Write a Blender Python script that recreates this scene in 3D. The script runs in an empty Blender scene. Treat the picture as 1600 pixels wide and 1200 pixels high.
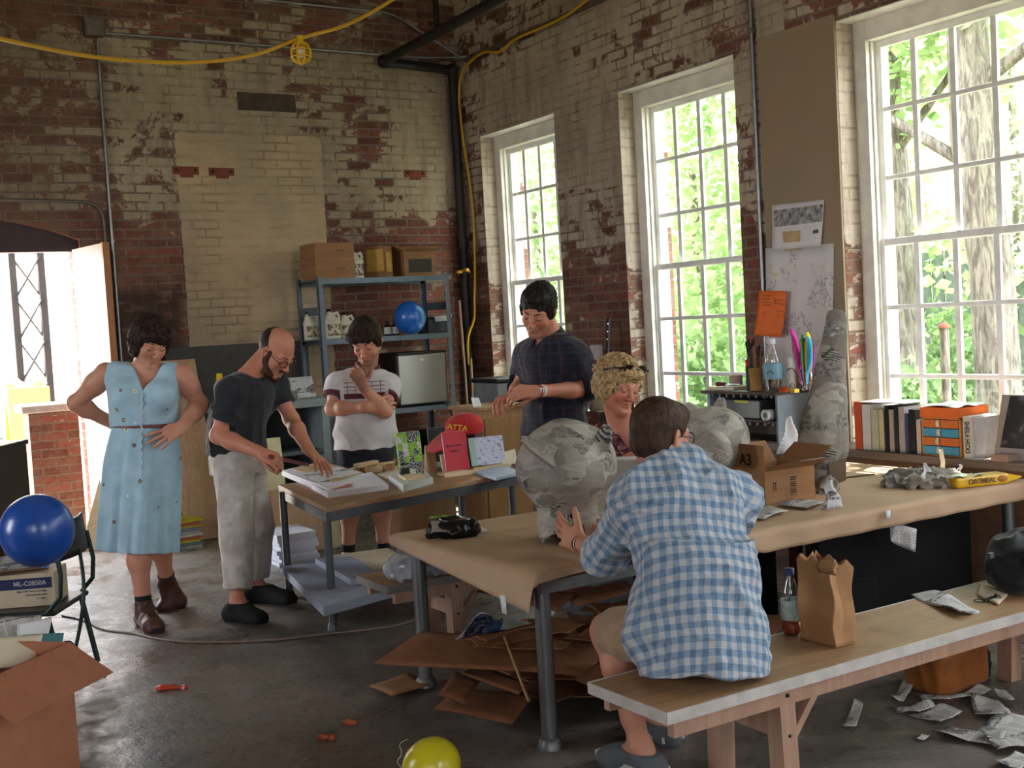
import bpy, bmesh, math, random
import numpy as np
from math import sin, cos, pi, radians, sqrt, atan2
from mathutils import Vector as V, Matrix, Euler, noise as mnoise
SC = bpy.context.scene
COL = SC.collection
random.seed(7)

# ---------------------------------------------------------------- camera
FPX, EYE = 1850.0, 1.58
_ya, _pi, _ro = radians(31.6), radians(3.03), radians(3.28)
CF = V((sin(_ya)*cos(_pi), cos(_ya)*cos(_pi), -sin(_pi)))
_r0 = V((cos(_ya), -sin(_ya), 0)); _u0 = _r0.cross(CF)
CR = _r0*cos(_ro) - _u0*sin(_ro)
CU = _r0*sin(_ro) + _u0*cos(_ro)
CO = V((0, 0, EYE))
cam = bpy.data.objects.new('camera', bpy.data.cameras.new('camera')); COL.objects.link(cam)
cam.data.sensor_width = 36.0; cam.data.lens = FPX/1600*36.0
cam.data.clip_start = .05; cam.data.clip_end = 300
cam.matrix_world = Matrix((( CR.x, CU.x, -CF.x, CO.x), (CR.y, CU.y, -CF.y, CO.y), (CR.z, CU.z, -CF.z, CO.z), (0, 0, 0, 1)))
SC.camera = cam

# ---------------------------------------------------------------- light
SKY = 7.0; SUN = 15.0
w = bpy.data.worlds.new('sky'); SC.world = w; w.use_nodes = True
bg = w.node_tree.nodes['Background']; bg.inputs[0].default_value = (.88, .93, 1.0, 1); bg.inputs[1].default_value = SKY
sl = bpy.data.lights.new('sun', 'SUN'); sl.energy = SUN; sl.angle = radians(.6); sl.color = (1, .95, .86)
so = bpy.data.objects.new('sun', sl); COL.objects.link(so)
so.rotation_euler = V((-.42, -.13, -.90)).to_track_quat('-Z', 'Y').to_euler()
def portal(loc, direction, sx, sy):
    l = bpy.data.lights.new('window_light_portal', 'AREA'); l.shape = 'RECTANGLE'; l.size = sx; l.size_y = sy
    l.cycles.is_portal = True
    o = bpy.data.objects.new('window_light_portal', l); COL.objects.link(o)
    o.location = loc; o.rotation_euler = V(direction).to_track_quat('-Z', 'Y').to_euler()
SC.view_settings.view_transform = 'Standard'; SC.view_settings.look = 'None'
SC.view_settings.exposure = 1.65; SC.view_settings.gamma = 1.0; SC.view_settings.use_curve_mapping = False
SC.cycles.use_denoising = True
SC.cycles.max_bounces = 10; SC.cycles.diffuse_bounces = 6; SC.cycles.transparent_max_bounces = 24
SC.cycles.caustics_reflective = False; SC.cycles.caustics_refractive = False
SC.cycles.sample_clamp_indirect = 6.0

# ---------------------------------------------------------------- points on real planes
def ray(px, py): return CF*FPX + CR*(px-800) + CU*(600-py)
def at(px, py, z=None, y=None, x=None, w=None):
    d = ray(px, py)
    if z is not None: t = (z-EYE)/d.z
    elif y is not None: t = y/d.y
    elif x is not None: t = x/d.x
    else: t = w/FPX
    return CO + d*t
def depth(p): return (V(p)-CO).dot(CF)

# ---------------------------------------------------------------- node expressions
class S:
    def __init__(s, nt, k): s.nt, s.k = nt, k
    def _m(s, op, *a):
        n = s.nt.nodes.new('ShaderNodeMath'); n.operation = op
        for i, v in enumerate((s,)+a):
            if isinstance(v, S): s.nt.links.new(v.k, n.inputs[i])
            else: n.inputs[i].default_value = v
        return S(s.nt, n.outputs[0])
    def __add__(s, o): return s._m('ADD', o)
    __radd__ = __add__
    def __sub__(s, o): return s._m('SUBTRACT', o)
    def __rsub__(s, o): return (s*-1)+o
    def __mul__(s, o): return s._m('MULTIPLY', o)
    __rmul__ = __mul__
    def mn(s, o): return s._m('MINIMUM', o)
    def mx(s, o): return s._m('MAXIMUM', o)
    def gt(s, o): return s._m('GREATER_THAN', o)
    def fr(s): return s._m('FRACT')
    def fl(s): return s._m('FLOOR')
    def ab(s): return s._m('ABSOLUTE')
    def st(s, a, b):
        n = s.nt.nodes.new('ShaderNodeMapRange'); n.interpolation_type = 'SMOOTHSTEP'
        s.nt.links.new(s.k, n.inputs[0]); n.inputs[1].default_value = a; n.inputs[2].default_value = b
        return S(s.nt, n.outputs[0])
def lin(c):
    if isinstance(c, str):
        c = c.lstrip('#'); c = [int(c[i:i+2], 16)/255 for i in (0, 2, 4)]
    return tuple((x/12.92 if x <= .04045 else ((x+.055)/1.055)**2.4) for x in c[:3])
class G:
    """a material being written"""
    def __init__(g, name):
        g.m = bpy.data.materials.new(name); g.m.use_nodes = True
        g.nt = g.m.node_tree; g.b = g.nt.nodes['Principled BSDF']; g.out = g.nt.nodes['Material Output']
        g._tc = None
    def n(g, t): return g.nt.nodes.new(t)
    def tc(g, which='Object'):
        if g._tc is None: g._tc = g.n('ShaderNodeTexCoord')
        return g._tc.outputs[which]
    def xyz(g, sock):
        n = g.n('ShaderNodeSeparateXYZ'); g.nt.links.new(sock, n.inputs[0]); return [S(g.nt, o) for o in n.outputs]
    def comb(g, x, y, z=0.):
        n = g.n('ShaderNodeCombineXYZ')
        for i, v in enumerate((x, y, z)):
            if isinstance(v, S): g.nt.links.new(v.k, n.inputs[i])
            else: n.inputs[i].default_value = v
        return n.outputs[0]
    def mapv(g, vec, scale=(1, 1, 1), loc=(0, 0, 0)):
        n = g.n('ShaderNodeMapping'); g.nt.links.new(vec, n.inputs[0]); n.inputs['Scale'].default_value = scale; n.inputs['Location'].default_value = loc
        return n.outputs[0]
    def noise(g, vec, scale=5, detail=4, rough=.55, dist=0, col=False):
        n = g.n('ShaderNodeTexNoise'); g.nt.links.new(vec, n.inputs['Vector'])
        n.inputs['Scale'].default_value = scale; n.inputs['Detail'].default_value = detail; n.inputs['Roughness'].default_value = rough; n.inputs['Distortion'].default_value = dist
        return n.outputs['Color'] if col else S(g.nt, n.outputs[0])
    def vor(g, vec, scale=5, feat='F1', out='Distance', rnd=1.0):
        n = g.n('ShaderNodeTexVoronoi'); n.feature = feat; g.nt.links.new(vec, n.inputs['Vector']); n.inputs['Scale'].default_value = scale; n.inputs['Randomness'].default_value = rnd
        return S(g.nt, n.outputs[out])
    def attr(g, name, out='Fac'):
        n = g.n('ShaderNodeAttribute'); n.attribute_name = name; return n.outputs[out]
    def rnd(g):
        n = g.n('ShaderNodeObjectInfo'); return S(g.nt, n.outputs['Random'])
    def mix(g, f, a, b, mode='MIX'):
        n = g.n('ShaderNodeMix'); n.data_type = 'RGBA'; n.blend_type = mode
        for sock, v in ((n.inputs[0], f), (n.inputs[6], a), (n.inputs[7], b)):
            if isinstance(v, S): g.nt.links.new(v.k, sock)
            elif isinstance(v, bpy.types.NodeSocket): g.nt.links.new(v, sock)
            elif isinstance(v, (int, float)): sock.default_value = v if sock.type == 'VALUE' else (v, v, v, 1)
            else: sock.default_value = (*lin(v), 1)
        return n.outputs[2]
    def set(g, key, v):
        s = g.b.inputs[key]
        if isinstance(v, S): g.nt.links.new(v.k, s)
        elif isinstance(v, bpy.types.NodeSocket): g.nt.links.new(v, s)
        elif isinstance(v, (str, tuple)): s.default_value = (*lin(v), 1)
        else: s.default_value = v
        return g
    def bump(g, h, strength=.3, dist=.01):
        n = g.n('ShaderNodeBump'); n.inputs['Strength'].default_value = strength; n.inputs['Distance'].default_value = dist
        g.nt.links.new(h.k, n.inputs['Height']); g.nt.links.new(n.outputs[0], g.b.inputs['Normal']); return g
_mats = {}
def mat(name, col, rough=.6, metal=0., var=.12, scale=14, bump=.0, bscale=60, spec=.4, stretch=(1, 1, 1), trans=0., sheen=0.):
    """a plain procedural material: one colour broken up by noise"""
    if name in _mats: return _mats[name]
    g = G(name); v = g.mapv(g.tc(), stretch)
    c = lin(col)
    n = g.noise(v, scale, 5)
    def tone(k): return tuple(min(1, max(0, x*k)) for x in c)
    mx = g.n('ShaderNodeMix'); mx.data_type = 'RGBA'
    g.nt.links.new(n.st(.25, .75).k, mx.inputs[0]); mx.inputs[6].default_value = (*tone(1-var), 1); mx.inputs[7].default_value = (*tone(1+var), 1)
    g.set('Base Color', mx.outputs[2]); g.set('Roughness', rough); g.set('Metallic', metal); g.set('Specular IOR Level', spec)
    if trans: g.set('Transmission Weight', trans)
    if sheen: g.set('Sheen Weight', sheen)
    if bump: g.bump(g.noise(v, bscale, 4), bump, .01)
    _mats[name] = g.m; return g.m
def wood(name, a, b, rough=.55, axis=0, ring=9., dirt=.0):
    if name in _mats: return _mats[name]
    g = G(name); sc = [14., 14., 14.]; sc[axis] = .9
    v = g.mapv(g.tc(), tuple(sc))
    n = g.noise(v, 1.6, 6, .6, 1.2); f = g.noise(v, 9, 3)
    col = g.mix((n*.75+f*.25).st(.3, .7), a, b)
    if dirt: col = g.mix(g.noise(g.tc(), 5, 6).st(.5, .75)*dirt, col, '#2a2521')
    g.set('Base Color', col); g.set('Roughness', rough); g.bump(f, .12, .004)
    _mats[name] = g.m; return g.m

# ---------------------------------------------------------------- mesh building
class MB:
    def __init__(s): s.v, s.f, s.mi, s.sm, s.cur, s.smooth, s.T = [], [], [], [], 0, False, Matrix()
    def add(s, vs, fs, smooth=None):
        o = len(s.v); T = s.T
        s.v += [T @ V(p) for p in vs]; s.f += [[i+o for i in f] for f in fs]
        s.mi += [s.cur]*len(fs); s.sm += [s.smooth if smooth is None else smooth]*len(fs); return s
    def box(s, lo, hi):
        (a, b, c), (d, e, f) = lo, hi
        return s.add([(a,b,c),(d,b,c),(d,e,c),(a,e,c),(a,b,f),(d,b,f),(d,e,f),(a,e,f)],
                     [(3,2,1,0),(4,5,6,7),(0,1,5,4),(1,2,6,5),(2,3,7,6),(3,0,4,7)], False)
    def hexa(s, p): return s.add(p, [(3,2,1,0),(4,5,6,7),(0,1,5,4),(1,2,6,5),(2,3,7,6),(3,0,4,7)], False)
    def bar(s, a, b, w, h, up=(0,0,1)):
        a, b = V(a), V(b); d = (b-a).normalized(); up = V(up)
        if abs(d.dot(up)) > .98: up = V((1,0,0)) if abs(d.x) < .9 else V((0,1,0))
        r = d.cross(up).normalized()*(w/2); u = r.cross(d).normalized()*(h/2)
        return s.hexa([a-r-u, a+r-u, b+r-u, b-r-u, a-r+u, a+r+u, b+r+u, b-r+u])
    def tube(s, pts, r, n=10, cap=True, closed=False, flat=1.0):
        pts = [V(p) for p in pts]; k = len(pts); rs = r if isinstance(r, (list, tuple)) else [r]*k
        vs, fs = [], []; N = None
        for i, p in enumerate(pts):
            a = pts[i-1] if (i or closed) else p; b = pts[(i+1) % k] if (i < k-1 or closed) else p
            t = (b-a).normalized()
            if N is None:
                N = t.cross(V((0,0,1)));
                if N.length < .05: N = t.cross(V((1,0,0)))
            N = (N - t*N.dot(t)).normalized(); B = t.cross(N)
            for j in range(n):
                q = 2*pi*j/n; vs.append(p + (N*cos(q) + B*sin(q)*flat)*rs[i])
        for i in range(k if closed else k-1):
            i2 = (i+1) % k
            for j in range(n): fs.append((i*n+j, i*n+(j+1) % n, i2*n+(j+1) % n, i2*n+j))
        s.add(vs, fs, True)
        if cap and not closed:
            s.add(vs[:n], [tuple(range(n-1, -1, -1))], False); s.add(vs[-n:], [tuple(range(n))], False)
        return s
    def lathe(s, prof, n=24, c=(0,0,0), cap=True):
        vs, fs = [], []
        for r, z in prof:
            for j in range(n): vs.append((c[0]+r*cos(2*pi*j/n), c[1]+r*sin(2*pi*j/n), c[2]+z))
        for i in range(len(prof)-1):
            for j in range(n): fs.append((i*n+j, i*n+(j+1) % n, (i+1)*n+(j+1) % n, (i+1)*n+j))
        s.add(vs, fs, True)
        if cap:
            if prof[0][0] > 1e-4: s.add(vs[:n], [tuple(range(n-1, -1, -1))], False)
            if prof[-1][0] > 1e-4: s.add(vs[-n:], [tuple(range(n))], False)
        return s
    def ball(s, c, r, n=20, m=12):
        r = (r, r, r) if isinstance(r, (int, float)) else r
        vs, fs = [], []
        for i in range(m+1):
            a = pi*i/m
            for j in range(n): vs.append((c[0]+r[0]*sin(a)*cos(2*pi*j/n), c[1]+r[1]*sin(a)*sin(2*pi*j/n), c[2]-r[2]*cos(a)))
        for i in range(m):
            for j in range(n): fs.append((i*n+j, i*n+(j+1) % n, (i+1)*n+(j+1) % n, (i+1)*n+j))
        return s.add(vs, fs, True)
    def prism(s, poly, z0, z1, plane='xy'):
        n = len(poly)
        def P(p, z): return (p[0], p[1], z) if plane == 'xy' else ((p[0], z, p[1]) if plane == 'xz' else (z, p[0], p[1]))
        vs = [P(p, z0) for p in poly] + [P(p, z1) for p in poly]
        fs = [tuple(range(n-1, -1, -1)), tuple(range(n, 2*n))] + [(i, (i+1) % n, n+(i+1) % n, n+i) for i in range(n)]
        return s.add(vs, fs, False)
    def sheet(s, fn, nu, nv, th=0.0, smooth=True):
        """fn(u,v)->point on [0,1]^2; with thickness it is a closed slab"""
        pts = [[V(fn(i/nu, j/nv)) for j in range(nv+1)] for i in range(nu+1)]
        vs = [p for r in pts for p in r]; k = nv+1
        fs = [(i*k+j, (i+1)*k+j, (i+1)*k+j+1, i*k+j+1) for i in range(nu) for j in range(nv)]
        if th:
            N = [V() for _ in vs]
            for f in fs:
                nn = (vs[f[1]]-vs[f[0]]).cross(vs[f[3]]-vs[f[0]])
                for q in f: N[q] += nn
            m = len(vs); vs = vs + [p - q.normalized()*th for p, q in zip(vs, N)]
            fs2 = fs + [tuple(reversed([q+m for q in f])) for f in fs]
            bd = [i*k for i in range(nu+1)]; e = [(i*k, (i+1)*k) for i in range(nu)] + [((i+1)*k+nv, i*k+nv) for i in range(nu)] + [(j+1, j) for j in range(nv)] + [(nu*k+j, nu*k+j+1) for j in range(nv)]
            fs2 += [(b, a, a+m, b+m) for a, b in e]
            return s.add(vs, fs2, smooth)
        return s.add(vs, fs, smooth)
    def build(s, name, mats, parent=None, loc=None, rot=None, bevel=0, uvscale=1.0, fix=True):
        me = bpy.data.meshes.new(name); me.from_pydata([tuple(p) for p in s.v], [], s.f)
        mats = mats if isinstance(mats, (list, tuple)) else [mats]
        for m in mats: me.materials.append(m)
        me.polygons.foreach_set('material_index', s.mi); me.polygons.foreach_set('use_smooth', s.sm)
        if fix:
            bm = bmesh.new(); bm.from_mesh(me); bmesh.ops.recalc_face_normals(bm, faces=bm.faces); bm.to_mesh(me); bm.free()
        uv = me.uv_layers.new(name='UVMap').data
        for p in me.polygons:
            n = p.normal; a = max(range(3), key=lambda i: abs(n[i])); ij = ((1, 2), (0, 2), (0, 1))[a]
            for li in p.loop_indices:
                co = me.vertices[me.loops[li].vertex_index].co; uv[li].uv = (co[ij[0]]*uvscale, co[ij[1]]*uvscale)
        o = bpy.data.objects.new(name, me); COL.objects.link(o)
        if parent: o.parent = parent
        if loc is not None: o.location = loc
        if rot is not None: o.rotation_euler = rot
        if bevel:
            b = o.modifiers.new('bevel', 'BEVEL'); b.width = bevel; b.segments = 2; b.limit_method = 'ANGLE'; b.angle_limit = radians(40)
            b.harden_normals = False
        return o
def tag(o, label=None, cat=None, group=None, kind=None):
    if label: o['label'] = label
    if cat: o['category'] = cat
    if group: o['group'] = group
    if kind: o['kind'] = kind
    return o
def thing(name, label, cat, loc=(0, 0, 0), rz=0., group=None, rot=None):
    o = bpy.data.objects.new(name, None); COL.objects.link(o); o.empty_display_size = .1
    o.location = loc; o.rotation_euler = rot if rot is not None else (0, 0, rz)
    return tag(o, label, cat, group)
def struct(o): o['kind'] = 'structure'; return o
def kids(o): return [c for c in SC.objects if c.parent == o]
def dup(root, loc=None, rz=None, label=None, scale=None):
    r = root.copy(); COL.objects.link(r)
    if loc is not None: r.location = loc
    if rz is not None: r.rotation_euler = (0, 0, rz)
    if label: r['label'] = label
    if scale: r.scale = scale if not isinstance(scale, (int, float)) else (scale,)*3
    for ch in kids(root):
        c = ch.copy(); COL.objects.link(c); c.parent = r
        for gr in kids(ch):
            d = gr.copy(); COL.objects.link(d); d.parent = c
    return r
def text(s, size, parent, m, T, name='lettering', ext=.0006, align='CENTER', xs=1.0, bold=0.):
    """letters as a thin mesh; T maps the text plane (x right, y up) into the parent's space"""
    cu = bpy.data.curves.new(name, 'FONT'); cu.body = s; cu.size = size; cu.extrude = ext; cu.align_x = align; cu.align_y = 'CENTER'; cu.offset = bold
    t = bpy.data.objects.new(name, cu); COL.objects.link(t)
    bpy.context.view_layer.update()
    me = bpy.data.meshes.new_from_object(t.evaluated_get(bpy.context.evaluated_depsgraph_get())); me.name = name
    bpy.data.objects.remove(t); bpy.data.curves.remove(cu)
    me.materials.clear(); me.materials.append(m)
    o = bpy.data.objects.new(name, me); COL.objects.link(o); o.parent = parent
    me.transform(T @ Matrix.Diagonal((xs, 1, 1, 1)))
    return o
def frame(o, xa, ya):
    """matrix with origin o, x axis xa, y axis ya"""
    xa = V(xa).normalized(); ya = V(ya); ya = (ya-xa*ya.dot(xa)).normalized(); za = xa.cross(ya)
    return Matrix(((xa.x, ya.x, za.x, o[0]), (xa.y, ya.y, za.y, o[1]), (xa.z, ya.z, za.z, o[2]), (0, 0, 0, 1)))
# ================================================================ the room
BY, WX = 9.8, 5.606            # back wall plane, window wall plane
RX0, RY0, CZ = -4.0, -4.5, 5.0
WT = .46
def brick_mat(name, which):
    g = G(name); uv = g.tc('UV'); u, v, _ = g.xyz(uv)
    wob = g.noise(g.comb(u, v), 2.2, 3)
    bv = g.comb(u + (wob-.5)*.012, v + (g.noise(g.comb(u, v, 3.3), 1.7, 3)-.5)*.03)
    def bricktex(c1, c2, mo, ms=.009, bias=0.):
        n = g.n('ShaderNodeTexBrick'); g.nt.links.new(bv, n.inputs['Vector'])
        n.inputs['Color1'].default_value = (*lin(c1), 1); n.inputs['Color2'].default_value = (*lin(c2), 1); n.inputs['Mortar'].default_value = (*lin(mo), 1)
        n.inputs['Scale'].default_value = 1; n.inputs['Mortar Size'].default_value = ms; n.inputs['Mortar Smooth'].default_value = .3; n.inputs['Bias'].default_value = bias
        n.inputs['Brick Width'].default_value = .222; n.inputs['Row Height'].default_value = .0735; n.offset = .5
        return n
    n1 = bricktex('#8c5142', '#603a31', '#7a6a5d'); bk = n1.outputs[0]; mort = S(g.nt, n1.outputs[1])
    n2 = bricktex('#ffffff', '#000000', '#808080'); per = g.xyz(n2.outputs[0])[0]       # random value of each brick
    fine = g.noise(bv, 26, 6, .62); mid = g.noise(bv, 3.1, 9, .66, .6); big = g.noise(bv, .8, 4)
    bk = g.mix(fine.st(.35, .8)*.45, bk, '#3c231d')
    bk = g.mix(g.noise(bv, 60, 3).st(.62, .75)*.5, bk, '#a08a74')
    def bx(u0, u1, v0, v1, e=.15):
        r = None
        for q, lo, hi in ((u, u0, u1), (v, v0, v1)):
            if lo is not None: t = q.st(lo-e, lo+e); r = t if r is None else r*t
            if hi is not None: t = 1-q.st(hi-e, hi+e); r = t if r is None else r*t
        return r
    if which == 'back':
        P = v.st(2.3, 2.8)*.42 - .26 - (1-u.st(2.15, 2.5))*.20 - bx(2.3, 2.95, 2.0, 2.75)*.12
        P = P - v.st(3.9, 4.15)*.24 - bx(4.2, 4.95, 3.1, 4.4)*.12 + bx(4.85, 5.7, 2.65, 3.95, .1)*.22 - bx(3.9, 4.3, 3.25, 3.8)*.12 + bx(2.6, 3.8, 3.2, 4.2)*.1
        cream = bx(2.9, 4.2, None, 3.3, .05); dark = bx(2.3, 2.86, None, 2.0, .05)
    else:
        P = v.st(1.75, 2.35)*.44 - .26 - bx(None, 6.4, 3.2, None)*.2 + bx(7.3, 9.5, 2.9, None)*.06 + bx(5.55, 5.80, None, None, .01)*.30
        cream = dark = None
    m = (mid-.5)*1.5 + (big-.5)*.9 + (per-.5)*.34 + (fine-.5)*.35 - mort*.03
    mask = (m + P).st(-.04, .04)
    pc = g.mix(big.st(.3, .7), '#b09f86' if which == 'back' else '#c2b2a0', '#93836d' if which == 'back' else '#a39281')
    pc = g.mix(g.noise(g.mapv(uv, (3, .5, 1)), 3, 6, .6).st(.45, .72)*.6, pc, '#6f6253')
    pc = g.mix(g.noise(bv, 13, 8, .7).st(.5, .75)*.4, pc, '#c9bda8')
    pc = g.mix(mort*g.noise(bv, 5, 3).st(.4, .65)*.5, pc, '#6a5d4e')
    col = g.mix(mask, bk, pc)
    film = g.noise(bv, 5, 9, .72).st(.38, .68)*.6                                     # thin worn wash over the bare bricks
    if which == 'back': film = film*(1-bx(4.2, None, None, 2.6)*.75)
    col = g.mix(film*(1-mask), col, '#86705f')
    hmask = mask
    if cream is not None:
        cm = (cream*1.2 - (1-cream.gt(.98))*g.noise(bv, 6, 9, .7)*.9 - g.noise(bv, 4, 8, .7).st(.56, .7)*.9*v.st(2.75, 3.2)).st(.2, .32)
        cc = g.mix(g.noise(uv, 1.6, 6).st(.35, .65), '#bea684', '#a8957b')
        cc = g.mix(mort*.5*(g.noise(uv, 1.5, 3).st(.45, .6)), cc, '#6d5f4d')
        cc = g.mix(g.noise(g.mapv(uv, (.6, 3, 1)), 5, 7, .7).st(.5, .75)*.55, cc, '#8b7a64')
        cc = g.mix(g.noise(uv, 1.1, 3).st(.55, .7)*.3*(1-v.st(1.4, 2.2)), cc, '#9a7060')
        col = g.mix(cm, col, cc); hmask = mask.mx(cm)
        col = g.mix(dark*(g.noise(uv, 6, 6).st(.3, .5))*.85, col, '#40322a')
        col = g.mix((1-u.st(1.8, 2.5))*.4, col, '#5e473a')
    g.set('Base Color', col); g.set('Roughness', .85); g.set('Specular IOR Level', .25)
    h = (1-mort)*(1-hmask*.55) + fine*.25 + mask*.25 + mid*.3
    g.bump(h, .55, .012)
    return g.m
BRB = brick_mat('peeling_brick_back', 'back'); BRR = brick_mat('peeling_brick_windows', 'right')
g = G('stained_concrete'); o = g.tc()
big = g.noise(o, .55, 6, .6, .4); fn = g.noise(o, 9, 8, .65)
c = g.mix(big.st(.35, .65), '#776d64', '#5b534d'); c = g.mix(fn.st(.5, .8)*.5, c, '#9c9086'); c = g.mix(g.noise(o, 2.3, 8, .7).st(.56, .7)*.6, c, '#544b45')
c = g.mix(g.vor(g.mapv(o, (1, 1, 1)), .55, 'DISTANCE_TO_EDGE').st(.008, .0)*.3, c, '#453d38')
g.set('Base Color', c); g.set('Roughness', (g.noise(o, 3.2, 9, .72).st(.38, .66)*.42 + big*.25 + .10)); g.bump(fn + g.noise(o, 40, 4)*.4 + g.noise(o, 4.5, 5, .6)*1.5, .3, .010); g.set('Specular IOR Level', .5)
CONC = g.m
PAINTW = mat('worn_white_paint', '#e0dbd1', .55, var=.12, scale=7, bump=.15)
SASHW = mat('sash_white_paint', '#f3f1ed', .5, var=.1, scale=9, bump=.1)
def slab_wall(name, axis, pos, thick, a0, a1, z0, z1, holes, m):
    """a wall with rectangular openings: every cell of the grid of openings that is solid becomes a block"""
    mb = MB()
    us = sorted({a0, a1, *[h[0] for h in holes], *[h[1] for h in holes]}); zs = sorted({z0, z1, *[h[2] for h in holes], *[h[3] for h in holes]})
    def solid(i, j):
        if not (0 <= i < len(us)-1 and 0 <= j < len(zs)-1): return False
        uc, zc = (us[i]+us[i+1])/2, (zs[j]+zs[j+1])/2
        return not any(h[0] < uc < h[1] and h[2] < zc < h[3] for h in holes)
    def P(u, t, z): return (pos+t, u, z) if axis == 'x' else (u, pos+t, z)
    for i in range(len(us)-1):
        for j in range(len(zs)-1):
            if not solid(i, j): continue
            u0, u1, c0, c1 = us[i], us[i+1], zs[j], zs[j+1]
            q = [P(u0,0,c0),P(u1,0,c0),P(u1,0,c1),P(u0,0,c1)]; mb.add(q, [(0,1,2,3)])
            q = [P(u0,thick,c0),P(u1,thick,c0),P(u1,thick,c1),P(u0,thick,c1)]; mb.add(q, [(3,2,1,0)])
            if not solid(i-1, j): mb.add([P(u0,0,c0),P(u0,thick,c0),P(u0,thick,c1),P(u0,0,c1)], [(0,1,2,3)])
            if not solid(i+1, j): mb.add([P(u1,0,c0),P(u1,thick,c0),P(u1,thick,c1),P(u1,0,c1)], [(3,2,1,0)])
            if not solid(i, j-1): mb.add([P(u0,0,c0),P(u1,0,c0),P(u1,thick,c0),P(u0,thick,c0)], [(3,2,1,0)])
            if not solid(i, j+1): mb.add([P(u0,0,c1),P(u1,0,c1),P(u1,thick,c1),P(u0,thick,c1)], [(0,1,2,3)])
    return struct(mb.build(name, m))
WINS = [(8.208, 9.422), (6.035, 7.324), (3.83, 5.123), (1.62, 2.91), (-.6, .69), (-2.8, -1.5)]
WZ0, WZ1 = .64, 3.29
slab_wall('wall_right', 'x', WX, WT, RY0, BY+WT, -.05, CZ, [(a, b, WZ0, WZ1) for a, b in WINS], BRR)
# back wall with its arched doorway at the left end
DX0, DX1, DSP, DTOP = .30, 2.09, 2.42, 2.60
mb = MB()
nseg = 16
arc = [(DX0+(DX1-DX0)*i/nseg, DSP+(DTOP-DSP)*(1-((i/nseg-.5)*2)**2)) for i in range(nseg+1)]
for t in (0, WT):
    y = BY+t
    mb.add([(RX0,y,-.05),(DX0,y,-.05),(DX0,y,CZ),(RX0,y,CZ)], [(0,1,2,3)]); mb.add([(DX1,y,-.05),(WX,y,-.05),(WX,y,CZ),(DX1,y,CZ)], [(0,1,2,3)])
    for (a, b), (c2, d) in zip(arc, arc[1:]): mb.add([(a,y,b),(c2,y,d),(c2,y,CZ),(a,y,CZ)], [(0,1,2,3)])
for (a, b), (c2, d) in zip(arc, arc[1:]): mb.add([(a,BY,b),(c2,BY,d),(c2,BY+WT,d),(a,BY+WT,b)], [(0,1,2,3)])
for x in (DX0, DX1): mb.add([(x,BY,-.05),(x,BY+WT,-.05),(x,BY+WT,DSP),(x,BY,DSP)], [(0,1,2,3)])
struct(mb.build('wall_back', BRB, fix=False))
slab_wall('wall_left', 'x', RX0-WT, WT, RY0, BY+WT, -.05, CZ, [(-2.2, -1.4, 1.2, 3.4), (5.6, 6.8, 1.0, 3.4)], BRR)  # out-of-view wall; its openings are added and sized for fill light
slab_wall('wall_front', 'y', RY0-WT, WT, RX0, WX, -.05, CZ, [(-3, -1.8, 1.4, 3.6), (2.6, 3.8, 1.4, 3.6)], BRR)  # wall behind the camera, openings added to let in fill light
struct(MB().box((RX0-WT, RY0-WT, -.12), (WX+WT, BY+WT, 0)).build('floor', CONC))
struct(MB().box((RX0-WT, RY0-WT, CZ), (WX+WT, BY+WT, CZ+.15)).build('ceiling', mat('pale_ceiling_boards', '#a89c90', .8, var=.2, stretch=(1, 12, 1))))  # unseen ceiling, made pale to bounce light back into the room
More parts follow.
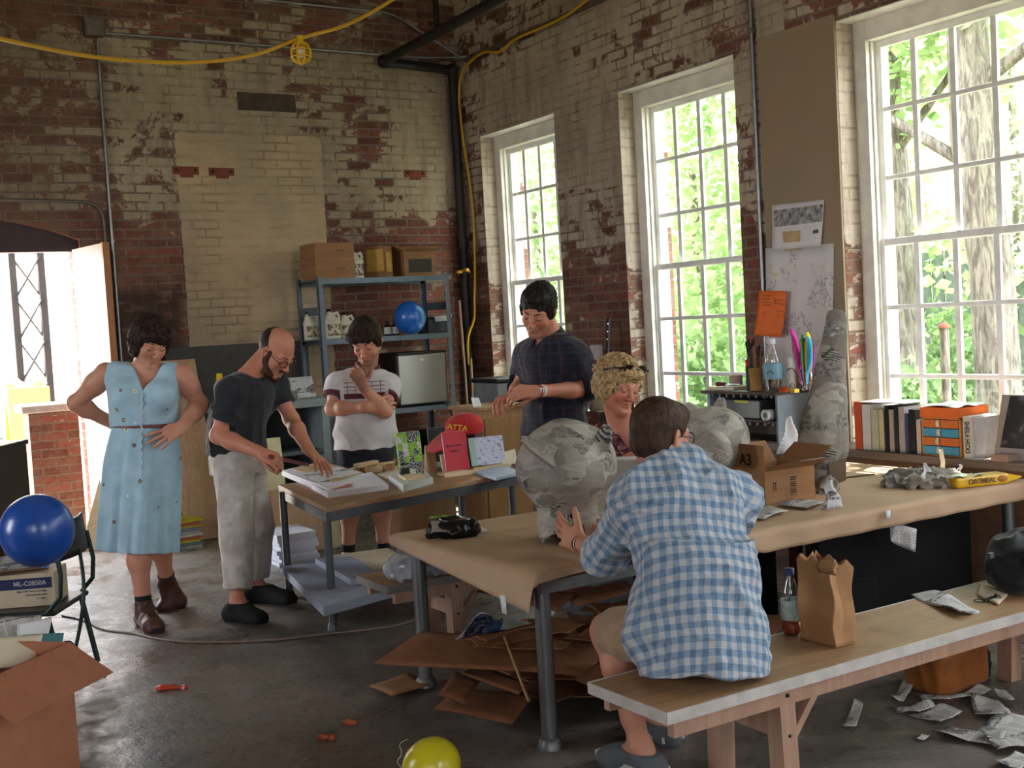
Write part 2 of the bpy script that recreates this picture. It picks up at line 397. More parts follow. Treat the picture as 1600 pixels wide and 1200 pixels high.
# glazing
g = G('window_glass'); tr = g.n('ShaderNodeBsdfTransparent'); gl = g.n('ShaderNodeBsdfGlossy'); mx = g.n('ShaderNodeMixShader'); fr = g.n('ShaderNodeLayerWeight')
tr.inputs[0].default_value = (.93, .95, .95, 1); gl.inputs['Roughness'].default_value = .02; fr.inputs[0].default_value = .5
g.nt.links.new((S(g.nt, fr.outputs[1])._m('POWER', 4.)*.45 + .03).k, mx.inputs[0]); g.nt.links.new(tr.outputs[0], mx.inputs[1]); g.nt.links.new(gl.outputs[0], mx.inputs[2]); g.nt.links.new(mx.outputs[0], g.out.inputs[0])
PANE = g.m
def make_window(n, a, b):
    root = bpy.data.objects.new('window_%d' % n, None); COL.objects.link(root); struct(root)
    root.location = (WX, (a+b)/2, WZ0); h = (b-a)/2; H = WZ1-WZ0
    m = MB(); cw = .10                                        # casing: posts, deep head board, sill
    m.box((.14, h-cw, .05), (.34, h, H)); m.box((.14, -h, .05), (.34, -h+cw, H)); m.box((.14, -h+cw, H-.135), (.34, h-cw, H))
    m.box((.02, -h, 0), (.40, h, .05)); m.box((.0, -h, H-.012), (.14, h, H-.002))
    m.box((.175, h-cw-.014, .05), (.19, h-cw, H-.135)); m.box((.175, -h+cw, .05), (.19, -h+cw+.014, H-.135))
    m.build('casing', PAINTW, root, bevel=.004)
    s0, s1, z0, z1 = -h+cw, h-cw, .05, H-.135; zm = 1.927-WZ0
    for nm, x, lo, hi in (('upper_sash', .225, zm-.02, z1), ('lower_sash', .19, z0, zm+.025)):
        s = MB(); st = .042
        s.box((x, s0, lo), (x+.035, s0+st, hi)); s.box((x, s1-st, lo), (x+.035, s1, hi)); s.box((x, s0+st, hi-st), (x+.035, s1-st, hi)); s.box((x, s0+st, lo), (x+.035, s1-st, lo+st*1.1))
        for k in (1, 2, 3):
            y = s0 + (s1-s0)*k/4; s.box((x+.006, y-.019, lo+st), (x+.029, y+.019, hi-st))
        for k in (1, 2):
            z = lo + (hi-lo)*k/3; s.box((x+.004, s0+st, z-.014), (x+.031, s1-st, z+.014))
        so_ = s.build(nm, SASHW, root, bevel=.003)
        MB().box((x+.016, s0+st, lo+st), (x+.019, s1-st, hi-st)).build('pane', PANE, so_)
    portal((WX+.42, (a+b)/2, (WZ0+WZ1)/2), (-1, 0, 0), b-a, H)
    return root
for i, (a, b) in enumerate(WINS): make_window(i+1, a, b)
for yy in (-1.8, 6.2): portal((RX0-WT, yy, 2.2), (1, 0, 0), 1.2, 2.4)
for xx in (-2.4, 3.2): portal((xx, RY0-WT, 2.5), (0, 1, 0), 1.2, 2.2)
portal((1.2, BY+WT, 1.25), (0, -1, 0), 1.8, 2.5)
# transom panel in the arch, door leaf standing open into the room
mb = MB(); yy = BY+.10
mb.prism([(DX0, 2.345)] + [(DX1, 2.345)] + [p for p in reversed(arc)], yy, yy+.06, 'xz')
mb.box((DX0, yy-.02, 2.335), (DX1, yy+.08, 2.375))
struct(mb.build('trim_1', mat('dark_brown_board', '#3a2b29', .6, var=.15)))
tp = at(160, 375, z=2.36); hx, hy_ = 2.02, BY-.02; dv = V((tp.x-hx, tp.y-hy_, 0)); dl = min(.85, dv.length); dv.normalize()
door = bpy.data.objects.new('door_1', None); COL.objects.link(door); struct(door); door.location = (hx, hy_, 0); door.rotation_euler = (0, 0, atan2(dv.y, dv.x))
MB().box((0, 0, .04), (dl-.03, .045, 2.34)).build('leaf', mat('grimy_pale_door', '#b9b3b0', .6, var=.2, scale=3), door)
MB().box((dl-.03, -.004, .04), (dl, .049, 2.345)).build('edge_strip', wood('orange_door_edge', '#8f5426', '#b0713a', .5, 2), door)
MB().ball((dl-.1, -.03, 1.0), .03, 12, 8).tube([(dl-.1, .0, 1.0), (dl-.1, -.03, 1.0)], .012, 8).build('door_handle', mat('dull_brass', '#8a7648', .4, .8), door)
# ================================================================ outside
LEAF = []
for i, (c1, c2) in enumerate((('#7f9c68', '#a3ba86'), ('#64855a', '#8fa878'), ('#97ae7a', '#bfcca0'))):
    g = G('leaf_%s' % 'abc'[i]); r = g.rnd(); o = g.tc(); n = g.noise(o, 3.5, 3)
    col = g.mix(n.st(.35, .65), c1, c2)
    d = g.n('ShaderNodeBsdfDiffuse'); t = g.n('ShaderNodeBsdfTranslucent'); m = g.n('ShaderNodeMixShader'); m.inputs[0].default_value = .45
    g.nt.links.new(col, d.inputs[0]); g.nt.links.new(g.mix(.5, col, '#bccf92'), t.inputs[0]); g.nt.links.new(d.outputs[0], m.inputs[1]); g.nt.links.new(t.outputs[0], m.inputs[2]); g.nt.links.new(m.outputs[0], g.out.inputs[0])
    LEAF.append(g.m)
g = G('tree_bark'); o = g.tc(); v = g.mapv(o, (9, 9, 1.6)); n = g.noise(v, 2.2, 6, .65, 1.0)
g.set('Base Color', g.mix(n.st(.35, .65), '#544c46', '#8f877c')); g.set('Roughness', .9); g.bump(n, .9, .03); BARK = g.m
def leaf_cloud(mb, blobs, n, size, rng, flat=.55):
    tot = sum(b[1]**2 for b in blobs)
    for c, r in blobs:
        for _ in range(int(n*r*r/tot)):
            d = V((rng.gauss(0, 1), rng.gauss(0, 1), rng.gauss(0, 1))).normalized(); p = V(c) + d*r*(rng.random()**.45)*V((1, 1, .8)).length/1.6
            s = size*rng.uniform(.6, 1.3); a = V((rng.gauss(0, 1), rng.gauss(0, 1), rng.gauss(0, .6))).normalized(); b = a.cross(V((rng.gauss(0, 1), rng.gauss(0, 1), rng.gauss(0, 1)))).normalized()
            mb.add([p, p+a*s*.45+b*s*.35, p+a*s, p+a*s*.45-b*s*.35], [(0, 1, 2, 3)], False)
def tree(name, label, base, trunk, blobs, n, size, leaf, seed, branches=(), group=None):
    rng = random.Random(seed); root = thing(name, label, 'tree', base, group=group)
    mb = MB(); mb.tube([V(p) for p, r in trunk], [r for p, r in trunk], 14)
    for pts, r in branches: mb.tube(pts, [r*(1-.7*i/(len(pts)-1)) for i in range(len(pts))], 8)
    mb.build('trunk', BARK, root)
    if blobs:
        mb = MB(); leaf_cloud(mb, blobs, n, size, rng); mb.build('foliage', leaf, root, fix=False)
    return root
struct(MB().box((-40, -40, -.5), (60, 60, -.16)).build('ground_outside', mat('dry_grass_ground', '#7d8062', .9, var=.15, scale=3)))
def loc3(px, py, x): p = at(px, py, x=x); return p
tb = loc3(1560, 600, 9.2); tb.z = -.2
tree('leaning_tree', 'thick pale-barked leaning tree trunk outside the nearest window', tb,
     [((0, 0, 0), .25), ((0, 0, 1.0), .2), ((.0, .03, 2.0), .19), ((-.05, .14, 3.2), .19), ((0, .2, 4.6), .17), ((.1, .1, 7), .12)],
     [((-.2, .9, 5.4), 1.5), ((.6, -1.2, 5.2), 1.7), ((-.4, -2.2, 4.4), 1.2), ((0, 0, 7.5), 2.6), ((.3, 1.8, 3.9), .9), ((.2, -1.4, 2.9), .7)], 9000, .15, LEAF[0], 3,
     [([(0, .15, 2.9), (-.4, 1.0, 3.6), (-.5, 1.7, 4.5)], .06), ([(0, .15, 3.6), (.2, -.9, 4.2), (.3, -1.8, 5.2)], .07), ([(0, .1, 4.2), (-.8, .2, 4.9), (-1, .9, 5.6)], .05)])
tb = loc3(1410, 560, 9.8); tb.z = -.2
tree('slender_tree', 'slimmer grey tree trunk outside, left of the leaning one', tb,
     [((0, 0, 0), .2), ((0, 0, 1.2), .16), ((.05, .02, 2.6), .15), ((0, .08, 4.2), .14), ((-.1, .1, 7), .1)],
     [((-.5, .6, 4.6), 1.1), ((0, -.8, 4.9), 1.4), ((.2, 1.6, 5.2), 1.5), ((0, 0, 7.4), 2.3), ((.4, .8, 3.0), .8), ((.5, -.5, 2.2), .55)], 8000, .15, LEAF[2], 5,
     [([(0, .05, 2.4), (-.3, .6, 3.1), (-.4, 1.2, 4.3)], .05), ([(0, .05, 3.2), (.1, -.7, 4), (.2, -1.2, 4.8)], .05)])
k = 0
for (px, py, x, hgt, rad, lf, lb) in ((1100, 560, 9.0, 3.4, 1.1, 0, 'leafy young tree outside the middle window'), (1050, 560, 11.0, 4.6, 1.5, 2, 'taller pale green tree behind the young one at the middle window'),
        (850, 560, 9.4, 3.4, 1.2, 1, 'leafy tree outside the far window by the corner'), (820, 560, 12.0, 5.0, 1.8, 2, 'tall pale tree farther back outside the far window'),
        (1290, 560, 12.5, 4.5, 1.6, 1, 'dark green tree standing back between the middle and nearest windows'), (1600, 560, 12.8, 5, 1.8, 2, 'light green tree at right, behind the leaning trunk')):
    p = loc3(px, py, x); p.z = -.2; k += 1
    tree('garden_tree', lb, p, [((0, 0, 0), .09), ((.03, .02, hgt*.4), .075), ((0, .05, hgt), .04)],
         [((0, 0, hgt*.75), rad), ((rad*.4, rad*.6, hgt*.5), rad*.75), ((-rad*.3, -rad*.7, hgt*.55), rad*.75), ((0, .2, hgt*1.15), rad*.9), ((.2, -.2, hgt*.3), rad*.55), ((0, .5, hgt*1.5), rad*.8)], 5200, .13, LEAF[lf], 20+k, group='trees outside the windows')
for (px, x, s, lb) in ((1420, 8.4, .55, 'low green bush outside the nearest window, at its left'), (1500, 10.5, .8, 'tangled bush against the fence behind the window'), (1080, 8.6, .7, 'low bush below the middle window')):
    p = loc3(px, 600, x); p.z = -.2; rng = random.Random(px)
    root = thing('garden_bush', lb, 'bush', p)
    mb = MB(); leaf_cloud(mb, [((0, 0, s*.8), s), ((.2, s*.7, s*.6), s*.7), ((0, -s*.7, s*.7), s*.75), ((0, 0, s*1.7), s*.6)], 2600, .11, rng); mb.build('foliage', LEAF[1], root, fix=False)
    mb = MB()
    for q in range(14):
        a = rng.uniform(0, 6.3); mb.tube([(0, 0, 0), (cos(a)*s*.4, sin(a)*s*.5, s*.9), (cos(a)*s*.9, sin(a)*s*1.1, s*rng.uniform(.9, 1.8))], [.012, .008, .003], 5)
    mb.build('twigs', BARK, root)
# fence and grey building across the garden
f = thing('garden_fence', 'weathered grey picket fence across the garden', 'fence', (12.2, 4, -.16))
mb = MB()
for i in range(90): mb.box((0, -6+i*.2, 0), (.025, -6+i*.2+.17, 2.3))
mb.build('pickets', mat('weathered_fence', '#66706a', .85, var=.2), f); MB().box((.03, -6, .3), (.07, 12, .4)).box((.03, -6, 1.9), (.07, 12, 2.0)).build('rails', mat('weathered_fence', '#8c8c84'), f)
tag(MB().box((0, -12, 0), (6, 14, 7)).build('garden_building', mat('far_brick', '#7d6a60', .9, var=.2), loc=(19, 2, -.16)), 'red brick building far behind the garden trees', 'building')
p = loc3(1480, 640, 7.6)
sp = thing('garden_post', 'thin brown post outside the nearest window', 'post', (p.x, p.y, -.16))
mb = MB(); mb.tube([(0, 0, 0), (0, 0, 1.5)], .035, 10); mb.build('stake', BARK, sp); MB().lathe([(.05, 0), (.045, .02), (.0, .05)], 12, (0, 0, 1.5)).build('cap', mat('rust', '#7a4a3a', .8), sp)
# beyond the doorway
struct(MB().box((-12, BY+WT, -.16), (5, 40, -.14)).build('floor_yard', mat('sunlit_concrete', '#b5aa98', .9, var=.15, scale=3)))
q = at(45, 470, y=14.0); lc = thing('lattice_column', 'dark riveted steel lattice column outside the doorway', 'column', (q.x, 14.0, -.16)); DST = mat('dark_steel', '#1f1c1f', .6, .3)
for sx in (-.15, .15): MB().box((sx-.035, -.06, 0), (sx+.035, .06, 6)).build('flange', DST, lc)
mb = MB()
for i in range(13):
    z0, z1 = i*.46, i*.46+.46; mb.bar((-.14, -.04, z0), (.14, -.04, z1), .012, .09, (0, 1, 0)); mb.bar((.14, .04, z0), (-.14, .04, z1), .012, .09, (0, 1, 0))
mb.build('lacing_bars', DST, lc)
fb = thing('factory_building', 'pale building with gridded windows across the yard, seen through the doorway', 'building', (4.5, 27, -.16)); MB().box((-9, 0, 0), (9, 5, 9)).build('wall', mat('pale_render', '#b9aaa4', .9, var=.08), fb); WG = mat('far_window_glass', '#6d7078', .3)
for i, xx in enumerate((-3.4, -1.7, 0, 1.7, 3.4)):
    for z_ in (1.2, 4.4):
        fw = MB().box((xx-.62, -.06, z_), (xx+.62, .02, z_+2.1)).build('window', mat('far_window_frame', '#cfcac8', .6), fb); mb = MB()
        for a in range(4):
            for b in range(6): mb.box((xx-.56+a*.285, -.075, z_+.07+b*.335), (xx-.56+a*.285+.24, -.058, z_+.07+b*.335+.29))
        mb.build('panes', WG, fw)
q = at(100, 640, y=10.62); MBK = MB().box((-.30, 0, 0), (.10, .28, 1.20)); pw = thing('brick_parapet', 'short brick parapet with a stone cap outside the doorway', 'parapet', (q.x, 10.55, -.16)); MBK.build('brickwork', BRR, pw); MB().box((-.36, -.05, 1.20), (.12, .33, 1.27)).build('stone_cap', mat('stone_cap', '#a9a49c', .8), pw, bevel=.01)
q = at(40, 742, w=13.0); bk_ = thing('bicycle', 'bicycle parked in the sunlit yard beyond the doorway', 'bicycle', (q.x, q.y, -.16), .35); TY = mat('black_tyre', '#1c1c1e', .8); CH = mat('bike_chrome', '#a9abad', .3, .8); BF = mat('bike_frame', '#3f5a58', .4, .3)
for cx_, lb in ((0, 'wheel'), (-1.03, 'wheel')):
    mb = MB(); mb.tube([(cx_+.33*cos(a), 0, .35+.33*sin(a)) for a in [2*pi*i/28 for i in range(28)]], .018, 8, closed=True); w_ = mb.build('wheel', TY, bk_); mb = MB(); mb.tube([(cx_+.305*cos(a), 0, .35+.305*sin(a)) for a in [2*pi*i/28 for i in range(28)]], .010, 6, closed=True)
    for i in range(12): a = 2*pi*i/12; mb.tube([(cx_, 0, .35), (cx_+.3*cos(a), 0, .35+.3*sin(a))], .002, 4)
    mb.build('rim_and_spokes', CH, w_)
mb = MB(); mb.tube([(-.06, 0, .92), (-.02, 0, .6), (0, 0, .35)], .016, 8); mb.tube([(-.07, 0, .8), (-.62, 0, .78)], .016, 8); mb.tube([(-.05, 0, .7), (-.58, 0, .33), (-.64, 0, .86)], .016, 8); mb.tube([(-.62, 0, .76), (-1.03, 0, .35), (-.58, 0, .33)], .010, 8); mb.build('frame', BF, bk_)
mb = MB(); mb.tube([(-.12, -.26, 1.0), (-.05, -.2, .98), (-.06, 0, .96), (-.05, .2, .98), (-.12, .26, 1.0)], .012, 8); mb.build('handlebar', CH, bk_); MB().ball((-.66, 0, .90), (.13, .07, .035), 14, 8).build('saddle', TY, bk_)
tq = at(48, 700, y=12.6); tp_ = thing('yellow_tarpaulin', 'yellow tarpaulin draped over a stack outside the doorway', 'tarpaulin', (tq.x+.05, 12.75, -.16)); mb = MB(); mb.sheet(lambda u, v: V(((u-.5)*.5*(1.25-.5*v), -.25*(1-v)+.06*sin(u*17)*(1-v)+.25*v, 1.45*v+.05*sin(u*9)*v)), 24, 12, .004); mb.build('sheet', mat('yellow_tarp', '#d9b53a', .5, var=.1), tp_); MB().box((-.2, .0, 0), (.2, .5, 1.35)).build('stack', mat('stacked_timber', '#8a7458', .8, stretch=(1, 1, 20)), tp_)
# ================================================================ soft shapes: distance fields meshed with surface nets
_tab = np.random.RandomState(3).rand(32, 32, 32).astype(np.float32)
def vnoise(p, f=1., seed=0):
    q = p*f + seed*7.31; i = np.floor(q).astype(np.int32); t = (q-i).astype(np.float32); t = t*t*(3-2*t)
    r = 0
    for a in (0, 1):
        wa = t[..., 0] if a else 1-t[..., 0]
        for b in (0, 1):
            wb = t[..., 1] if b else 1-t[..., 1]
            for c in (0, 1):
                wc = t[..., 2] if c else 1-t[..., 2]
                r = r + wa*wb*wc*_tab[(i[..., 0]+a) & 31, (i[..., 1]+b) & 31, (i[..., 2]+c) & 31]
    return r
def folds(p, f=9., seed=0, stretch=(1, 1, 1)):
    """cloth creases: narrow ridges of a warped noise, about -1..1"""
    q = p*np.array(stretch, np.float32)
    wv = np.stack([vnoise(q, f*.6, seed+1), vnoise(q, f*.6, seed+2), vnoise(q, f*.6, seed+3)], -1)
    n = vnoise(q + wv*(.9/f), f, seed)
    return 1 - np.abs(n-.5)*5
A3 = lambda v: np.array([v[0], v[1], v[2]], np.float32)
class Sdf:
    def __init__(s, k=.02): s.P, s.k, s.post = [], k, []
    def _p(s, fn, lo, hi, k, op): s.P.append((fn, np.array(lo, np.float32), np.array(hi, np.float32), s.k if k is None else k, op)); return s
    def rc(s, a, b, ra, rb=None, k=None, op='u', flat=None):
        """tapering limb a->b; flat=(axis, factor) squashes it along axis"""
        a, b = A3(a), A3(b); rb = ra if rb is None else rb; ba = b-a; L2 = max(1e-9, float(ba @ ba)); m = max(ra, rb)
        if flat: ax = A3(V(flat[0]).normalized()); fk = 1/flat[1]-1
        def fn(p):
            q = p-a
            t = np.clip((q @ ba)/L2, 0, 1); e = q - t[..., None]*ba
            if flat: e = e + (e @ ax)[..., None]*ax*fk
            d = np.sqrt((e*e).sum(-1)) - (ra+(rb-ra)*t)
            return d*(flat[1]**.5) if flat and flat[1] < 1 else d
        return s._p(fn, np.minimum(a, b)-m, np.maximum(a, b)+m, k, op)
    def path(s, pts, rs, k=None, flat=None):
        for i in range(len(pts)-1): s.rc(pts[i], pts[i+1], rs[i], rs[i+1], k, flat=flat)
        return s
    def el(s, c, r, R=None, k=None, op='u'):
        c = A3(c); r = np.array(r if not isinstance(r, (int, float)) else (r,)*3, np.float32); Rm = np.eye(3, dtype=np.float32) if R is None else np.array([A3(x) for x in R], np.float32)
        def fn(p):
            q = ((p-c) @ Rm.T)/r; k0 = np.sqrt((q*q).sum(-1)); q2 = q/r; k1 = np.sqrt((q2*q2).sum(-1))
            return k0*(k0-1)/np.maximum(k1, 1e-6)
        m = float(r.max()); return s._p(fn, c-m, c+m, k, op)
    def loft(s, A, B, L, st, k=None, op='u', mod=None, cap=True):
        """ellipse sections from A to B; L = sideways axis; st rows: t, a(side), b(front-back), off_side, off_front, exponent-free"""
        A, B = A3(A), A3(B); ax = B-A; H = float(np.linalg.norm(ax)); ax = ax/H; L = A3(L); L = L-ax*(L@ax); L /= np.linalg.norm(L); Fv = np.cross(ax, L)
        T = np.array([r[0] for r in st]); cols = [np.array([r[i] if len(r) > i else 0. for r in st]) for i in (1, 2, 3, 4)]
        tt = np.linspace(0, 1, 65)
        def smooth(c):
            y = np.interp(tt, T, c)
            for _ in range(6): y[1:-1] = (y[:-2]+2*y[1:-1]+y[2:])/4
            return y
        cols = [smooth(c) for c in cols]
        def fn(p):
            q = p-A; t = (q @ ax)/H; tc = np.clip(t, 0, 1)
            a, b, ox, oy = [np.interp(tc, tt, c) for c in cols]
            x = q @ L - ox; y = q @ Fv - oy
            if mod is not None: f = mod(tc, np.arctan2(y, x)); a = a*f; b = b*f
            k0 = np.sqrt((x/a)**2+(y/b)**2); k1 = np.sqrt((x/a**2)**2+(y/b**2)**2)
            d = k0*(k0-1)/np.maximum(k1, 1e-5)
            if cap: d = np.maximum(d, np.abs(t-.5)*H-H*.5)
            else:
                e = np.maximum(np.abs(t-.5)*H-H*.5, 0); d = np.where(e > 0, np.sqrt(np.maximum(d, 0)**2+e**2), d)
            return d.astype(np.float32)
        m = max(cols[0].max(), cols[1].max())*1.3 + max(np.abs(cols[2]).max(), np.abs(cols[3]).max())
        return s._p(fn, np.minimum(A, B)-m, np.maximum(A, B)+m, k, op)
    def box(s, c, half, R=None, rnd=.01, k=None, op='u'):
        c = A3(c); hf = np.array(half, np.float32); Rm = np.eye(3, dtype=np.float32) if R is None else np.array([A3(x) for x in R], np.float32)
        def fn(p):
            q = np.abs((p-c) @ Rm.T) - hf + rnd
            return np.sqrt((np.maximum(q, 0)**2).sum(-1)) + np.minimum(q.max(-1), 0) - rnd
        m = float(np.linalg.norm(hf)); return s._p(fn, c-m, c+m, k, op)
    def cut(s, o, n):
        """keep only the side that n points away from"""
        o, n = A3(o), A3(V(n).normalized())
        return s._p(lambda p: (p-o) @ n, (-1e3,)*3, (1e3,)*3, 0, 'i')
    def disp(s, fn): s.post.append(fn); return s
    def eval(s, B):
        """B: (blocks, n, 3)"""
        d = np.full(B.shape[:2], .6, np.float32); lo, hi = B.min(1), B.max(1)
        for fn, l, h, k, op in s.P:
            m = .03 + k
            sel = np.nonzero(((lo < h+m) & (hi > l-m)).all(1))[0]
            if not len(sel): continue
            for ch in np.array_split(sel, max(1, len(sel)//400)):
                q = fn(B[ch]).astype(np.float32); c = d[ch]
                if op == 'u':
                    if k > 0:
                        hh = np.clip(.5+.5*(c-q)/k, 0, 1); c = c+(q-c)*hh - k*hh*(1-hh)
                    else: c = np.minimum(c, q)
                elif op == 's':
                    if k > 0:
                        hh = np.clip(.5-.5*(c+q)/k, 0, 1); c = c+(-q-c)*hh + k*hh*(1-hh)
                    else: c = np.maximum(c, -q)
                else: c = np.maximum(c, q)
                d[ch] = c
        for fn in s.post:
            near = np.nonzero((np.abs(d) < .05).any(1))[0]
            for ch in np.array_split(near, max(1, len(near)//400)): d[ch] = d[ch] + fn(B[ch])
        return d
    def mesh(s, h):
        us = [p for p in s.P if p[4] == 'u']
        lo = np.min([p[1] for p in us], 0)-.03; hi = np.max([p[2] for p in us], 0)+.03
        NB = 8; nb = np.ceil((hi-lo)/(h*NB)).astype(int)+1
        bi = np.stack(np.meshgrid(*[np.arange(n) for n in nb], indexing='ij'), -1).reshape(-1, 3)
        cen = (lo + (bi+.5)*NB*h).astype(np.float32)
        post, s.post = s.post, []
        dc = s.eval(cen[:, None, :])[:, 0] if len(cen) < 4e5 else None; s.post = post
        act = np.abs(dc) < NB*h*1.05+.03
        # a coarse value at the centre decides the sign of the blocks that are skipped
        vol = np.repeat(np.repeat(np.repeat(np.where(dc < 0, -1, 1).astype(np.float32).reshape(nb), NB, 0), NB, 1), NB, 2)
        loc = np.stack(np.meshgrid(*[np.arange(NB)]*3, indexing='ij'), -1).reshape(-1, 3)
        ab = bi[act]; gi = ab[:, None, :]*NB + loc[None]
        d = s.eval((lo + gi*h).astype(np.float32))
        vol[gi[..., 0], gi[..., 1], gi[..., 2]] = d
        sg = vol < 0; n0, n1, n2 = vol.shape
        cs = np.zeros((n0-1, n1-1, n2-1), np.uint8)
        for a in (0, 1):
            for b in (0, 1):
                for c in (0, 1): cs += sg[a:n0-1+a, b:n1-1+b, c:n2-1+c]
        ci = np.argwhere((cs > 0) & (cs < 8)); idm = np.full(cs.shape, -1, np.int32); idm[tuple(ci.T)] = np.arange(len(ci))
        acc = np.zeros((len(ci), 3)); cnt = np.zeros(len(ci))
        for ax in range(3):
            o1, o2 = [i for i in range(3) if i != ax]
            for a in (0, 1):
                for b in (0, 1):
                    p0 = ci.copy(); p0[:, o1] += a; p0[:, o2] += b; p1 = p0.copy(); p1[:, ax] += 1
                    v0, v1 = vol[tuple(p0.T)], vol[tuple(p1.T)]; m = (v0 < 0) != (v1 < 0)
                    t = v0[m]/(v0[m]-v1[m]); q = p0[m].astype(float); q[:, ax] += t; acc[m] += q; cnt[m] += 1
        vs = lo + acc/cnt[:, None]*h
        fs = []
        for ax in range(3):
            o1, o2 = [(1, 2), (2, 0), (0, 1)][ax]
            sl0 = [slice(None)]*3; sl1 = [slice(None)]*3; sl0[ax] = slice(0, -1); sl1[ax] = slice(1, None)
            e = np.argwhere(sg[tuple(sl0)] != sg[tuple(sl1)]); e = e[(e[:, o1] > 0) & (e[:, o2] > 0) & (e[:, o1] < vol.shape[o1]-1) & (e[:, o2] < vol.shape[o2]-1)]
            def idx(a, b):
                q = e.copy(); q[:, o1] -= a; q[:, o2] -= b; return idm[tuple(q.T)]
            f = np.stack([idx(1, 1), idx(0, 1), idx(0, 0), idx(1, 0)], 1); inside = sg[tuple(e.T)]
            f[~inside] = f[~inside][:, ::-1]; fs.append(f)
        F = np.concatenate(fs); F = F[(F >= 0).all(1)]
        return vs, F
QV = 1.0
def sobj(name, sdf, h, m, parent, relax=1, attrs=None, origin=None):
    """mesh a field and link it under parent (verts are in the world; parent sits at origin without rotation)"""
    vs, F = sdf.mesh(h*QV)
    if relax:
        E = np.concatenate([F[:, [0, 1]], F[:, [1, 2]], F[:, [2, 3]], F[:, [3, 0]]])
        for _ in range(relax):
            a = np.zeros_like(vs); c = np.zeros(len(vs)); np.add.at(a, E[:, 0], vs[E[:, 1]]); np.add.at(a, E[:, 1], vs[E[:, 0]]); np.add.at(c, E[:, 0], 1); np.add.at(c, E[:, 1], 1)
            vs = vs*.5 + a/np.maximum(c, 1)[:, None]*.5
    W = vs.copy()
    if origin is None: origin = parent.location if parent else (0, 0, 0)
    vs = vs - np.array(origin)
    me = bpy.data.meshes.new(name); me.vertices.add(len(vs)); me.vertices.foreach_set('co', vs.astype(np.float32).ravel())
    me.loops.add(len(F)*4); me.loops.foreach_set('vertex_index', F.astype(np.int32).ravel()); me.polygons.add(len(F))
    me.polygons.foreach_set('loop_start', np.arange(0, len(F)*4, 4, dtype=np.int32)); me.polygons.foreach_set('loop_total', np.full(len(F), 4, np.int32))
    me.update(calc_edges=True); me.validate(); me.polygons.foreach_set('use_smooth', [True]*len(me.polygons))
    for nm, fn in (attrs or {}).items():
        val = fn(W).astype(np.float32)
        if val.ndim == 2 and val.shape[1] == 2: val = np.concatenate([val, np.zeros((len(val), 1), np.float32)], 1)
        at_ = me.attributes.new(nm, 'FLOAT' if val.ndim == 1 else 'FLOAT_VECTOR', 'POINT')
        at_.data.foreach_set('value' if val.ndim == 1 else 'vector', val.ravel())
    for x in (m if isinstance(m, (list, tuple)) else [m]): me.materials.append(x)
    o = bpy.data.objects.new(name, me); COL.objects.link(o); o.parent = parent
    return o
# ================================================================ the human figure
PS = 1.07                      # everybody is drawn on the same scale as the room
def skin_mat(name, base, red, dark='#5a3a30'):
    g = G(name); o = g.tc(); n = g.noise(o, 9, 4)
    c = g.mix(n.st(.3, .7)*.35, base, red)
    c = g.mix(S(g.nt, g.attr('flush')), c, red)
    c = g.mix(S(g.nt, g.attr('stubble')), c, dark)
    g.set('Base Color', c); g.set('Roughness', .5); g.set('Subsurface Weight', .08); g.b.inputs['Subsurface Scale'].default_value = .01
    g.b.inputs['Subsurface Radius'].default_value = (.012, .005, .003); g.set('Specular IOR Level', .35)
    g.bump(g.noise(o, 160, 2), .06, .002); return g.m
def hair_mat(name, a, b):
    g = G(name); o = g.tc(); n = g.noise(g.mapv(o, (1, 1, .35)), 70, 5, .6, .4); m = g.noise(o, 12, 3)
    g.set('Base Color', g.mix(n.st(.3, .7), a, b)); g.set('Roughness', .6); g.set('Specular IOR Level', .2); g.bump(n + m*.5, .7, .006); return g.m
def cloth(name, col, var=.08, weave=600, rough=.85):
    if name in _mats: return _mats[name]
    g = G(name); o = g.tc(); n = g.noise(o, 11, 5); c = lin(col)
    mx = g.mix(n.st(.3, .7), tuple(x**(1/2.2)*(1-var) for x in c), tuple(min(1, x**(1/2.2)*(1+var)) for x in c))
    g.set('Base Color', mx); g.set('Roughness', rough); g.set('Specular IOR Level', .2); g.set('Sheen Weight', .15); g.bump(g.noise(o, weave, 2)*.6 + g.noise(o, 90, 3)*.4, .15, .002)
    _mats[name] = g.m; return g.m
def face_dir(yaw, pitch):
    """yaw 0 looks at the camera, + turns to picture right; pitch + looks down"""
    y, p = radians(yaw), radians(pitch); back = V((-CF.x, -CF.y, 0)).normalized(); rt = V((CR.x, CR.y, 0)).normalized()
    h = back*cos(y) + rt*sin(y); return (h*cos(p) - V((0, 0, 1))*sin(p)).normalized()
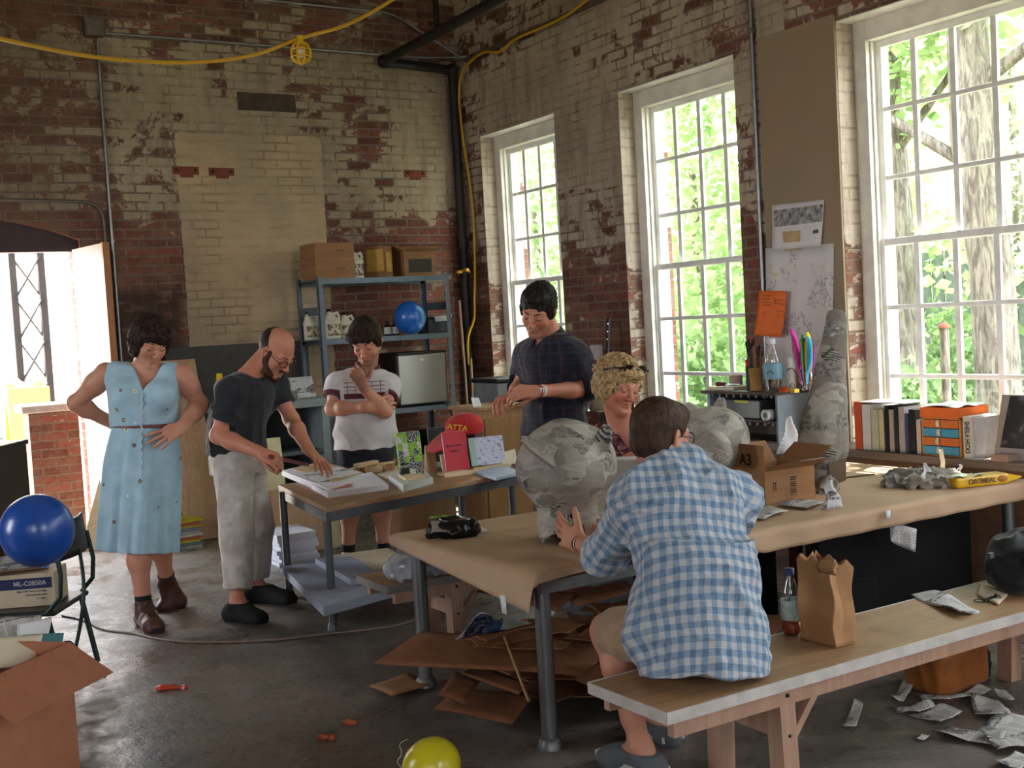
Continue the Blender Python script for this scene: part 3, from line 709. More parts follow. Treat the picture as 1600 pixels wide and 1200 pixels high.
class Head:
    def __init__(s, c, yaw, pitch, roll=0, sc=1.0, female=False):
        s.c = V(c); s.F = face_dir(yaw, pitch); up = V((0, 0, 1)); X = s.F.cross(up).normalized()   # X = the person's right
        U = X.cross(s.F).normalized(); r = radians(roll); s.X = X*cos(r) + U*sin(r); s.U = s.X.cross(s.F).normalized()
        s.s = sc*PS; s.fem = female
    def p(s, x, y, z): return s.c + (s.X*x + s.F*y + s.U*z)*s.s
    @property
    def R(s): return (s.X, s.F, s.U)
    def local(s, P):
        return np.stack([(P-A3(s.c)) @ A3(a) for a in s.R], -1)/s.s
    def skin(s, d, lids=.5, fat=0., nose=1.0):
        e = s.s
        def el(c, r, **k): d.el(s.p(*c), [x*e for x in r], s.R, **k)
        def rc(a, b, ra, rb=None, **k): d.rc(s.p(*a), s.p(*b), ra*e, (ra if rb is None else rb)*e, **k)
        el((0, -.018, .032), (.074+fat*.4, .094, .086), k=.02)
        el((0, .028, -.028), (.060+fat, .060, .078), k=.03)
        for m in (-1, 1):
            rc((m*(.050+fat), .0, -.055), (m*.016, .060, -.099), .021+fat*.6, .017, k=.03)
            el((m*.038, .052, -.032), (.024+fat*.6, .026, .026), k=.02)
            rc((m*.045, .064, .016), (m*.010, .082, .014), .011, .009, k=.016)
        rc((-.006, .066, -.102), (.006, .066, -.102), .019+fat*.4, k=.02)
        for m in (-1, 1): el((m*.033, .094, -.004), (.019, .018, .013), op='s', k=.014)
        rc((0, .084, .006), (0, .105*nose, -.030), .0075, .0095, k=.012)
        el((0, .108*nose, -.036), (.0115, .0105, .0095), k=.008)
        for m in (-1, 1): el((m*.0115, .097, -.039), (.0085, .010, .0075), k=.006)
        rc((-.018, .078, -.0635), (.018, .078, -.0635), .0075, k=.010); rc((0, .087, -.0625), (0, .087, -.0625), .0075, k=.008)
        rc((-.013, .080, -.0745), (.013, .080, -.0745), .0085, k=.008)
        rc((-.021, .085, -.0685), (.021, .085, -.0685), .0022, op='s', k=.005); el((0, .092, -.088), (.016, .008, .006), op='s', k=.012)
        for m in (-1, 1):
            R2 = ((s.X*cos(.35*m)+s.F*sin(.35*m)), (s.F*cos(.35*m)-s.X*sin(.35*m)), s.U)
            d.el(s.p(m*.076, -.012, -.008), [.009*e, .020*e, .031*e], R2, k=.008)
            d.el(s.p(m*.084, -.006, -.006), [.006*e, .011*e, .018*e], R2, op='s', k=.005)
            el((m*.033, .071, -.003), (.0155, .0150, .0138), k=.005)                                   # closed lid over the eye
            if lids > .1: el((m*.033, .0905, -.006-.004*(1-lids)), (.0125, .009, .0016+.0042*lids), op='s', k=.0015)
    def extras(s, par, m_eye, m_brow, lids=.5, brow=1.0, brow_z=.022):
        o = par.location
        for m in (-1, 1):
            if lids > .1:
                mb = MB(); mb.ball(s.p(m*.033, .0725, -.004)-o, .0130*s.s, 14, 10); mb.cur = 1; mb.ball(s.p(m*.033, .0795, -.0075)-o, (.0062*s.s,)*3, 10, 8); mb.build('eye', m_eye, par)
            else:
                mb = MB(); mb.cur = 1; mb.tube([s.p(m*(.033+t*.0125), .0853-.006*t*t, -.0085-.0022*(1-t*t)) - o for t in (-1, -.5, 0, .5, 1)], [.001, .0017*s.s, .002*s.s, .0017*s.s, .001], 6); mb.build('eyelash', m_eye, par)
            br = MB(); br.tube([s.p(m*x, y, z+brow_z) - o for x, y, z in ((.012, .0895, -.003), (.022, .0885, .0015), (.034, .082, .004), (.047, .069, .000))], [.003*brow, .0042*brow, .0038*brow, .0015], 8, flat=.55); br.build('eyebrow', m_brow, par)
    def attrs(s, stub=0., lipc=.65, cheek=.35):
        def flush(P):
            q = s.local(P); x, y, z = np.abs(q[:, 0]), q[:, 1], q[:, 2]
            lip = np.exp(-((z+.069)/.0095)**2-(x/.021)**2)*(y > .06)
            ck = np.exp(-((x-.042)**2+(z+.032)**2)/.022**2)*(y > .02); ns = np.exp(-(x**2+(z+.035)**2)/.016**2)*(y > .08)
            er = np.exp(-((x-.08)**2/.012**2+(z+.01)**2/.03**2))
            return np.clip(lip*lipc + ck*cheek + ns*cheek*.9 + er*.4, 0, 1)
        def stubble(P):
            q = s.local(P); x, y, z = np.abs(q[:, 0]), q[:, 1], q[:, 2]
            lip = np.exp(-((z+.069)/.008)**2-(x/.02)**2)
            return stub*np.clip((-.045-z)/.02, 0, 1)*np.clip((z+.16)/.03, 0, 1)*np.clip((y+.01)/.02, 0, 1)*(1-.9*lip)
        return {'flush': flush, 'stubble': stubble}
def hand(d, wr, fwd, palm, thumb, sc=1.0, curl=(25, 30, 35, 40), spread=4., tc=(30, 25), tout=38, tdrop=18, lens=1.0):
    """fwd: wrist to knuckles, palm: way the palm faces, thumb: +1/-1 along fwd x palm; curl per finger in degrees"""
    e = sc*PS*1.03; wr = V(wr); f = V(fwd).normalized(); n = V(palm); n = (n-f*n.dot(f)).normalized(); sd = f.cross(n)*thumb
    d.rc(wr - f*.012*e, wr + f*.022*e, .024*e, .028*e, k=.016*e, flat=(n, .62))
    K = []
    for i, (o, l) in enumerate(((.031, .090), (.0105, .094), (-.010, .089), (-.029, .080))):
        b = wr + (f*.012 + sd*o*.62)*e; kn = wr + (f*l + sd*o - n*(.002 if i in (0, 3) else -.001))*e; K.append(kn)
        d.rc(b, kn, .0125*e, .0112*e, k=.012*e)
    d.rc(wr + (f*.035+n*.004+sd*.006)*e, wr + (f*.075+n*.003)*e, .020*e, .019*e, k=.012*e, flat=(n, .55))
    L = ((.045, .027, .021), (.050, .031, .022), (.046, .029, .022), (.036, .022, .020)); rr = (.0095, .0098, .0092, .0082)
    tips = []
    for i in range(4):
        c = curl[i] if isinstance(curl, (tuple, list)) else curl
        c3 = c if isinstance(c, (tuple, list)) else (c, c*1.15, c*.7)
        sp = radians(spread*(1.4, .4, -.6, -1.7)[i]); dr = f*cos(sp) + sd*sin(sp); ang = 0; p = K[i]; r = rr[i]*e
        for j in range(3):
            ang += radians(c3[j]); v = dr*cos(ang) + n*sin(ang); q = p + v*L[i][j]*e*lens
            d.rc(p, q, r*(1.04-.08*j), r*(.96-.09*j), k=.0035*e); p = q
        tips.append(p)
    b0 = wr + (f*.016 + sd*.020 + n*.006)*e; ta = radians(tout); td = radians(tdrop)
    v = (f*cos(ta) + sd*sin(ta))*cos(td) + n*sin(td); m1 = b0 + v*.044*e
    d.rc(b0, m1, .0155*e, .0118*e, k=.014*e)
    ta2 = ta - radians(tc[0]); v2 = (f*cos(ta2)+sd*sin(ta2))*cos(td*1.3) + n*sin(td*1.3); m2 = m1 + v2*.034*e; d.rc(m1, m2, .0115*e, .0103*e, k=.006*e)
    ta3 = ta2 - radians(tc[1]); v3 = (f*cos(ta3)+sd*sin(ta3))*cos(td*1.5) + n*sin(td*1.5); m3 = m2 + v3*.027*e; d.rc(m2, m3, .0104*e, .0082*e, k=.005*e)
    return tips, m3
def arm(d, sh, el, wr, sc=1.0, fl=None):
    e = sc*PS; sh, el, wr = V(sh), V(el), V(wr); u = (el-sh); w = (wr-el)
    d.rc(sh, sh+u*.35, .052*e, .049*e, k=.03*e); d.rc(sh+u*.35, el-u*.06, .047*e, .038*e, k=.03*e); d.rc(el, el, .038*e, k=.02*e)
    d.rc(el, el+w*.32, .038*e, .0435*e, k=.025*e); d.rc(el+w*.32, wr-w*.1, .042*e, .029*e, k=.02*e); d.rc(wr-w*.12, wr, .0285*e, .0265*e, k=.015*e)
def leg(d, hip, kn, an, sc=1.0):
    e = sc*PS; hip, kn, an = V(hip), V(kn), V(an); u = kn-hip; w = an-kn
    d.rc(hip, hip+u*.5, .088*e, .074*e, k=.04*e); d.rc(hip+u*.5, kn, .074*e, .056*e, k=.03*e); d.rc(kn, kn+w*.06, .055*e, .052*e, k=.02*e)
    bk = -(u.normalized()-w.normalized()*u.normalized().dot(w.normalized())); bk = bk.normalized()*.012*e if bk.length > .1 else V((0, 0, 0))
    bk = -bk
    d.rc(kn+w*.08, kn+w*.32-bk, .050*e, .056*e, k=.03*e); d.rc(kn+w*.32-bk, kn+w*.75, .055*e, .037*e, k=.03*e); d.rc(kn+w*.75, an, .036*e, .034*e, k=.02*e)
def foot(d, an, toe, sc=1.0, grow=0., heel=.05, k=.02):
    """an = ankle joint, toe = point on the ground under the toes"""
    e = sc*PS; an, toe = V(an), V(toe); h = V((toe.x-an.x, toe.y-an.y, 0)).normalized()
    up = V((0, 0, 1)); side = h.cross(up)
    hl = V((an.x, an.y, toe.z)) - h*heel*e
    if an.z - toe.z > .16*e: hl = an - up*.085*e - h*heel*e
    d.rc(an, hl+up*.034*e, .036*e+grow, .034*e+grow, k=k); d.rc(hl+up*.034*e, toe+up*.024*e-h*.04*e, .033*e+grow, .030*e+grow, k=k)
    d.rc(an+h*.01, toe+up*.024*e-h*.07*e, .034*e+grow, .033*e+grow, k=.03*e)
    d.rc(toe+up*.026*e-h*.055*e-side*.018*e, toe+up*.021*e-h*.015*e-side*.014*e, .027*e+grow, .021*e+grow, k=k); d.rc(toe+up*.026*e-h*.06*e+side*.018*e, toe+up*.020*e-h*.03*e+side*.018*e, .027*e+grow, .020*e+grow, k=k)
    return hl
def torso(d, pel, nb, Lp, Ls, sh, sc=1.0, ease=0., fem=False, belly=0., front=None, cap=False, hunch=0., t0=-.12):
    """trunk from the crotch to the base of the neck; Lp, Ls = sideways axes at the hips and shoulders"""
    e = sc*PS; pel, nb = V(pel), V(nb); L = (V(Lp)+V(Ls)).normalized()
    hw = (.172, .168, .148, .140, .152, .165, .150, .088) if not fem else (.182, .178, .148, .125, .138, .150, .138, .075)
    dp = (.100, .112, .104, .098, .108, .112, .092, .060) if not fem else (.105, .115, .098, .090, .112, .112, .085, .055)
    ts = (0, .09, .26, .42, .60, .78, .92, 1.0)
    ax = nb-pel; A = pel + ax*t0; st = []
    for t, a, b in zip(ts, hw, dp):
        w = -belly*math.exp(-((t-.30)/.2)**2); st.append((t, a*e+ease, b*e+ease*.9-w, 0, (w if front is None else w*front) + hunch*math.exp(-((t-.7)/.25)**2)))
    d.loft(A, nb, L, st, k=.05*e, cap=cap)
    for s_ in sh: d.rc(nb - ax.normalized()*.035*e + (V(s_)-nb)*.25, V(s_), .052*e+ease, .053*e+ease, k=.05*e)
# ================================================================ the six people
SKIN = skin_mat('skin_fair', '#c08a70', '#b06048'); SKIN2 = skin_mat('skin_ruddy', '#bd8268', '#a8503c')
EYEM = [mat('eye_white', '#cfc6bd', .3), mat('dark_lash', '#1d1512', .5)]
HDARK = hair_mat('dark_brown_hair', '#1d1310', '#36241b'); HBLACK = hair_mat('near_black_hair', '#120e0d', '#2a211c'); HBLOND = hair_mat('curly_blond_hair', '#7d623f', '#bfa172'); HBROWN = hair_mat('short_brown_hair', '#2a1c15', '#4a3324')
BLACKF = mat('black_frame', '#0d0d0e', .3)
g = G('lens_glass'); tr = g.n('ShaderNodeBsdfTransparent'); gl = g.n('ShaderNodeBsdfGlossy'); mx = g.n('ShaderNodeMixShader'); gl.inputs['Roughness'].default_value = .05; mx.inputs[0].default_value = .12
g.nt.links.new(tr.outputs[0], mx.inputs[1]); g.nt.links.new(gl.outputs[0], mx.inputs[2]); g.nt.links.new(mx.outputs[0], g.out.inputs[0]); LENS = g.m
def person(label, foot_px, w0, base=None):
    b = base if base is not None else at(*foot_px, z=0); b = V((b.x, b.y, 0))
    return thing('person', label, 'person', b), (lambda px, py, d=0.: at(px, py, w=w0+d))
def wedge(d, planes, lo, hi, op='s', k=0.):
    pl = [(A3(o), A3(V(n).normalized())) for o, n in planes]
    def fn(p):
        r = (p-pl[0][0]) @ pl[0][1]
        for o, n in pl[1:]: r = np.maximum(r, (p-o) @ n)
        return r
    return d._p(fn, lo, hi, k, op)
def vneck(d, apex, a, b, F, k=.004):
    """cuts a V out of the front of a garment: apex low, a and b at the sides of the neck"""
    apex, a, b, F = V(apex), V(a), V(b), V(F); c = (a+b)/2
    n1 = F.cross(a-apex); n1 = n1 if (b-apex).dot(n1) < 0 else -n1
    n2 = F.cross(b-apex); n2 = n2 if (a-apex).dot(n2) < 0 else -n2
    wedge(d, [(apex, n1), (apex, n2), (apex-F*.16, -F)], [min(apex[i], a[i], b[i])-.25 for i in range(3)], [max(apex[i], a[i], b[i])+.25 for i in range(3)], k=k)
def hit(d, px, py, w0, w1, n=260):
    """first point of a field's surface along a line of sight between two depths"""
    P = np.array([A3(at(px, py, w=w0+(w1-w0)*i/n)) for i in range(n+1)], np.float32)
    v = d.eval(P[None])[0]; i = np.argmax(v < 0) if (v < 0).any() else int(np.argmin(v)); return V(P[i].tolist())
def glasses(par, H, m, sc=1.0, th=.0017, lens=True, dz=0., col=None):
    mb = MB(); ln = MB(); o = par.location
    for s_ in (-1, 1):
        ring = [H.p(s_*(.034+.0245*sc*cos(q)*(1.02 if abs(cos(q)) < .8 else 1)), .0985-.010*max(0, cos(q)*1)**2, -.006+dz+.0185*sc*sin(q)*(1.05 if sin(q) > 0 else .95)) - o for q in [2*pi*i/20 for i in range(20)]]
        mb.tube(ring, th*PS, 8, closed=True)
        ln.add([p for p in ring] + [sum(ring, V())/20], [(i, (i+1) % 20, 20) for i in range(20)], False)
        mb.tube([H.p(s_*.058, .090, dz-.001)-o, H.p(s_*.074, .07, dz)-o, H.p(s_*.0785, .0, dz+.003)-o, H.p(s_*.079, -.022, dz-.010)-o, H.p(s_*.077, -.03, dz-.022)-o], th*PS*.95, 8)
    mb.tube([H.p(-.012, .0995, dz)-o, H.p(0, .104, dz+.003)-o, H.p(.012, .0995, dz)-o], th*PS, 8)
    gl = mb.build('glasses', m, par)
    if lens: ln.build('lens', LENS, gl, fix=False)
    return gl
def sleeve(d, sh, el, wr, t, r0, r1, k=.03):
    """t<=1: part of the upper arm, t>1: down the forearm"""
    sh, el, wr = V(sh), V(el), V(wr)
    if t <= 1:
        e = sh+(el-sh)*t; d.rc(sh, e, r0, r1, k=k); early(d, 1); return e, (e-sh).normalized()
    e = el+(wr-el)*(t-1); d.rc(sh, el, r0, (r0+r1)/2, k=k); d.rc(el, e, (r0+r1)/2, r1, k=k); early(d, 2); return e, (e-el).normalized()
def early(d, n):
    """sleeves are shaped and cut before the trunk joins them"""
    q = d.P[-n:]; del d.P[-n:]; f = getattr(d, 'nf', 0); d.P[f:f] = q; d.nf = f+n
def cutcap(d, e, ax, r=.1):
    """flat opening of a sleeve or trouser leg: a short cylinder is taken off its round end"""
    e, ax = A3(V(e)), A3(V(ax).normalized()); r = r*.92; L = .085
    def fn(p):
        q = p-e; t = q @ ax; rr = np.sqrt(np.maximum((q*q).sum(-1)-t*t, 0)); return np.maximum(np.maximum(-t, t-L), rr-r)
    d._p(fn, e-.13, e+.13, 0., 's')
    if getattr(d, 'nf', 0): early(d, 1)
def strandy(H, f=90, amp=.004, z=0.3):
    """locks and ridges of combed hair, running down from the crown"""
    def fn(B):
        q = np.stack([(B-A3(H.c)) @ A3(a) for a in H.R], -1)/H.s
        y = q[..., 1]+.03; r = np.sqrt(q[..., 0]**2+y**2+1e-9); a = np.arctan2(q[..., 0], y) + (vnoise(q, 22, 9)-.5)*.5
        rad = np.maximum(np.sqrt(r*r+q[..., 2]**2), .05)
        n = vnoise(np.stack([np.cos(a)*17+3, np.sin(a)*17, rad*0+np.arctan2(r, q[..., 2])*2.2], -1), 1., 4)
        n2 = vnoise(np.stack([np.cos(a)*38, np.sin(a)*38+5, np.arctan2(r, q[..., 2])*3], -1), 1., 7)
        return (-(n-.5)*amp*2.2 - (n2-.5)*amp*1.6).astype(np.float32)
    return fn
UPZ = V((0, 0, 1))
def rnd_pts(): pass

# ---- woman in the blue dress ------------------------------------------------------------
def woman_in_dress():
    P, J = person('woman with short dark hair in a light blue flower-print dress, hands on hips', (238, 972), 6.70)
    sk = Sdf(.02); F = face_dir(8, 0); R = F.cross(UPZ)
    pel, nb = J(223, 712), J(226, 577, .0)
    shR, elR, wrR = J(165, 584), J(119, 630, .07), J(163, 655, .17); shL, elL, wrL = J(284, 586), J(312, 632, .05), J(285, 668, -.12)
    hd = Head(J(234, 534, -.05), 40, 26, 5, 1.05, True)
    hd.skin(sk, lids=0., fat=.003)
    sk.rc(hd.p(0, -.025, -.06), nb+UPZ*.01, .053*PS, .060*PS, k=.03)
    torso(sk, pel, nb, R, R, (shR+(nb-shR)*.05, shL+(nb-shL)*.05), 1.16, -.018, True)
    arm(sk, shR, elR, wrR, 1.12); arm(sk, shL, elL, wrL, 1.12)
    hand(sk, wrR, J(200, 672, .19)-wrR, -F*-1, -1, .95, 30)
    hand(sk, wrL, J(263, 679, -.175)-wrL, CF*1.0+CR*.1, -1, .98, (12, 16, 18, 20), 9, tout=50, tdrop=45)
    hpR, hpL = J(204, 722), J(242, 722); knR, anR = J(212, 838, -.10), at(226, 956, w=6.62); knL, anL = J(246, 838, .05), at(262, 912, w=6.98)
    toeR, toeL = at(246, 990, z=0), at(247, 955, z=0)
    leg(sk, hpR, knR, anR, 1.05); leg(sk, hpL, knL, anL, 1.02)
    foot(sk, anR, toeR, 1.0); foot(sk, anL, toeL, 1.0)
    sobj('body', sk, .0042, SKIN, P, attrs=hd.attrs(0, .6, .3))
    hd.extras(P, EYEM, HDARK, 0., .8)
    # hair: a short bob with a side-swept fringe
    h = Sdf(.02); e = hd.s
    def el(c, r, **k): h.el(hd.p(*c), [x*e for x in r], hd.R, **k)
    el((0, -.022, .040), (.092, .108, .094)); el((0, -.05, -.02), (.088, .080, .085), k=.04)
    for m in (-1, 1): el((m*.072, .005, -.010), (.026, .048, .075), k=.03)
    el((.022, .062, .068), (.062, .045, .034), k=.03); el((-.045, .055, .052), (.040, .042, .042), k=.03)
    h.el(hd.p(.018, .115, -.045), [.062*e, .07*e, .078*e], hd.R, op='s', k=.015)
    h.disp(strandy(hd, 90, .006, .25)); h.disp(lambda B: ((vnoise(B, 30, 6)-.5)*.010+(vnoise(B, 85, 2)-.5)*.008).astype(np.float32))
    sobj('hair', h, .0042, HDARK, P)
    # dress
    dr = Sdf(.02); ax = (nb-pel)
    torso(dr, pel, nb, R, R, (shR+(nb-shR)*.30-UPZ*.012, shL+(nb-shL)*.30-UPZ*.012), 1.16, .012, True, front=1)
    wst = J(227, 665, 0)
    dr.loft(J(227, 676), J(226, 604), R, [(0, .178, .128), (.25, .190, .142), (.6, .178, .138), (1, .162, .12)], k=.05, cap=False)
    for bx_ in (198, 254): dr.el(J(bx_, 618, -.115), (.075, .06, .075), k=.06)
    ap = hit(dr, 223, 612, 6.3, 6.9); vneck(dr, ap, J(203, 560, -.1), J(262, 556, -.1), F, .005)
    dr.rc(nb-UPZ*.02, nb+UPZ*.1, .066, .07, k=.01, op='s')
    dr.cut(J(227, 664), -UPZ+F*.08)
    dr.disp(lambda B: (-folds(B, 13, 5, (1, 1, .35))*.0045).astype(np.float32))
    def flush0(Pn): return np.zeros(len(Pn))
    g = G('blue_flower_print'); o = g.tc(); nz = g.noise(o, 9, 4)
    c = g.mix(nz.st(.3, .7), '#93b1bf', '#a5c2cf')
    vd = g.vor(o, 12.5); vc = g.n('ShaderNodeTexVoronoi'); g.nt.links.new(o, vc.inputs['Vector']); vc.inputs['Scale'].default_value = 12.5
    cr, cg, cb = g.xyz(vc.outputs['Color'])
    dd = vd + (g.noise(o, 60, 2)-.5)*.20; spot = (1-dd.st(.13, .17))*cr.gt(.12); heart = (1-dd.st(.06, .09))*cr.gt(.12)
    c = g.mix(spot*.9, c, g.mix(cg.gt(.62), g.mix(cb.gt(.5), '#4d3a36', '#7a4f45'), '#d9d9c4')); c = g.mix(heart, c, g.mix(cb.gt(.5), '#c9a24a', '#5d6a3c'))
    g.set('Base Color', c); g.set('Roughness', .8); g.set('Specular IOR Level', .2); g.set('Sheen Weight', .2); g.bump(g.noise(o, 300, 2), .12, .002); DRESS = g.m
    bo = sobj('dress_bodice', dr, .005, DRESS, P)
    s = Sdf(.02)
    def pleat(t, a): return 1 + (.018+.10*t)*(np.sin(a*11+np.sin(a*3)*1.2+t*.8)*.55+np.sin(a*5+1)*.35) + .02*np.sin(a*23)*t
    s.loft(J(227, 663), J(214, 860, -.02), -R, [(0, .172, .128), (.12, .192, .142), (.3, .212, .158), (.6, .214, .168), (1, .213, .172)], mod=pleat, k=0)
    sobj('skirt', s, .0055, DRESS, P)
    b = Sdf(.01); b.loft(J(227, 668), J(227, 660), R, [(0, .183, .136), (1, .183, .136)]); b.loft(J(227, 669.5), J(227, 658.5), R, [(0, .177, .130), (1, .177, .130)], op='s', k=0)
    be = sobj('belt', b, .0035, mat('brown_leather', '#6b3527', .45, var=.15), P, relax=0)
    # scalloped button band
    mb = MB(); pts = []
    both = Sdf(0); both.P = dr.P + s.P
    for i in range(34):
        py = 614 + i*4.0; q = hit(both if py > 664 else dr, 222.5+1.6*sin(i*1.9)-i*.04, py, 6.3, 6.75); pts.append(q - CF*.004 - P.location)
    mb.tube(pts, .0042, 6); 
    for i in range(1, 34, 3): mb.ball(pts[i]-CF*.003, .0058, 8, 6)
    mb.build('button_band', mat('pale_trim', '#b7cbd2', .7), P)
    # boots
    bt = Sdf(.012)
    bts = mat('brown_boot_leather', '#4a2820', .5, var=.25, scale=30, bump=.2)
    for nm, an, toe, top, kn in (('boot', anR, toeR, .075, knR), ('boot', anL, toeL, .10, knL)):
        b = Sdf(.012); hl = foot(b, an, toe, 1.04, .009); u = (kn-an).normalized(); b.rc(an-u*.02, an+u*top, .046, .049, k=.02); cutcap(b, an+u*top*.9, u, .08)
        b.disp(lambda B: (-folds(B, 22, 3)*.0015).astype(np.float32))
        bo_ = sobj(nm, b, .0045, bts, P)
        h2 = V((toe.x-an.x, toe.y-an.y, 0)).normalized(); sd = h2.cross(UPZ); so_ = MB()
        if an.z - toe.z < .17:
            so_.sheet(lambda a, c: (hl*(1-a)+toe*a + sd*(c-.5)*.085*(1 if a > .45 else .85)*(1-max(0, a-.8)*2.2) - h2*.03*(1-a)*1.2 + h2*.02*a - P.location)*1.0 + UPZ*.016, 10, 4, .016, False)
            so_.build('sole', mat('dark_rubber', '#191514', .7), bo_)
        lc = MB()
        for i in range(5):
            q = an + h2*(.036+.014*i) + UPZ*(.045-.026*i); lc.tube([q-sd*.02-P.location, q+h2*.006+UPZ*.004-P.location, q+sd*.02-P.location], .0026, 6)
        lc.build('laces', mat('tan_laces', '#80644c', .8), bo_)
    sc_ = Sdf(.01); u = (knR-anR).normalized(); sc_.rc(anR+u*.04, anR+u*.105, .045, .047); cutcap(sc_, anR+u*.1, u, .09); sobj('sock', sc_, .005, cloth('black_knit', '#17171b'), P)
    rg = MB(); rg.tube([wrL + (J(263, 679, -.175)-wrL).normalized()*.10 + (CU*cos(q)+CF*sin(q))*.0115 + CU*-.006 - P.location for q in [2*pi*i/10 for i in range(10)]], .0018, 6, closed=True)
    rg.build('ring', mat('silver', '#c8c8c8', .25, 1.), P)
woman_in_dress()

# ---- bald man with ruler -----------------------------------------------------------------
def bald_man():
    P, J = person('bald bearded man in charcoal t-shirt and pale trousers bending over the book table', (388, 958), 6.86)
    sk = Sdf(.02); F = face_dir(72, 0); R = F.cross(UPZ)
    pel, nb = J(372, 703), J(391, 588, -.02)
    shR, elR, wrR = J(363, 611, -.17), J(341, 681, -.20), J(409, 708, -.32); shL, elL = J(427, 596, .15), J(455, 655, .12)
    wrL = at(484, 706, w=6.78); kL = at(502, 722, w=6.70)
    hd = Head(J(433, 550, -.03), 58, 40, 4, 1.06)
    hd.skin(sk, lids=0., fat=.003)
    sk.rc(hd.p(0, -.04, -.055), nb, .058*PS, .066*PS, k=.03)
    torso(sk, pel, nb, R, R, (shR, shL), 1.02, -.012)
    arm(sk, shR, elR, wrR, 1.06); arm(sk, shL, elL, wrL, 1.04)
    hand(sk, wrR, J(428, 717, -.36)-wrR, CF*.4+UPZ*-.5+CR*.2, -1, 1.0, (48, 55, 60, 62), 2, tc=(20, 20), tout=25, tdrop=25)
    tips, _ = hand(sk, wrL, kL-wrL, -UPZ-CR*.25, 1, 1.0, (14, 14, 16, 18), 6)
    hpR, hpL = J(364, 722, -.10), J(380, 718, .09); knR, anR = J(370, 832, -.18), at(371, 942, w=6.60); knL, anL = J(402, 822, .12), at(399, 914, w=7.05)
    leg(sk, hpR, knR, anR); leg(sk, hpL, knL, anL)
    toeR, toeL = at(412, 974, z=.0), at(458, 943, z=.0)
    foot(sk, anR, toeR); foot(sk, anL, toeL)
    at_ = hd.attrs(.0, .4, .4)
    sobj('body', sk, .0042, SKIN2, P, attrs=at_)
    hd.extras(P, EYEM, HDARK, 0., 1.0)
    glasses(P, hd, BLACKF, 1.0, .0019)
    e = hd.s
    h = Sdf(.02)                                                    # the fringe of hair round the back of a bald head
    h.el(hd.p(0, -.022, .026), [.0795*e, .101*e, .088*e], hd.R)
    wedge(h, [(hd.p(0, -.030, .055), -(hd.U*.62+hd.F*.78))], (-99,)*3, (99,)*3, 's', .006); wedge(h, [(hd.p(0, 0, -.045), hd.U-hd.F*.35)], (-99,)*3, (99,)*3, 's')
    for m in (-1, 1): h.el(hd.p(m*.082, -.010, -.012), [.022*e, .027*e, .036*e], hd.R, op='s', k=.006)
    h.disp(strandy(hd, 80, .003)); sobj('hair', h, .004, HDARK, P)
    b = Sdf(.02)
    for m in (-1, 1): b.rc(hd.p(m*.0705, .014, .008), hd.p(m*.066, .012, -.045), .010*e, .015*e); b.rc(hd.p(m*.064, .012, -.045), hd.p(m*.050, .040, -.092), .016*e, .022*e); b.rc(hd.p(m*.05, .040, -.09), hd.p(0, .070, -.112), .022*e, .020*e)
    b.rc(hd.p(-.018, .088, -.056), hd.p(.018, .088, -.056), .0075*e, k=.01)
    b.el(hd.p(0, .092, -.0685), [.021*e, .018*e, .0085*e], hd.R, op='s', k=.004)
    b.disp(lambda B: ((vnoise(B, 110, 2)-.5)*.008).astype(np.float32)); sobj('beard', b, .004, hair_mat('brown_beard', '#2f1d14', '#573623'), P)
    t = Sdf(.02)
    torso(t, pel, nb, R, R, (shR, shL), 1.04, .016, belly=.03, t0=-.02, cap=False)
    t.loft(J(366, 712), J(372, 640), R, [(0, .182, .150), (.5, .178, .148), (1, .165, .14)], k=.05)
    eR, axR = sleeve(t, shR, elR, wrR, .68, .072, .074); eL, axL = sleeve(t, shL, elL, wrL, .62, .066, .068)
    cutcap(t, eR, axR, .1); cutcap(t, eL, axL, .1)
    t.rc(nb+(hd.p(0, -.04, -.055)-nb)*.35, hd.p(0, -.03, -.05), .061*PS, .06*PS, k=.006, op='s')
    t.disp(lambda B: (-folds(B, 10, 8, (1, 1, .6))*.006 - folds(B, 22, 4)*.002).astype(np.float32))
    sobj('t_shirt', t, .005, cloth('charcoal_jersey', '#222327'), P)
    tr_ = Sdf(.03)
    tr_.loft(J(371, 740), J(369, 690), R, [(0, .165, .150), (1, .172, .14)], k=.05, cap=True)
    for hp, kn, an, hem in ((hpR, knR, anR, .76), (hpL, knL, anL, .80)):
        q = kn+(an-kn)*hem; tr_.rc(hp, kn, .118, .092, k=.03); tr_.rc(kn, q, .092, .078, k=.03)
    for kn, an, hem in ((knR, anR, .80), (knL, anL, .84)): cutcap(tr_, kn+(an-kn)*hem, an-kn, .1)
    tr_.cut(J(370, 693), UPZ)
    tr_.disp(lambda B: (-folds(B, 9, 11, (1, 1, .7))*.007 - folds(B, 20, 12, (1, 1, 1.3))*.0025).astype(np.float32))
    tro = sobj('trousers', tr_, .005, cloth('pale_grey_cotton', '#b3aaa2'), P)
    for an, toe in ((anR, toeR), (anL, toeL)):
        b = Sdf(.012); hl = foot(b, an, toe, 1.06, .010); b.cut(an+UPZ*.005, UPZ)
        b.disp(lambda B: (-folds(B, 25, 3)*.0012).astype(np.float32)); bo_ = sobj('shoe', b, .0045, mat('black_suede', '#141415', .8), P)
        h2 = V((toe.x-an.x, toe.y-an.y, 0)).normalized(); sd = h2.cross(UPZ); lc = MB()
        for i in range(4):
            q = an + h2*(.040+.022*i) + UPZ*(.012-.016*i); lc.tube([q-sd*.022-P.location, q+UPZ*.005-P.location, q+sd*.022-P.location], .003, 6)
        lc.build('laces', mat('black_laces', '#202022', .8), bo_)
    sk2 = MB()
    return P, (wrR, wrL, tips)
bald_man()

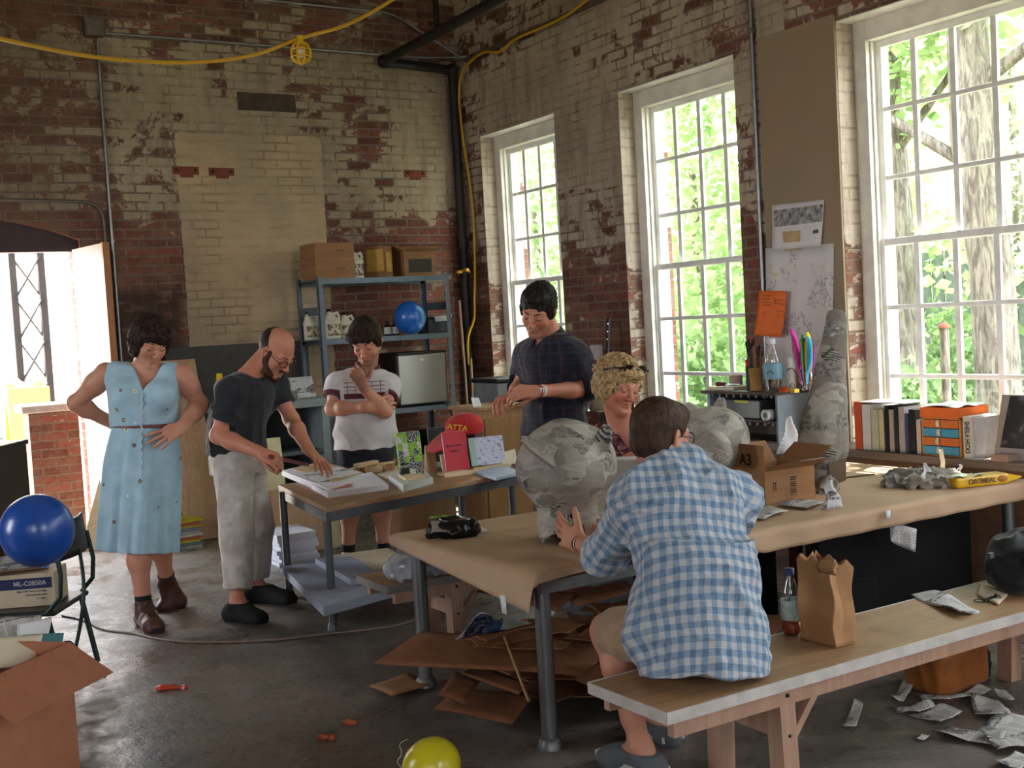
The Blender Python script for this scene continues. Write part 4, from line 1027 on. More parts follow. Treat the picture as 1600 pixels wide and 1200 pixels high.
# ---- man in the ringer polo ---------------------------------------------------------------
def polo_man():
    P, J = person('dark-haired man in grey and maroon polo shirt, hand on chin, standing behind the book table', (570, 884), 7.9)
    sk = Sdf(.02); F = face_dir(-4, 0); R = F.cross(UPZ)
    pel, nb = J(570, 676), J(573, 580)
    shR, elR, wrR = J(529, 602), J(519, 639, -.07), J(574, 636, -.235); shL, elL, wrL = J(606, 604), J(601, 643, -.16), J(566, 603, -.25)
    hd = Head(J(572, 532, -.07), -10, 30, -3, 1.13)
    hd.skin(sk, lids=0.)
    sk.rc(hd.p(0, -.04, -.055), nb, .058*PS, .064*PS, k=.03)
    torso(sk, pel, nb, R, R, (shR, shL), 1.0, -.012)
    arm(sk, shR, elR, wrR, 1.05); arm(sk, shL, elL, wrL, 1.05)
    hand(sk, wrR, J(596, 631, -.20)-wrR, CF, -1, 1.0, 15)
    hand(sk, wrL, J(556, 585, -.235)-wrL, CF*.9-CR*.3+CU*.3, -1, 1.06, ((50, 70, 30), (55, 75, 30), (60, 75, 30), (62, 75, 30)), 2, tc=(22, 14), tout=66, tdrop=14)
    hp = [J(553, 690), J(591, 690)]; kn = [J(546, 775, -.04), J(594, 773, -.02)]; an = [J(544, 868, .06), J(600, 866, .06)]
    toes = [at(540, 893, z=0), at(604, 890, z=0)]
    for i in (0, 1): leg(sk, hp[i], kn[i], an[i], 1.06); toes[i] = V((an[i].x, an[i].y, 0)) + F*.2*PS; foot(sk, an[i], toes[i])
    sobj('body', sk, .0045, SKIN, P, attrs=hd.attrs(.55, .5, .25))
    hd.extras(P, EYEM, HDARK, 0., 1.3)
    h = Sdf(.02); e = hd.s
    h.el(hd.p(0, -.020, .038), [.088*e, .108*e, .094*e], hd.R)
    h.el(hd.p(0, -.06, -.02), [.074*e, .062*e, .07*e], hd.R, k=.03)
    for m in (-1, 1): h.el(hd.p(m*.070, .010, .012), [.020*e, .040*e, .052*e], hd.R, k=.02)
    h.el(hd.p(.022, .070, .066), [.060*e, .036*e, .032*e], hd.R, k=.03); h.el(hd.p(-.035, .068, .060), [.042*e, .034*e, .030*e], hd.R, k=.02)
    h.el(hd.p(0, .115, -.035), [.068*e, .066*e, .078*e], hd.R, op='s', k=.012)
    h.disp(strandy(hd, 90, .0055)); sobj('hair', h, .0042, HDARK, P)
    t = Sdf(.02); nbw = nb
    torso(t, pel, nb, R, R, (shR, shL), 1.06, .018, t0=-.04, belly=.015)
    t.loft(J(571, 712), J(571, 640), R, [(0, .208, .172), (1, .188, .145)], k=.05); t.cut(J(571, 699), -UPZ)
    ends = []
    for sh, el, wr in ((shR, elR, wrR), (shL, elL, wrL)):
        q, ax = sleeve(t, sh, el, wr, .52, .070, .079); cutcap(t, q, ax, .1); ends.append((q, ax))
    ap = hit(t, 571, 594, 7.3, 7.9); vneck(t, ap, J(557, 566, -.1), J(590, 566, -.1), F)
    t.rc(nb, hd.p(0, -.03, -.05), .062*PS, .06*PS, k=.005, op='s')
    t.disp(lambda B: (-folds(B, 9, 18, (1, 1, .8))*.006).astype(np.float32))
    g = G('ringer_polo'); o = g.tc(); x, y, z = g.xyz(g.attr('band', 'Vector')); n = g.noise(o, 9, 4)
    c = g.mix(n.st(.3, .7), '#b5afae', '#c6c1c0')
    c = g.mix(x.gt(.5), c, '#4f1620'); c = g.mix(y.gt(.5)*.8, c, '#6b4450')
    g.set('Base Color', c); g.set('Roughness', .85); g.set('Sheen Weight', .15); g.bump(g.noise(o, 400, 2), .12, .002)
    zt = J(571, 612).z; zb = J(571, 621).z
    def band(W):
        q = (W-A3(nb)); front = (q @ A3(F)) > -.01; lat = np.abs(W @ A3(R) - A3(nb) @ A3(R)); z = W[:, 2]
        m = np.zeros(len(W))
        for qe, ax in ends:
            r = W-A3(qe); tt = r @ A3(ax); near = (np.linalg.norm(r - tt[:, None]*A3(ax), axis=1) < .1) & (np.abs(tt) < .022); m[near & (lat > .16)] = 1
        body = front & (lat < .135)
        m[body & (z < zt) & (z > zb)] = 1
        th = np.zeros(len(W))
        for k in range(3): zz = zt + .018 + k*.026; th[body & (np.abs(z-zz) < .0035)] = 1
        for xx in (-.11, -.055, .0, .055, .11): th[body & (np.abs((W-A3(nb)) @ A3(R) - xx) < .003) & (z > zt) & (z < zt+.075)] = 1
        return np.stack([m, th, th*0], 1)
    sh_ = sobj('polo_shirt', t, .0045, g.m, P, attrs={'band': band})
    c_ = Sdf(.01); up = (hd.p(0, -.04, -.055)-nb).normalized()
    c_.rc(nb-up*.025, nb+up*.058, .094*PS, .076*PS, k=0); c_.rc(nb-up*.08, nb+up*.09, .076*PS, .066*PS, k=0, op='s'); c_.cut(nb+up*.055, up)
    vneck(c_, ap, J(559, 570, -.1), J(588, 570, -.1), F); sobj('collar', c_, .0038, cloth('maroon_rib', '#5b1a25'), sh_, relax=1, origin=P.location)
    s = Sdf(.03); s.loft(J(571, 705), J(571, 684), R, [(0, .180, .145), (1, .178, .14)], k=.04)
    for i in (0, 1): s.rc(hp[i], kn[i]+(an[i]-kn[i])*.12, .105, .098, k=.03)
    for i in (0, 1): cutcap(s, kn[i]+(an[i]-kn[i])*.15, an[i]-kn[i], .12)
    s.disp(lambda B: (-folds(B, 9, 21)*.006).astype(np.float32)); sobj('shorts', s, .005, cloth('navy_cotton', '#23242e'), P)
    for i in (0, 1):
        k_ = Sdf(.01); u = (kn[i]-an[i]).normalized(); k_.rc(an[i]-u*.02, an[i]+u*.10, .044, .048); cutcap(k_, an[i]+u*.09, u, .09); sobj('sock', k_, .005, cloth('black_knit', '#17171b'), P)
        b = Sdf(.012); foot(b, an[i], toes[i], 1.06, .009); b.cut(an[i]+UPZ*.01, UPZ); sobj('shoe', b, .005, mat('black_suede', '#141415', .8), P)
polo_man()

# ---- man in the navy plaid shirt -----------------------------------------------------------
def plaid_mat(name, base, lines, sc=1.0):
    """woven check drawn on the cloth coordinates of the garment (metres along and across)"""
    g = G(name); u, v, _ = g.xyz(g.attr('weave', 'Vector')); o = g.tc()
    c = g.mix(g.noise(o, 9, 4).st(.3, .7)*.3, base, '#000000')
    for axis, period, off, width, col, al in lines:
        q = ((u if axis == 'u' else v)*(1/period) + off).fr(); c = g.mix((1-((q-.5).ab()*(2*period)).st(width*.8, width*1.2))*al, c, col)
    g.set('Base Color', c); g.set('Roughness', .85); g.set('Specular IOR Level', .2); g.set('Sheen Weight', .15); g.bump(g.noise(o, 420, 2)*.5+g.noise(o, 80, 3)*.5, .15, .002); return g.m
def weave(pel, nb, R, arms, rad=.15):
    """cloth coordinates: round the trunk and up it, or round and along a sleeve"""
    ax = (V(nb)-V(pel)).normalized(); R = V(R); Fv = ax.cross(R).normalized(); Rr = Fv.cross(ax)
    def fn(W):
        q = W-A3(pel); t = q @ A3(ax); x = q @ A3(Rr); y = q @ A3(Fv); a = np.arctan2(x, -y)
        out = np.stack([np.where(np.abs(a) < 1.2, x*(1+.2*np.abs(a)), a*rad), t, t*0], 1)
        dt = np.sqrt((x/1.35)**2+y**2)
        for pts in arms:
            best = None; acc = 0
            for p0, p1 in zip(pts, pts[1:]):
                p0, p1 = A3(p0), A3(p1); d = p1-p0; L = np.linalg.norm(d); d = d/L; s = np.clip((W-p0) @ d, 0, L); r = W-p0-s[:, None]*d; rr = np.linalg.norm(r, axis=1)
                n1 = np.cross(d, A3(ax)+1e-3); n1 /= np.linalg.norm(n1); n2 = np.cross(d, n1); an = np.arctan2(r @ n2, r @ n1)*.07
                if best is None: best, cu, cs = rr, an, s+acc
                else: m = rr < best; best = np.where(m, rr, best); cu = np.where(m, an, cu); cs = np.where(m, s+acc, cs)
                acc += L
            lat = np.abs((A3(pts[0])-A3(pel)) @ A3(Rr)); side = np.sign((A3(pts[0])-A3(pel)) @ A3(Rr))
            m = (best < .10) & (cs > .03) & ((x*side > lat-.02) | (cs > .12)) & ((best < .085) | (x*side > lat))
            out[m, 0] = cu[m]; out[m, 1] = cs[m]
        return out
    return fn
def navy_man():
    P, J = person('tall dark-haired man in navy plaid shirt and white watch, looking at his hands', (884, 936), 6.62)
    sk = Sdf(.02); F = face_dir(-38, 0); R = F.cross(UPZ)
    pel, nb = J(868, 668), J(860, 526, -.01)
    shR, elR, wrR = J(826, 556, .12), J(812, 606, .13), J(801, 618, -.16); shL, elL, wrL = J(899, 562, -.10), J(914, 609, -.07), J(840, 611, -.30)
    hd = Head(J(841, 484, -.10), -26, 27, 12, 1.07)
    hd.skin(sk, lids=.0, fat=.002)
    sk.rc(hd.p(0, -.03, -.05), nb, .060*PS, .066*PS, k=.03)
    torso(sk, pel, nb, R, R, (shR, shL), 1.0, -.012); arm(sk, shR, elR, wrR); arm(sk, shL, elL, wrL, 1.03)
    hand(sk, wrL, J(816, 612, -.33)-wrL, -UPZ*.4+CF*.7, 1, 1.02, (38, 42, 46, 48), 2, tc=(15, 15), tout=22, tdrop=30)
    hand(sk, wrR, J(786, 622, -.24)-wrR, -UPZ*.8-CF*.2, -1, 1.0, (32, 36, 40, 42), 3, tc=(15, 15), tout=22, tdrop=30)
    hp = [J(852, 690, .07), J(884, 690, -.07)]; kn = [J(864, 800, .06), J(894, 800, -.06)]; an = [at(879, 916, w=6.80), at(899, 912, w=6.62)]; toes = []
    for i in (0, 1): leg(sk, hp[i], kn[i], an[i]); toes.append(V((an[i].x, an[i].y, 0))+face_dir(-60+50*i, 0)*.2*PS); foot(sk, an[i], toes[i])
    sobj('body', sk, .0042, SKIN2, P, attrs=hd.attrs(.35, .65, .5))
    hd.extras(P, EYEM, HBLACK, 0., 1.35, .020)
    h = Sdf(.02); e = hd.s
    h.el(hd.p(0, -.022, .040), [.084*e, .106*e, .093*e], hd.R); h.el(hd.p(0, .03, .092), [.062*e, .062*e, .030*e], hd.R, k=.03); h.el(hd.p(0, -.055, -.01), [.072*e, .062*e, .068*e], hd.R, k=.03)
    for m in (-1, 1): h.el(hd.p(m*.070, .008, .012), [.016*e, .034*e, .050*e], hd.R, k=.02)
    h.el(hd.p(0, .118, -.012), [.064*e, .064*e, .070*e], hd.R, op='s', k=.010)
    h.disp(strandy(hd, 90, .005)); h.disp(lambda B: ((vnoise(B, 80, 6)-.5)*.007).astype(np.float32)); sobj('hair', h, .0042, HBLACK, P)
    t = Sdf(.02); torso(t, pel, nb, R, R, (shR, shL), 1.04, .020, t0=-.16)
    t.loft(J(868, 720), J(866, 640), R, [(0, .195, .150), (1, .18, .14)], k=.05)
    qL, aL = sleeve(t, shL, elL, wrL, 1.14, .074, .064); cutcap(t, qL, aL, .1); qR, aR = sleeve(t, shR, elR, wrR, 1.02, .074, .064); cutcap(t, qR, aR, .1)
    ap = hit(t, 832, 546, 6.1, 6.7); vneck(t, ap, J(820, 512, -.1), J(853, 514, -.1), F); t.rc(nb, hd.p(0, -.02, -.04), .063*PS, .06*PS, k=.005, op='s')
    t.disp(lambda B: (-folds(B, 8, 28, (1, 1, .7))*.008 - folds(B, 20, 4)*.002).astype(np.float32))
    m = plaid_mat('navy_plaid', '#1d1e28', [('u', .060, 0, .006, '#3c2630', .7), ('v', .060, .2, .006, '#3c2630', .6), ('u', .060, .5, .016, '#141722', .7), ('v', .060, .6, .016, '#262a3c', .6), ('u', .12, .3, .002, '#6b4a52', .6)])
    sh_ = sobj('plaid_shirt', t, .005, m, P, attrs={'weave': weave(pel, nb, R, [(shL, elL, wrL), (shR, elR, wrR)])})
    c_ = Sdf(.01); up = (hd.p(0, -.03, -.05)-nb).normalized(); c_.rc(nb-up*.02, nb+up*.03, .085*PS, .074*PS, k=0); c_.rc(nb-up*.06, nb+up*.07, .068*PS, .062*PS, k=0, op='s'); c_.cut(nb+up*.028, up)
    vneck(c_, ap, J(819, 508, -.1), J(854, 510, -.1), F); sobj('collar', c_, .004, cloth('navy_cloth', '#1b1c26'), sh_, origin=P.location)
    mb = MB()
    for i in range(5): q = hit(t, 834+i*1.2, 548+i*24, 6.0, 6.8); mb.ball(q-P.location, .006, 8, 6)
    mb.build('buttons', mat('dark_button', '#0f0f12', .4), sh_)
    s = Sdf(.03); s.loft(J(868, 705), J(868, 670), R, [(0, .172, .135), (1, .17, .13)], k=.04)
    for i in (0, 1): s.rc(hp[i], kn[i], .10, .088, k=.03); cutcap(s, kn[i]+(an[i]-kn[i])*.06, an[i]-kn[i], .12)
    s.disp(lambda B: (-folds(B, 9, 21)*.005).astype(np.float32)); sobj('shorts', s, .0055, cloth('black_cotton', '#1c1c20'), P)
    w_ = (wrL-elL).normalized(); n1 = w_.cross(UPZ).normalized(); n2 = n1.cross(w_); c0 = wrL-w_*.028; mb = MB()
    mb.tube([c0+(n1*cos(q)*.036+n2*sin(q)*.031)-P.location for q in [2*pi*i/18 for i in range(18)]], .005, 6, closed=True, flat=2.0)
    wt = mb.build('watch', mat('white_strap', '#d9d6d0', .4), P); f0 = c0 - CF*.036 + CU*.004
    MB().tube([f0-P.location, f0-CF*.006-P.location], .014, 16).build('dial', mat('white_dial', '#cfcfca', .25), wt)
    mb = MB(); c1 = wrL-w_*.004; mb.tube([c1+(n1*cos(q)*.034+n2*sin(q)*.029)-P.location for q in [2*pi*i/18 for i in range(18)]], .004, 6, closed=True); mb.build('bracelet', mat('red_band', '#8e1a20', .6), P)
    for i in (0, 1):
        b = Sdf(.012); foot(b, an[i], toes[i], 1.06, .009); b.cut(an[i]+UPZ*.02, UPZ); bo_ = sobj('shoe', b, .005, mat('grey_canvas', '#5c5f63', .8), P)
        k_ = Sdf(.01); u = (kn[i]-an[i]).normalized(); k_.rc(an[i]-u*.02, an[i]+u*.05, .043, .043); cutcap(k_, an[i]+u*.05, u, .09); sobj('sock', k_, .005, cloth('white_knit', '#c9c8c8'), P)
navy_man()

# ---- blonde woman at the far side of the paper-covered table ---------------------------------
def blonde_woman():
    P, J = person('woman with curly blond hair and sunglasses on her head, maroon patterned top, seated', None, 6.09, base=at(972, 800, w=6.22))
    sk = Sdf(.02); F = face_dir(22, 0); R = F.cross(UPZ)
    pel, nb = J(970, 812, .12), J(975, 674, .0)
    shR, elR, wrR = J(938, 692, .03), J(938, 742, -.14), J(992, 716, -.36); shL, elL, wrL = J(1030, 690, -.04), J(1048, 745, -.14), J(1030, 728, -.38)
    hd = Head(J(967, 601, -.05), 34, 18, 8, 1.06, True)
    hd.skin(sk, lids=0., fat=.011)
    sk.rc(hd.p(0, -.02, -.06), nb, .058*PS, .068*PS, k=.03)
    torso(sk, pel, nb, R, R, (shR, shL), 1.12, -.012, True); arm(sk, shR, elR, wrR, 1.12); arm(sk, shL, elL, wrL, 1.12)
    hand(sk, wrR, J(1015, 716, -.42)-wrR, -UPZ*.6+CF*.5, -1, .95, 25); hand(sk, wrL, J(1008, 732, -.42)-wrL, -UPZ*.6-CR*.5, 1, .95, 25)
    hp = [J(952, 822, .10), J(996, 822, .06)]; kn = [J(950, 838, -.36), J(1005, 838, -.40)]; an = []
    for i in (0, 1): an.append(V((kn[i].x+.02, kn[i].y+.10, .09))); leg(sk, hp[i], kn[i], an[i], 1.05); foot(sk, an[i], V((an[i].x, an[i].y, 0))+F*.19*PS)
    sobj('body', sk, .0042, SKIN2, P, attrs=hd.attrs(0, .6, .55))
    hd.extras(P, EYEM, hair_mat('fair_brow', '#7a5a3a', '#a07c50'), 0., .8)
    h = Sdf(.02); e = hd.s
    h.el(hd.p(0, -.025, .042), [.096*e, .108*e, .098*e], hd.R); h.el(hd.p(0, -.06, -.02), [.088*e, .066*e, .085*e], hd.R, k=.03)
    rg = random.Random(5)
    for i in range(110):                                                # loose curls
        a = rg.uniform(0, 2*pi); zz = rg.uniform(-.075, .125); rr = .098*sqrt(max(.05, 1-((zz-.03)/.115)**2)); x, y = rr*cos(a), -.02+rr*1.06*sin(a)
        if y > .055 and zz < .055: continue
        c = hd.p(x, y, zz); ax = V((rg.gauss(0, 1), rg.gauss(0, 1), rg.gauss(0, 1))).normalized(); b1 = ax.cross(UPZ).normalized(); b2 = ax.cross(b1); R0 = rg.uniform(.009, .017)*e
        ps = [c + b1*cos(q)*R0 + b2*sin(q)*R0 + ax*q*.0035 for q in [k*.8 for k in range(9)]]
        h.path(ps, [.0048*e]*9, k=.003)
    for m in (-1, 1): h.el(hd.p(m*.072, .0, -.03), [.022*e, .036*e, .055*e], hd.R, k=.02)
    h.el(hd.p(.0, .075, .075), [.058*e, .030*e, .024*e], hd.R, k=.02)
    h.el(hd.p(0, .118, -.03), [.066*e, .070*e, .082*e], hd.R, op='s', k=.010)
    h.disp(lambda B: (-(vnoise(B, 90, 6)-.5)*.008-(1-np.abs(vnoise(B, 55, 8)-.5)*4)*.005).astype(np.float32)); sobj('hair', h, .0042, HBLOND, P)
    # sunglasses pushed up into the hair
    mb = MB(); o = P.location
    for s_ in (-1, 1):
        pts = [hd.p(s_*(.036+.028*cos(q)), .088-.012*abs(cos(q)), .098+.019*sin(q)) - o for q in [2*pi*i/18 for i in range(18)]]; mb.tube(pts, .003*e, 8, closed=True); c = sum(pts, V())/18
        mb.add(pts+[c+hd.F*.006], [(i, (i+1) % 18, 18) for i in range(18)], True); mb.tube([hd.p(s_*.062, .08, .1)-o, hd.p(s_*.092, .03, .085)-o, hd.p(s_*.098, -.03, .05)-o], .004*e, 8)
        mb.ball(hd.p(s_*.066, .088, .098)-o, .0055*e, 8, 6)
    mb.tube([hd.p(-.01, .093, .102)-o, hd.p(.01, .093, .102)-o], .004*e, 8); mb.build('sunglasses', mat('dark_tortoise', '#17120f', .15), P)
    t = Sdf(.02); torso(t, pel, nb, R, R, (shR, shL), 1.16, .016, True, belly=.03, t0=-.1)
    for bx_ in (958, 1006): t.el(J(bx_, 722, -.125), (.085, .075, .085), k=.06)
    qR, aR = sleeve(t, shR, elR, wrR, 1.08, .078, .068); cutcap(t, qR, aR, .1); qL, aL = sleeve(t, shL, elL, wrL, 1.08, .078, .068); cutcap(t, qL, aL, .1)
    ap = hit(t, 1000, 722, 5.4, 6.2); vneck(t, ap, J(961, 650, -.1), J(1014, 655, -.1), F); t.rc(nb, hd.p(0, -.02, -.04), .065*PS, .062*PS, k=.005, op='s')
    t.disp(lambda B: (-folds(B, 9, 38)*.006).astype(np.float32))
    g = G('maroon_print'); o = g.tc(); n = g.noise(o, 75, 3, .7); n2 = g.noise(o, 26, 4, .6, .6); c = g.mix(n2.st(.42, .58), '#3a1420', '#6b2a32'); c = g.mix((n*.6+n2*.4).st(.54, .58)*.8, c, '#b58a86'); c = g.mix(g.noise(o, 50, 2).st(.60, .64)*.7, c, '#1a1016')
    g.set('Base Color', c); g.set('Roughness', .8); g.set('Specular IOR Level', .2); sobj('blouse', t, .005, g.m, P)
    s = Sdf(.03); s.loft(pel-UPZ*.07, pel+UPZ*.06, R, [(0, .205, .16), (1, .19, .14)], k=.04)
    for i in (0, 1): s.rc(hp[i], kn[i], .108, .080, k=.04); s.rc(kn[i], kn[i]+(an[i]-kn[i])*.7, .080, .062, k=.03)
    sobj('trousers', s, .006, cloth('black_cotton', '#1c1c20'), P)
    for i in (0, 1):
        b = Sdf(.012); foot(b, an[i], V((an[i].x, an[i].y, 0))+F*.19*PS, 1.05, .008); b.cut(an[i]+UPZ*.01, UPZ); sobj('shoe', b, .0055, mat('black_suede', '#141415', .8), P)
blonde_woman()

# ---- man in the blue gingham shirt, seen from behind -------------------------------------------
def gingham_man():
    P, J = person('man in blue gingham shirt and khaki shorts sitting on the near bench, back turned', None, 3.80, base=at(1088, 1005, w=3.8))
    sk = Sdf(.02); F = face_dir(-160, 0); R = F.cross(UPZ); Fs = face_dir(-168, 0); Rs = Fs.cross(UPZ)
    pel, nb = J(1088, 985, .02), J(1055, 726, .28)
    shL, elL, wrL = J(1005, 772, .18), at(944, 868, w=4.22), at(906, 848, w=4.50)
    shR, elR, wrR = J(1148, 778, .36), J(1132, 850, .64), at(968, 830, w=4.60)
    kL = at(876, 832, w=4.61)
    hd = Head(J(1034, 680, .31), 132, 8, -2, 1.01)
    hd.skin(sk, lids=.6)
    sk.rc(hd.p(0, -.035, -.055), nb, .058*PS, .066*PS, k=.03)
    torso(sk, pel, nb, R, Rs, (shL, shR), 1.0, -.015); arm(sk, shL, elL, wrL, 1.0); arm(sk, shR, elR, wrR, 1.0)
    hand(sk, wrL, kL-wrL, CF+CR*.45, -1, 1.06, (8, 12, 16, 22), 10, tc=(5, 5), tout=46, tdrop=6)
    hand(sk, wrR, at(936, 820, w=4.68)-wrR, CF-CR*.3, 1, 1.0, (22, 26, 30, 32), 5)
    hpL, hpR = J(1052, 1000, -.03), J(1125, 1000, .10)
    knL, anL = at(950, 985, y=3.36), at(1002, 1168, y=3.20); knR, anR = at(1018, 938, y=3.55), at(1032, 1122, y=3.42)
    leg(sk, hpL, knL, anL, 1.0); leg(sk, hpR, knR, anR, 1.0)
    toeL, toeR = V((anL.x-.02, anL.y+.19, 0)), V((anR.x+.03, anR.y+.19, 0)); foot(sk, anL, toeL); foot(sk, anR, toeR)
    sobj('body', sk, .0036, SKIN, P, attrs=hd.attrs(.25, .5, .3))
    hd.extras(P, EYEM, HBROWN, .6, 1.0); e = hd.s
    glasses(P, hd, mat('teal_frame', '#1d2a2c', .25), 1.08, .0022)
    h = Sdf(.02)
    h.el(hd.p(0, -.022, .036), [.0815*e, .104*e, .090*e], hd.R); h.el(hd.p(0, -.050, -.028), [.070*e, .064*e, .058*e], hd.R, k=.03)
    h.el(hd.p(0, .052, .072), [.058*e, .040*e, .036*e], hd.R, k=.03)
    h.el(hd.p(0, .125, -.015), [.069*e, .069*e, .070*e], hd.R, op='s', k=.008)
    for m in (-1, 1): wedge(h, [(hd.p(m*.04, .03, -.03), -hd.F), (hd.p(m*.04, 0, -.005), hd.U), (hd.p(m*.035, 0, 0), -hd.X*m)], (-99,)*3, (99,)*3, 's', .004); h.el(hd.p(m*.084, -.008, -.010), [.018*e, .024*e, .036*e], hd.R, op='s', k=.004)
    wedge(h, [(hd.p(0, -.03, -.070), hd.U*1.0-hd.F*.15)], (-99,)*3, (99,)*3, 's')
    h.disp(lambda B: (-(vnoise(B, 120, 6)-.5)*.0025-(vnoise(B, 210, 2)-.5)*.0025).astype(np.float32)); sobj('hair', h, .0032, HBROWN, P)
    t = Sdf(.02); ax = nb-pel
    torso(t, pel, nb, R, Rs, (shL, shR), 1.06, .020, t0=-.02)
    t.loft(J(1098, 1052, -.02), J(1090, 850, .06), R, [(0, .212, .172), (.3, .208, .168), (.7, .195, .150), (1, .18, .14)], k=.06)
    t.el(J(1024, 985, -.02), (.09, .075, .085), k=.05)
    qL, aL = sleeve(t, shL, elL, wrL, 1.22, .080, .066); cutcap(t, qL, aL, .11); qR, aR = sleeve(t, shR, elR, wrR, 1.22, .080, .066); cutcap(t, qR, aR, .11)
    t.rc(nb, hd.p(0, -.03, -.05), .062*PS, .060*PS, k=.004, op='s')
    t.cut(V((0, 0, .432)), (0, 0, -1))
    def fold(B):
        return (-folds(B, 6.5, 48, (1, 1, .8))*.013 - folds(B, 13, 44, (1, 1, 1.5))*.006 - folds(B, 30, 45)*.002).astype(np.float32)
    t.disp(fold)
    W = weave(pel, nb, R, [(shL, elL, wrL), (shR, elR, wrR)], .17)
    g = G('blue_gingham'); u, v, _ = g.xyz(g.attr('weave', 'Vector')); o = g.tc(); p_ = 1/.042
    def stripe(q): return 1-((q*p_).fr()-.5).ab().st(.235, .265)
    a_, b_ = stripe(u), stripe(v+.01); c = g.mix(a_, '#b3b1b1', '#8294a8'); c2 = g.mix(a_, '#8294a8', '#587690'); c = g.mix(b_, c, c2)
    c = g.mix(g.noise(o, 40, 4).st(.4, .7)*.12, c, '#e6e4e0')
    g.set('Base Color', c); g.set('Roughness', .85); g.set('Specular IOR Level', .2); g.set('Sheen Weight', .15); g.bump(g.noise(o, 380, 2)*.5+g.noise(o, 60, 3)*.5, .2, .002); GING = g.m
    sh_ = sobj('gingham_shirt', t, .0042, GING, P, attrs={'weave': W})
    c_ = Sdf(.012); up = (hd.p(0, -.035, -.055)-nb).normalized(); bk = -face_dir(-165, 0)
    c_.rc(nb-up*.03, nb+up*.046, .090*PS, .071*PS, k=0); c_.rc(nb-up*.08, nb+up*.09, .071*PS, .063*PS, k=0, op='s'); c_.cut(nb+up*.045, up+bk*-.15)
    sobj('collar', c_, .0036, GING, sh_, attrs={'weave': lambda Wd: W(Wd)}, origin=P.location)
    # rolled cuffs
    for q, ax_ in ((qL, aL), (qR, aR)):
        cf = Sdf(.006); cf.rc(q-ax_*.075, q-ax_*.004, .078, .070, k=0); cf.rc(q-ax_*.2, q+ax_*.1, .058, .050, k=0, op='s'); cutcap(cf, q-ax_*.004, ax_, .11); cutcap(cf, q-ax_*.072, -ax_, .12)
        cf.disp(lambda B: (-folds(B, 16, 44)*.004).astype(np.float32)); sobj('cuff', cf, .004, GING, sh_, attrs={'weave': W}, origin=P.location)
    # yoke seam
    s = Sdf(.03); s.loft(pel-UPZ*.08, pel+UPZ*.05, R, [(0, .195, .155), (1, .185, .14)], k=.04)
    for hp, kn, an in ((hpL, knL, anL), (hpR, knR, anR)):
        hp2 = hp-UPZ*.015; s.rc(hp2, hp2+(kn-hp2)*.86, .105, .088, k=.04); cutcap(s, hp2+(kn-hp2)*.86, kn-hp2, .13)
    s.cut(V((0, 0, .422)), (0, 0, -1))
    s.disp(lambda B: (-folds(B, 8, 51)*.007).astype(np.float32)); sobj('shorts', s, .0045, cloth('khaki_cotton', '#a08468'), P)
    for an, toe in ((anL, toeL), (anR, toeR)):
        b = Sdf(.012); hl = foot(b, an, toe, 1.05, .009); b.cut(an-UPZ*.01, UPZ); bo_ = sobj('sneaker', b, .0045, mat('grey_canvas', '#5c5f63', .8), P); h2 = V((0, 1, 0)); sd = V((1, 0, 0))
        mb = MB(); mb.sheet(lambda a, c: V((hl.x+(toe.x-hl.x)*a, hl.y+(toe.y-hl.y)*a, .022)) + sd*(c-.5)*.098*(1-max(0, a-.75)*1.6) + h2*(-.028*(1-a)+.018*a) - P.location, 10, 4, .022, False); mb.build('sole', mat('white_rubber', '#c9c6c0', .6), bo_)
    mb = MB()
    for k_, cc in ((.018, 0), (.032, 1), (.043, 0)):
        w_ = (wrL-elL).normalized(); n1 = w_.cross(UPZ).normalized(); n2 = n1.cross(w_); c0 = wrL-w_*k_; mb.cur = cc; mb.tube([c0+(n1*cos(q)*.034+n2*sin(q)*.030+w_*.004*sin(q*2+k_*99))-P.location for q in [2*pi*i/18 for i in range(18)]], .0035, 6, closed=True, flat=1.3)
    mb.build('bracelets', [mat('dark_cord', '#2a211d', .7), mat('cream_cord', '#cfc3b0', .7)], P)
gingham_man()

# ================================================================ materials of the things
CARD = None
g = G('cardboard'); o = g.tc(); c = g.mix(g.noise(g.mapv(o, (1, 1, 5)), 4, 5).st(.3, .7), '#8f6746', '#99724f'); c = g.mix(g.noise(o, 3, 6).st(.55, .8)*.3, c, '#6f4b32'); g.set('Base Color', c); g.set('Roughness', .8); g.set('Specular IOR Level', .2); CARD = g.m
g = G('cardboard_brown'); o = g.tc(); c = g.mix(g.noise(g.mapv(o, (4, 1, 1)), 4, 5).st(.3, .7), '#7a4f35', '#875b3f'); g.set('Base Color', c); g.set('Roughness', .85); g.set('Specular IOR Level', .15); CARD2 = g.m
g = G('kraft_paper'); o = g.tc(); n = g.noise(o, 2.2, 6, .6); f = g.noise(g.mapv(o, (1, 6, 1)), 90, 3); c = g.mix(n.st(.3, .7), '#ab8d70', '#b99b7e'); c = g.mix(f.st(.55, .8)*.25, c, '#8f6c4a'); g.set('Base Color', c); g.set('Roughness', .7); g.set('Specular IOR Level', .3); g.bump(g.noise(o, 5, 5, .6)+f*.05, .25, .01); KRAFT = g.m
def lines(g, u, v, pitch=.005, colw=.055, seed=0.):
    """columns of small print: rows broken into words, with white gutters"""
    row = (v*(1/pitch)); r = row.fr(); ri = row.fl()
    word = g.noise(g.comb(u*260, ri*3.7+seed, seed), 1.0, 2).st(.40, .48); col = (u*(1/colw)).fr()
    return (r.st(.30, .40)-r.st(.78, .88))*word*col.st(.06, .09)*(1-col.st(.92, .95))
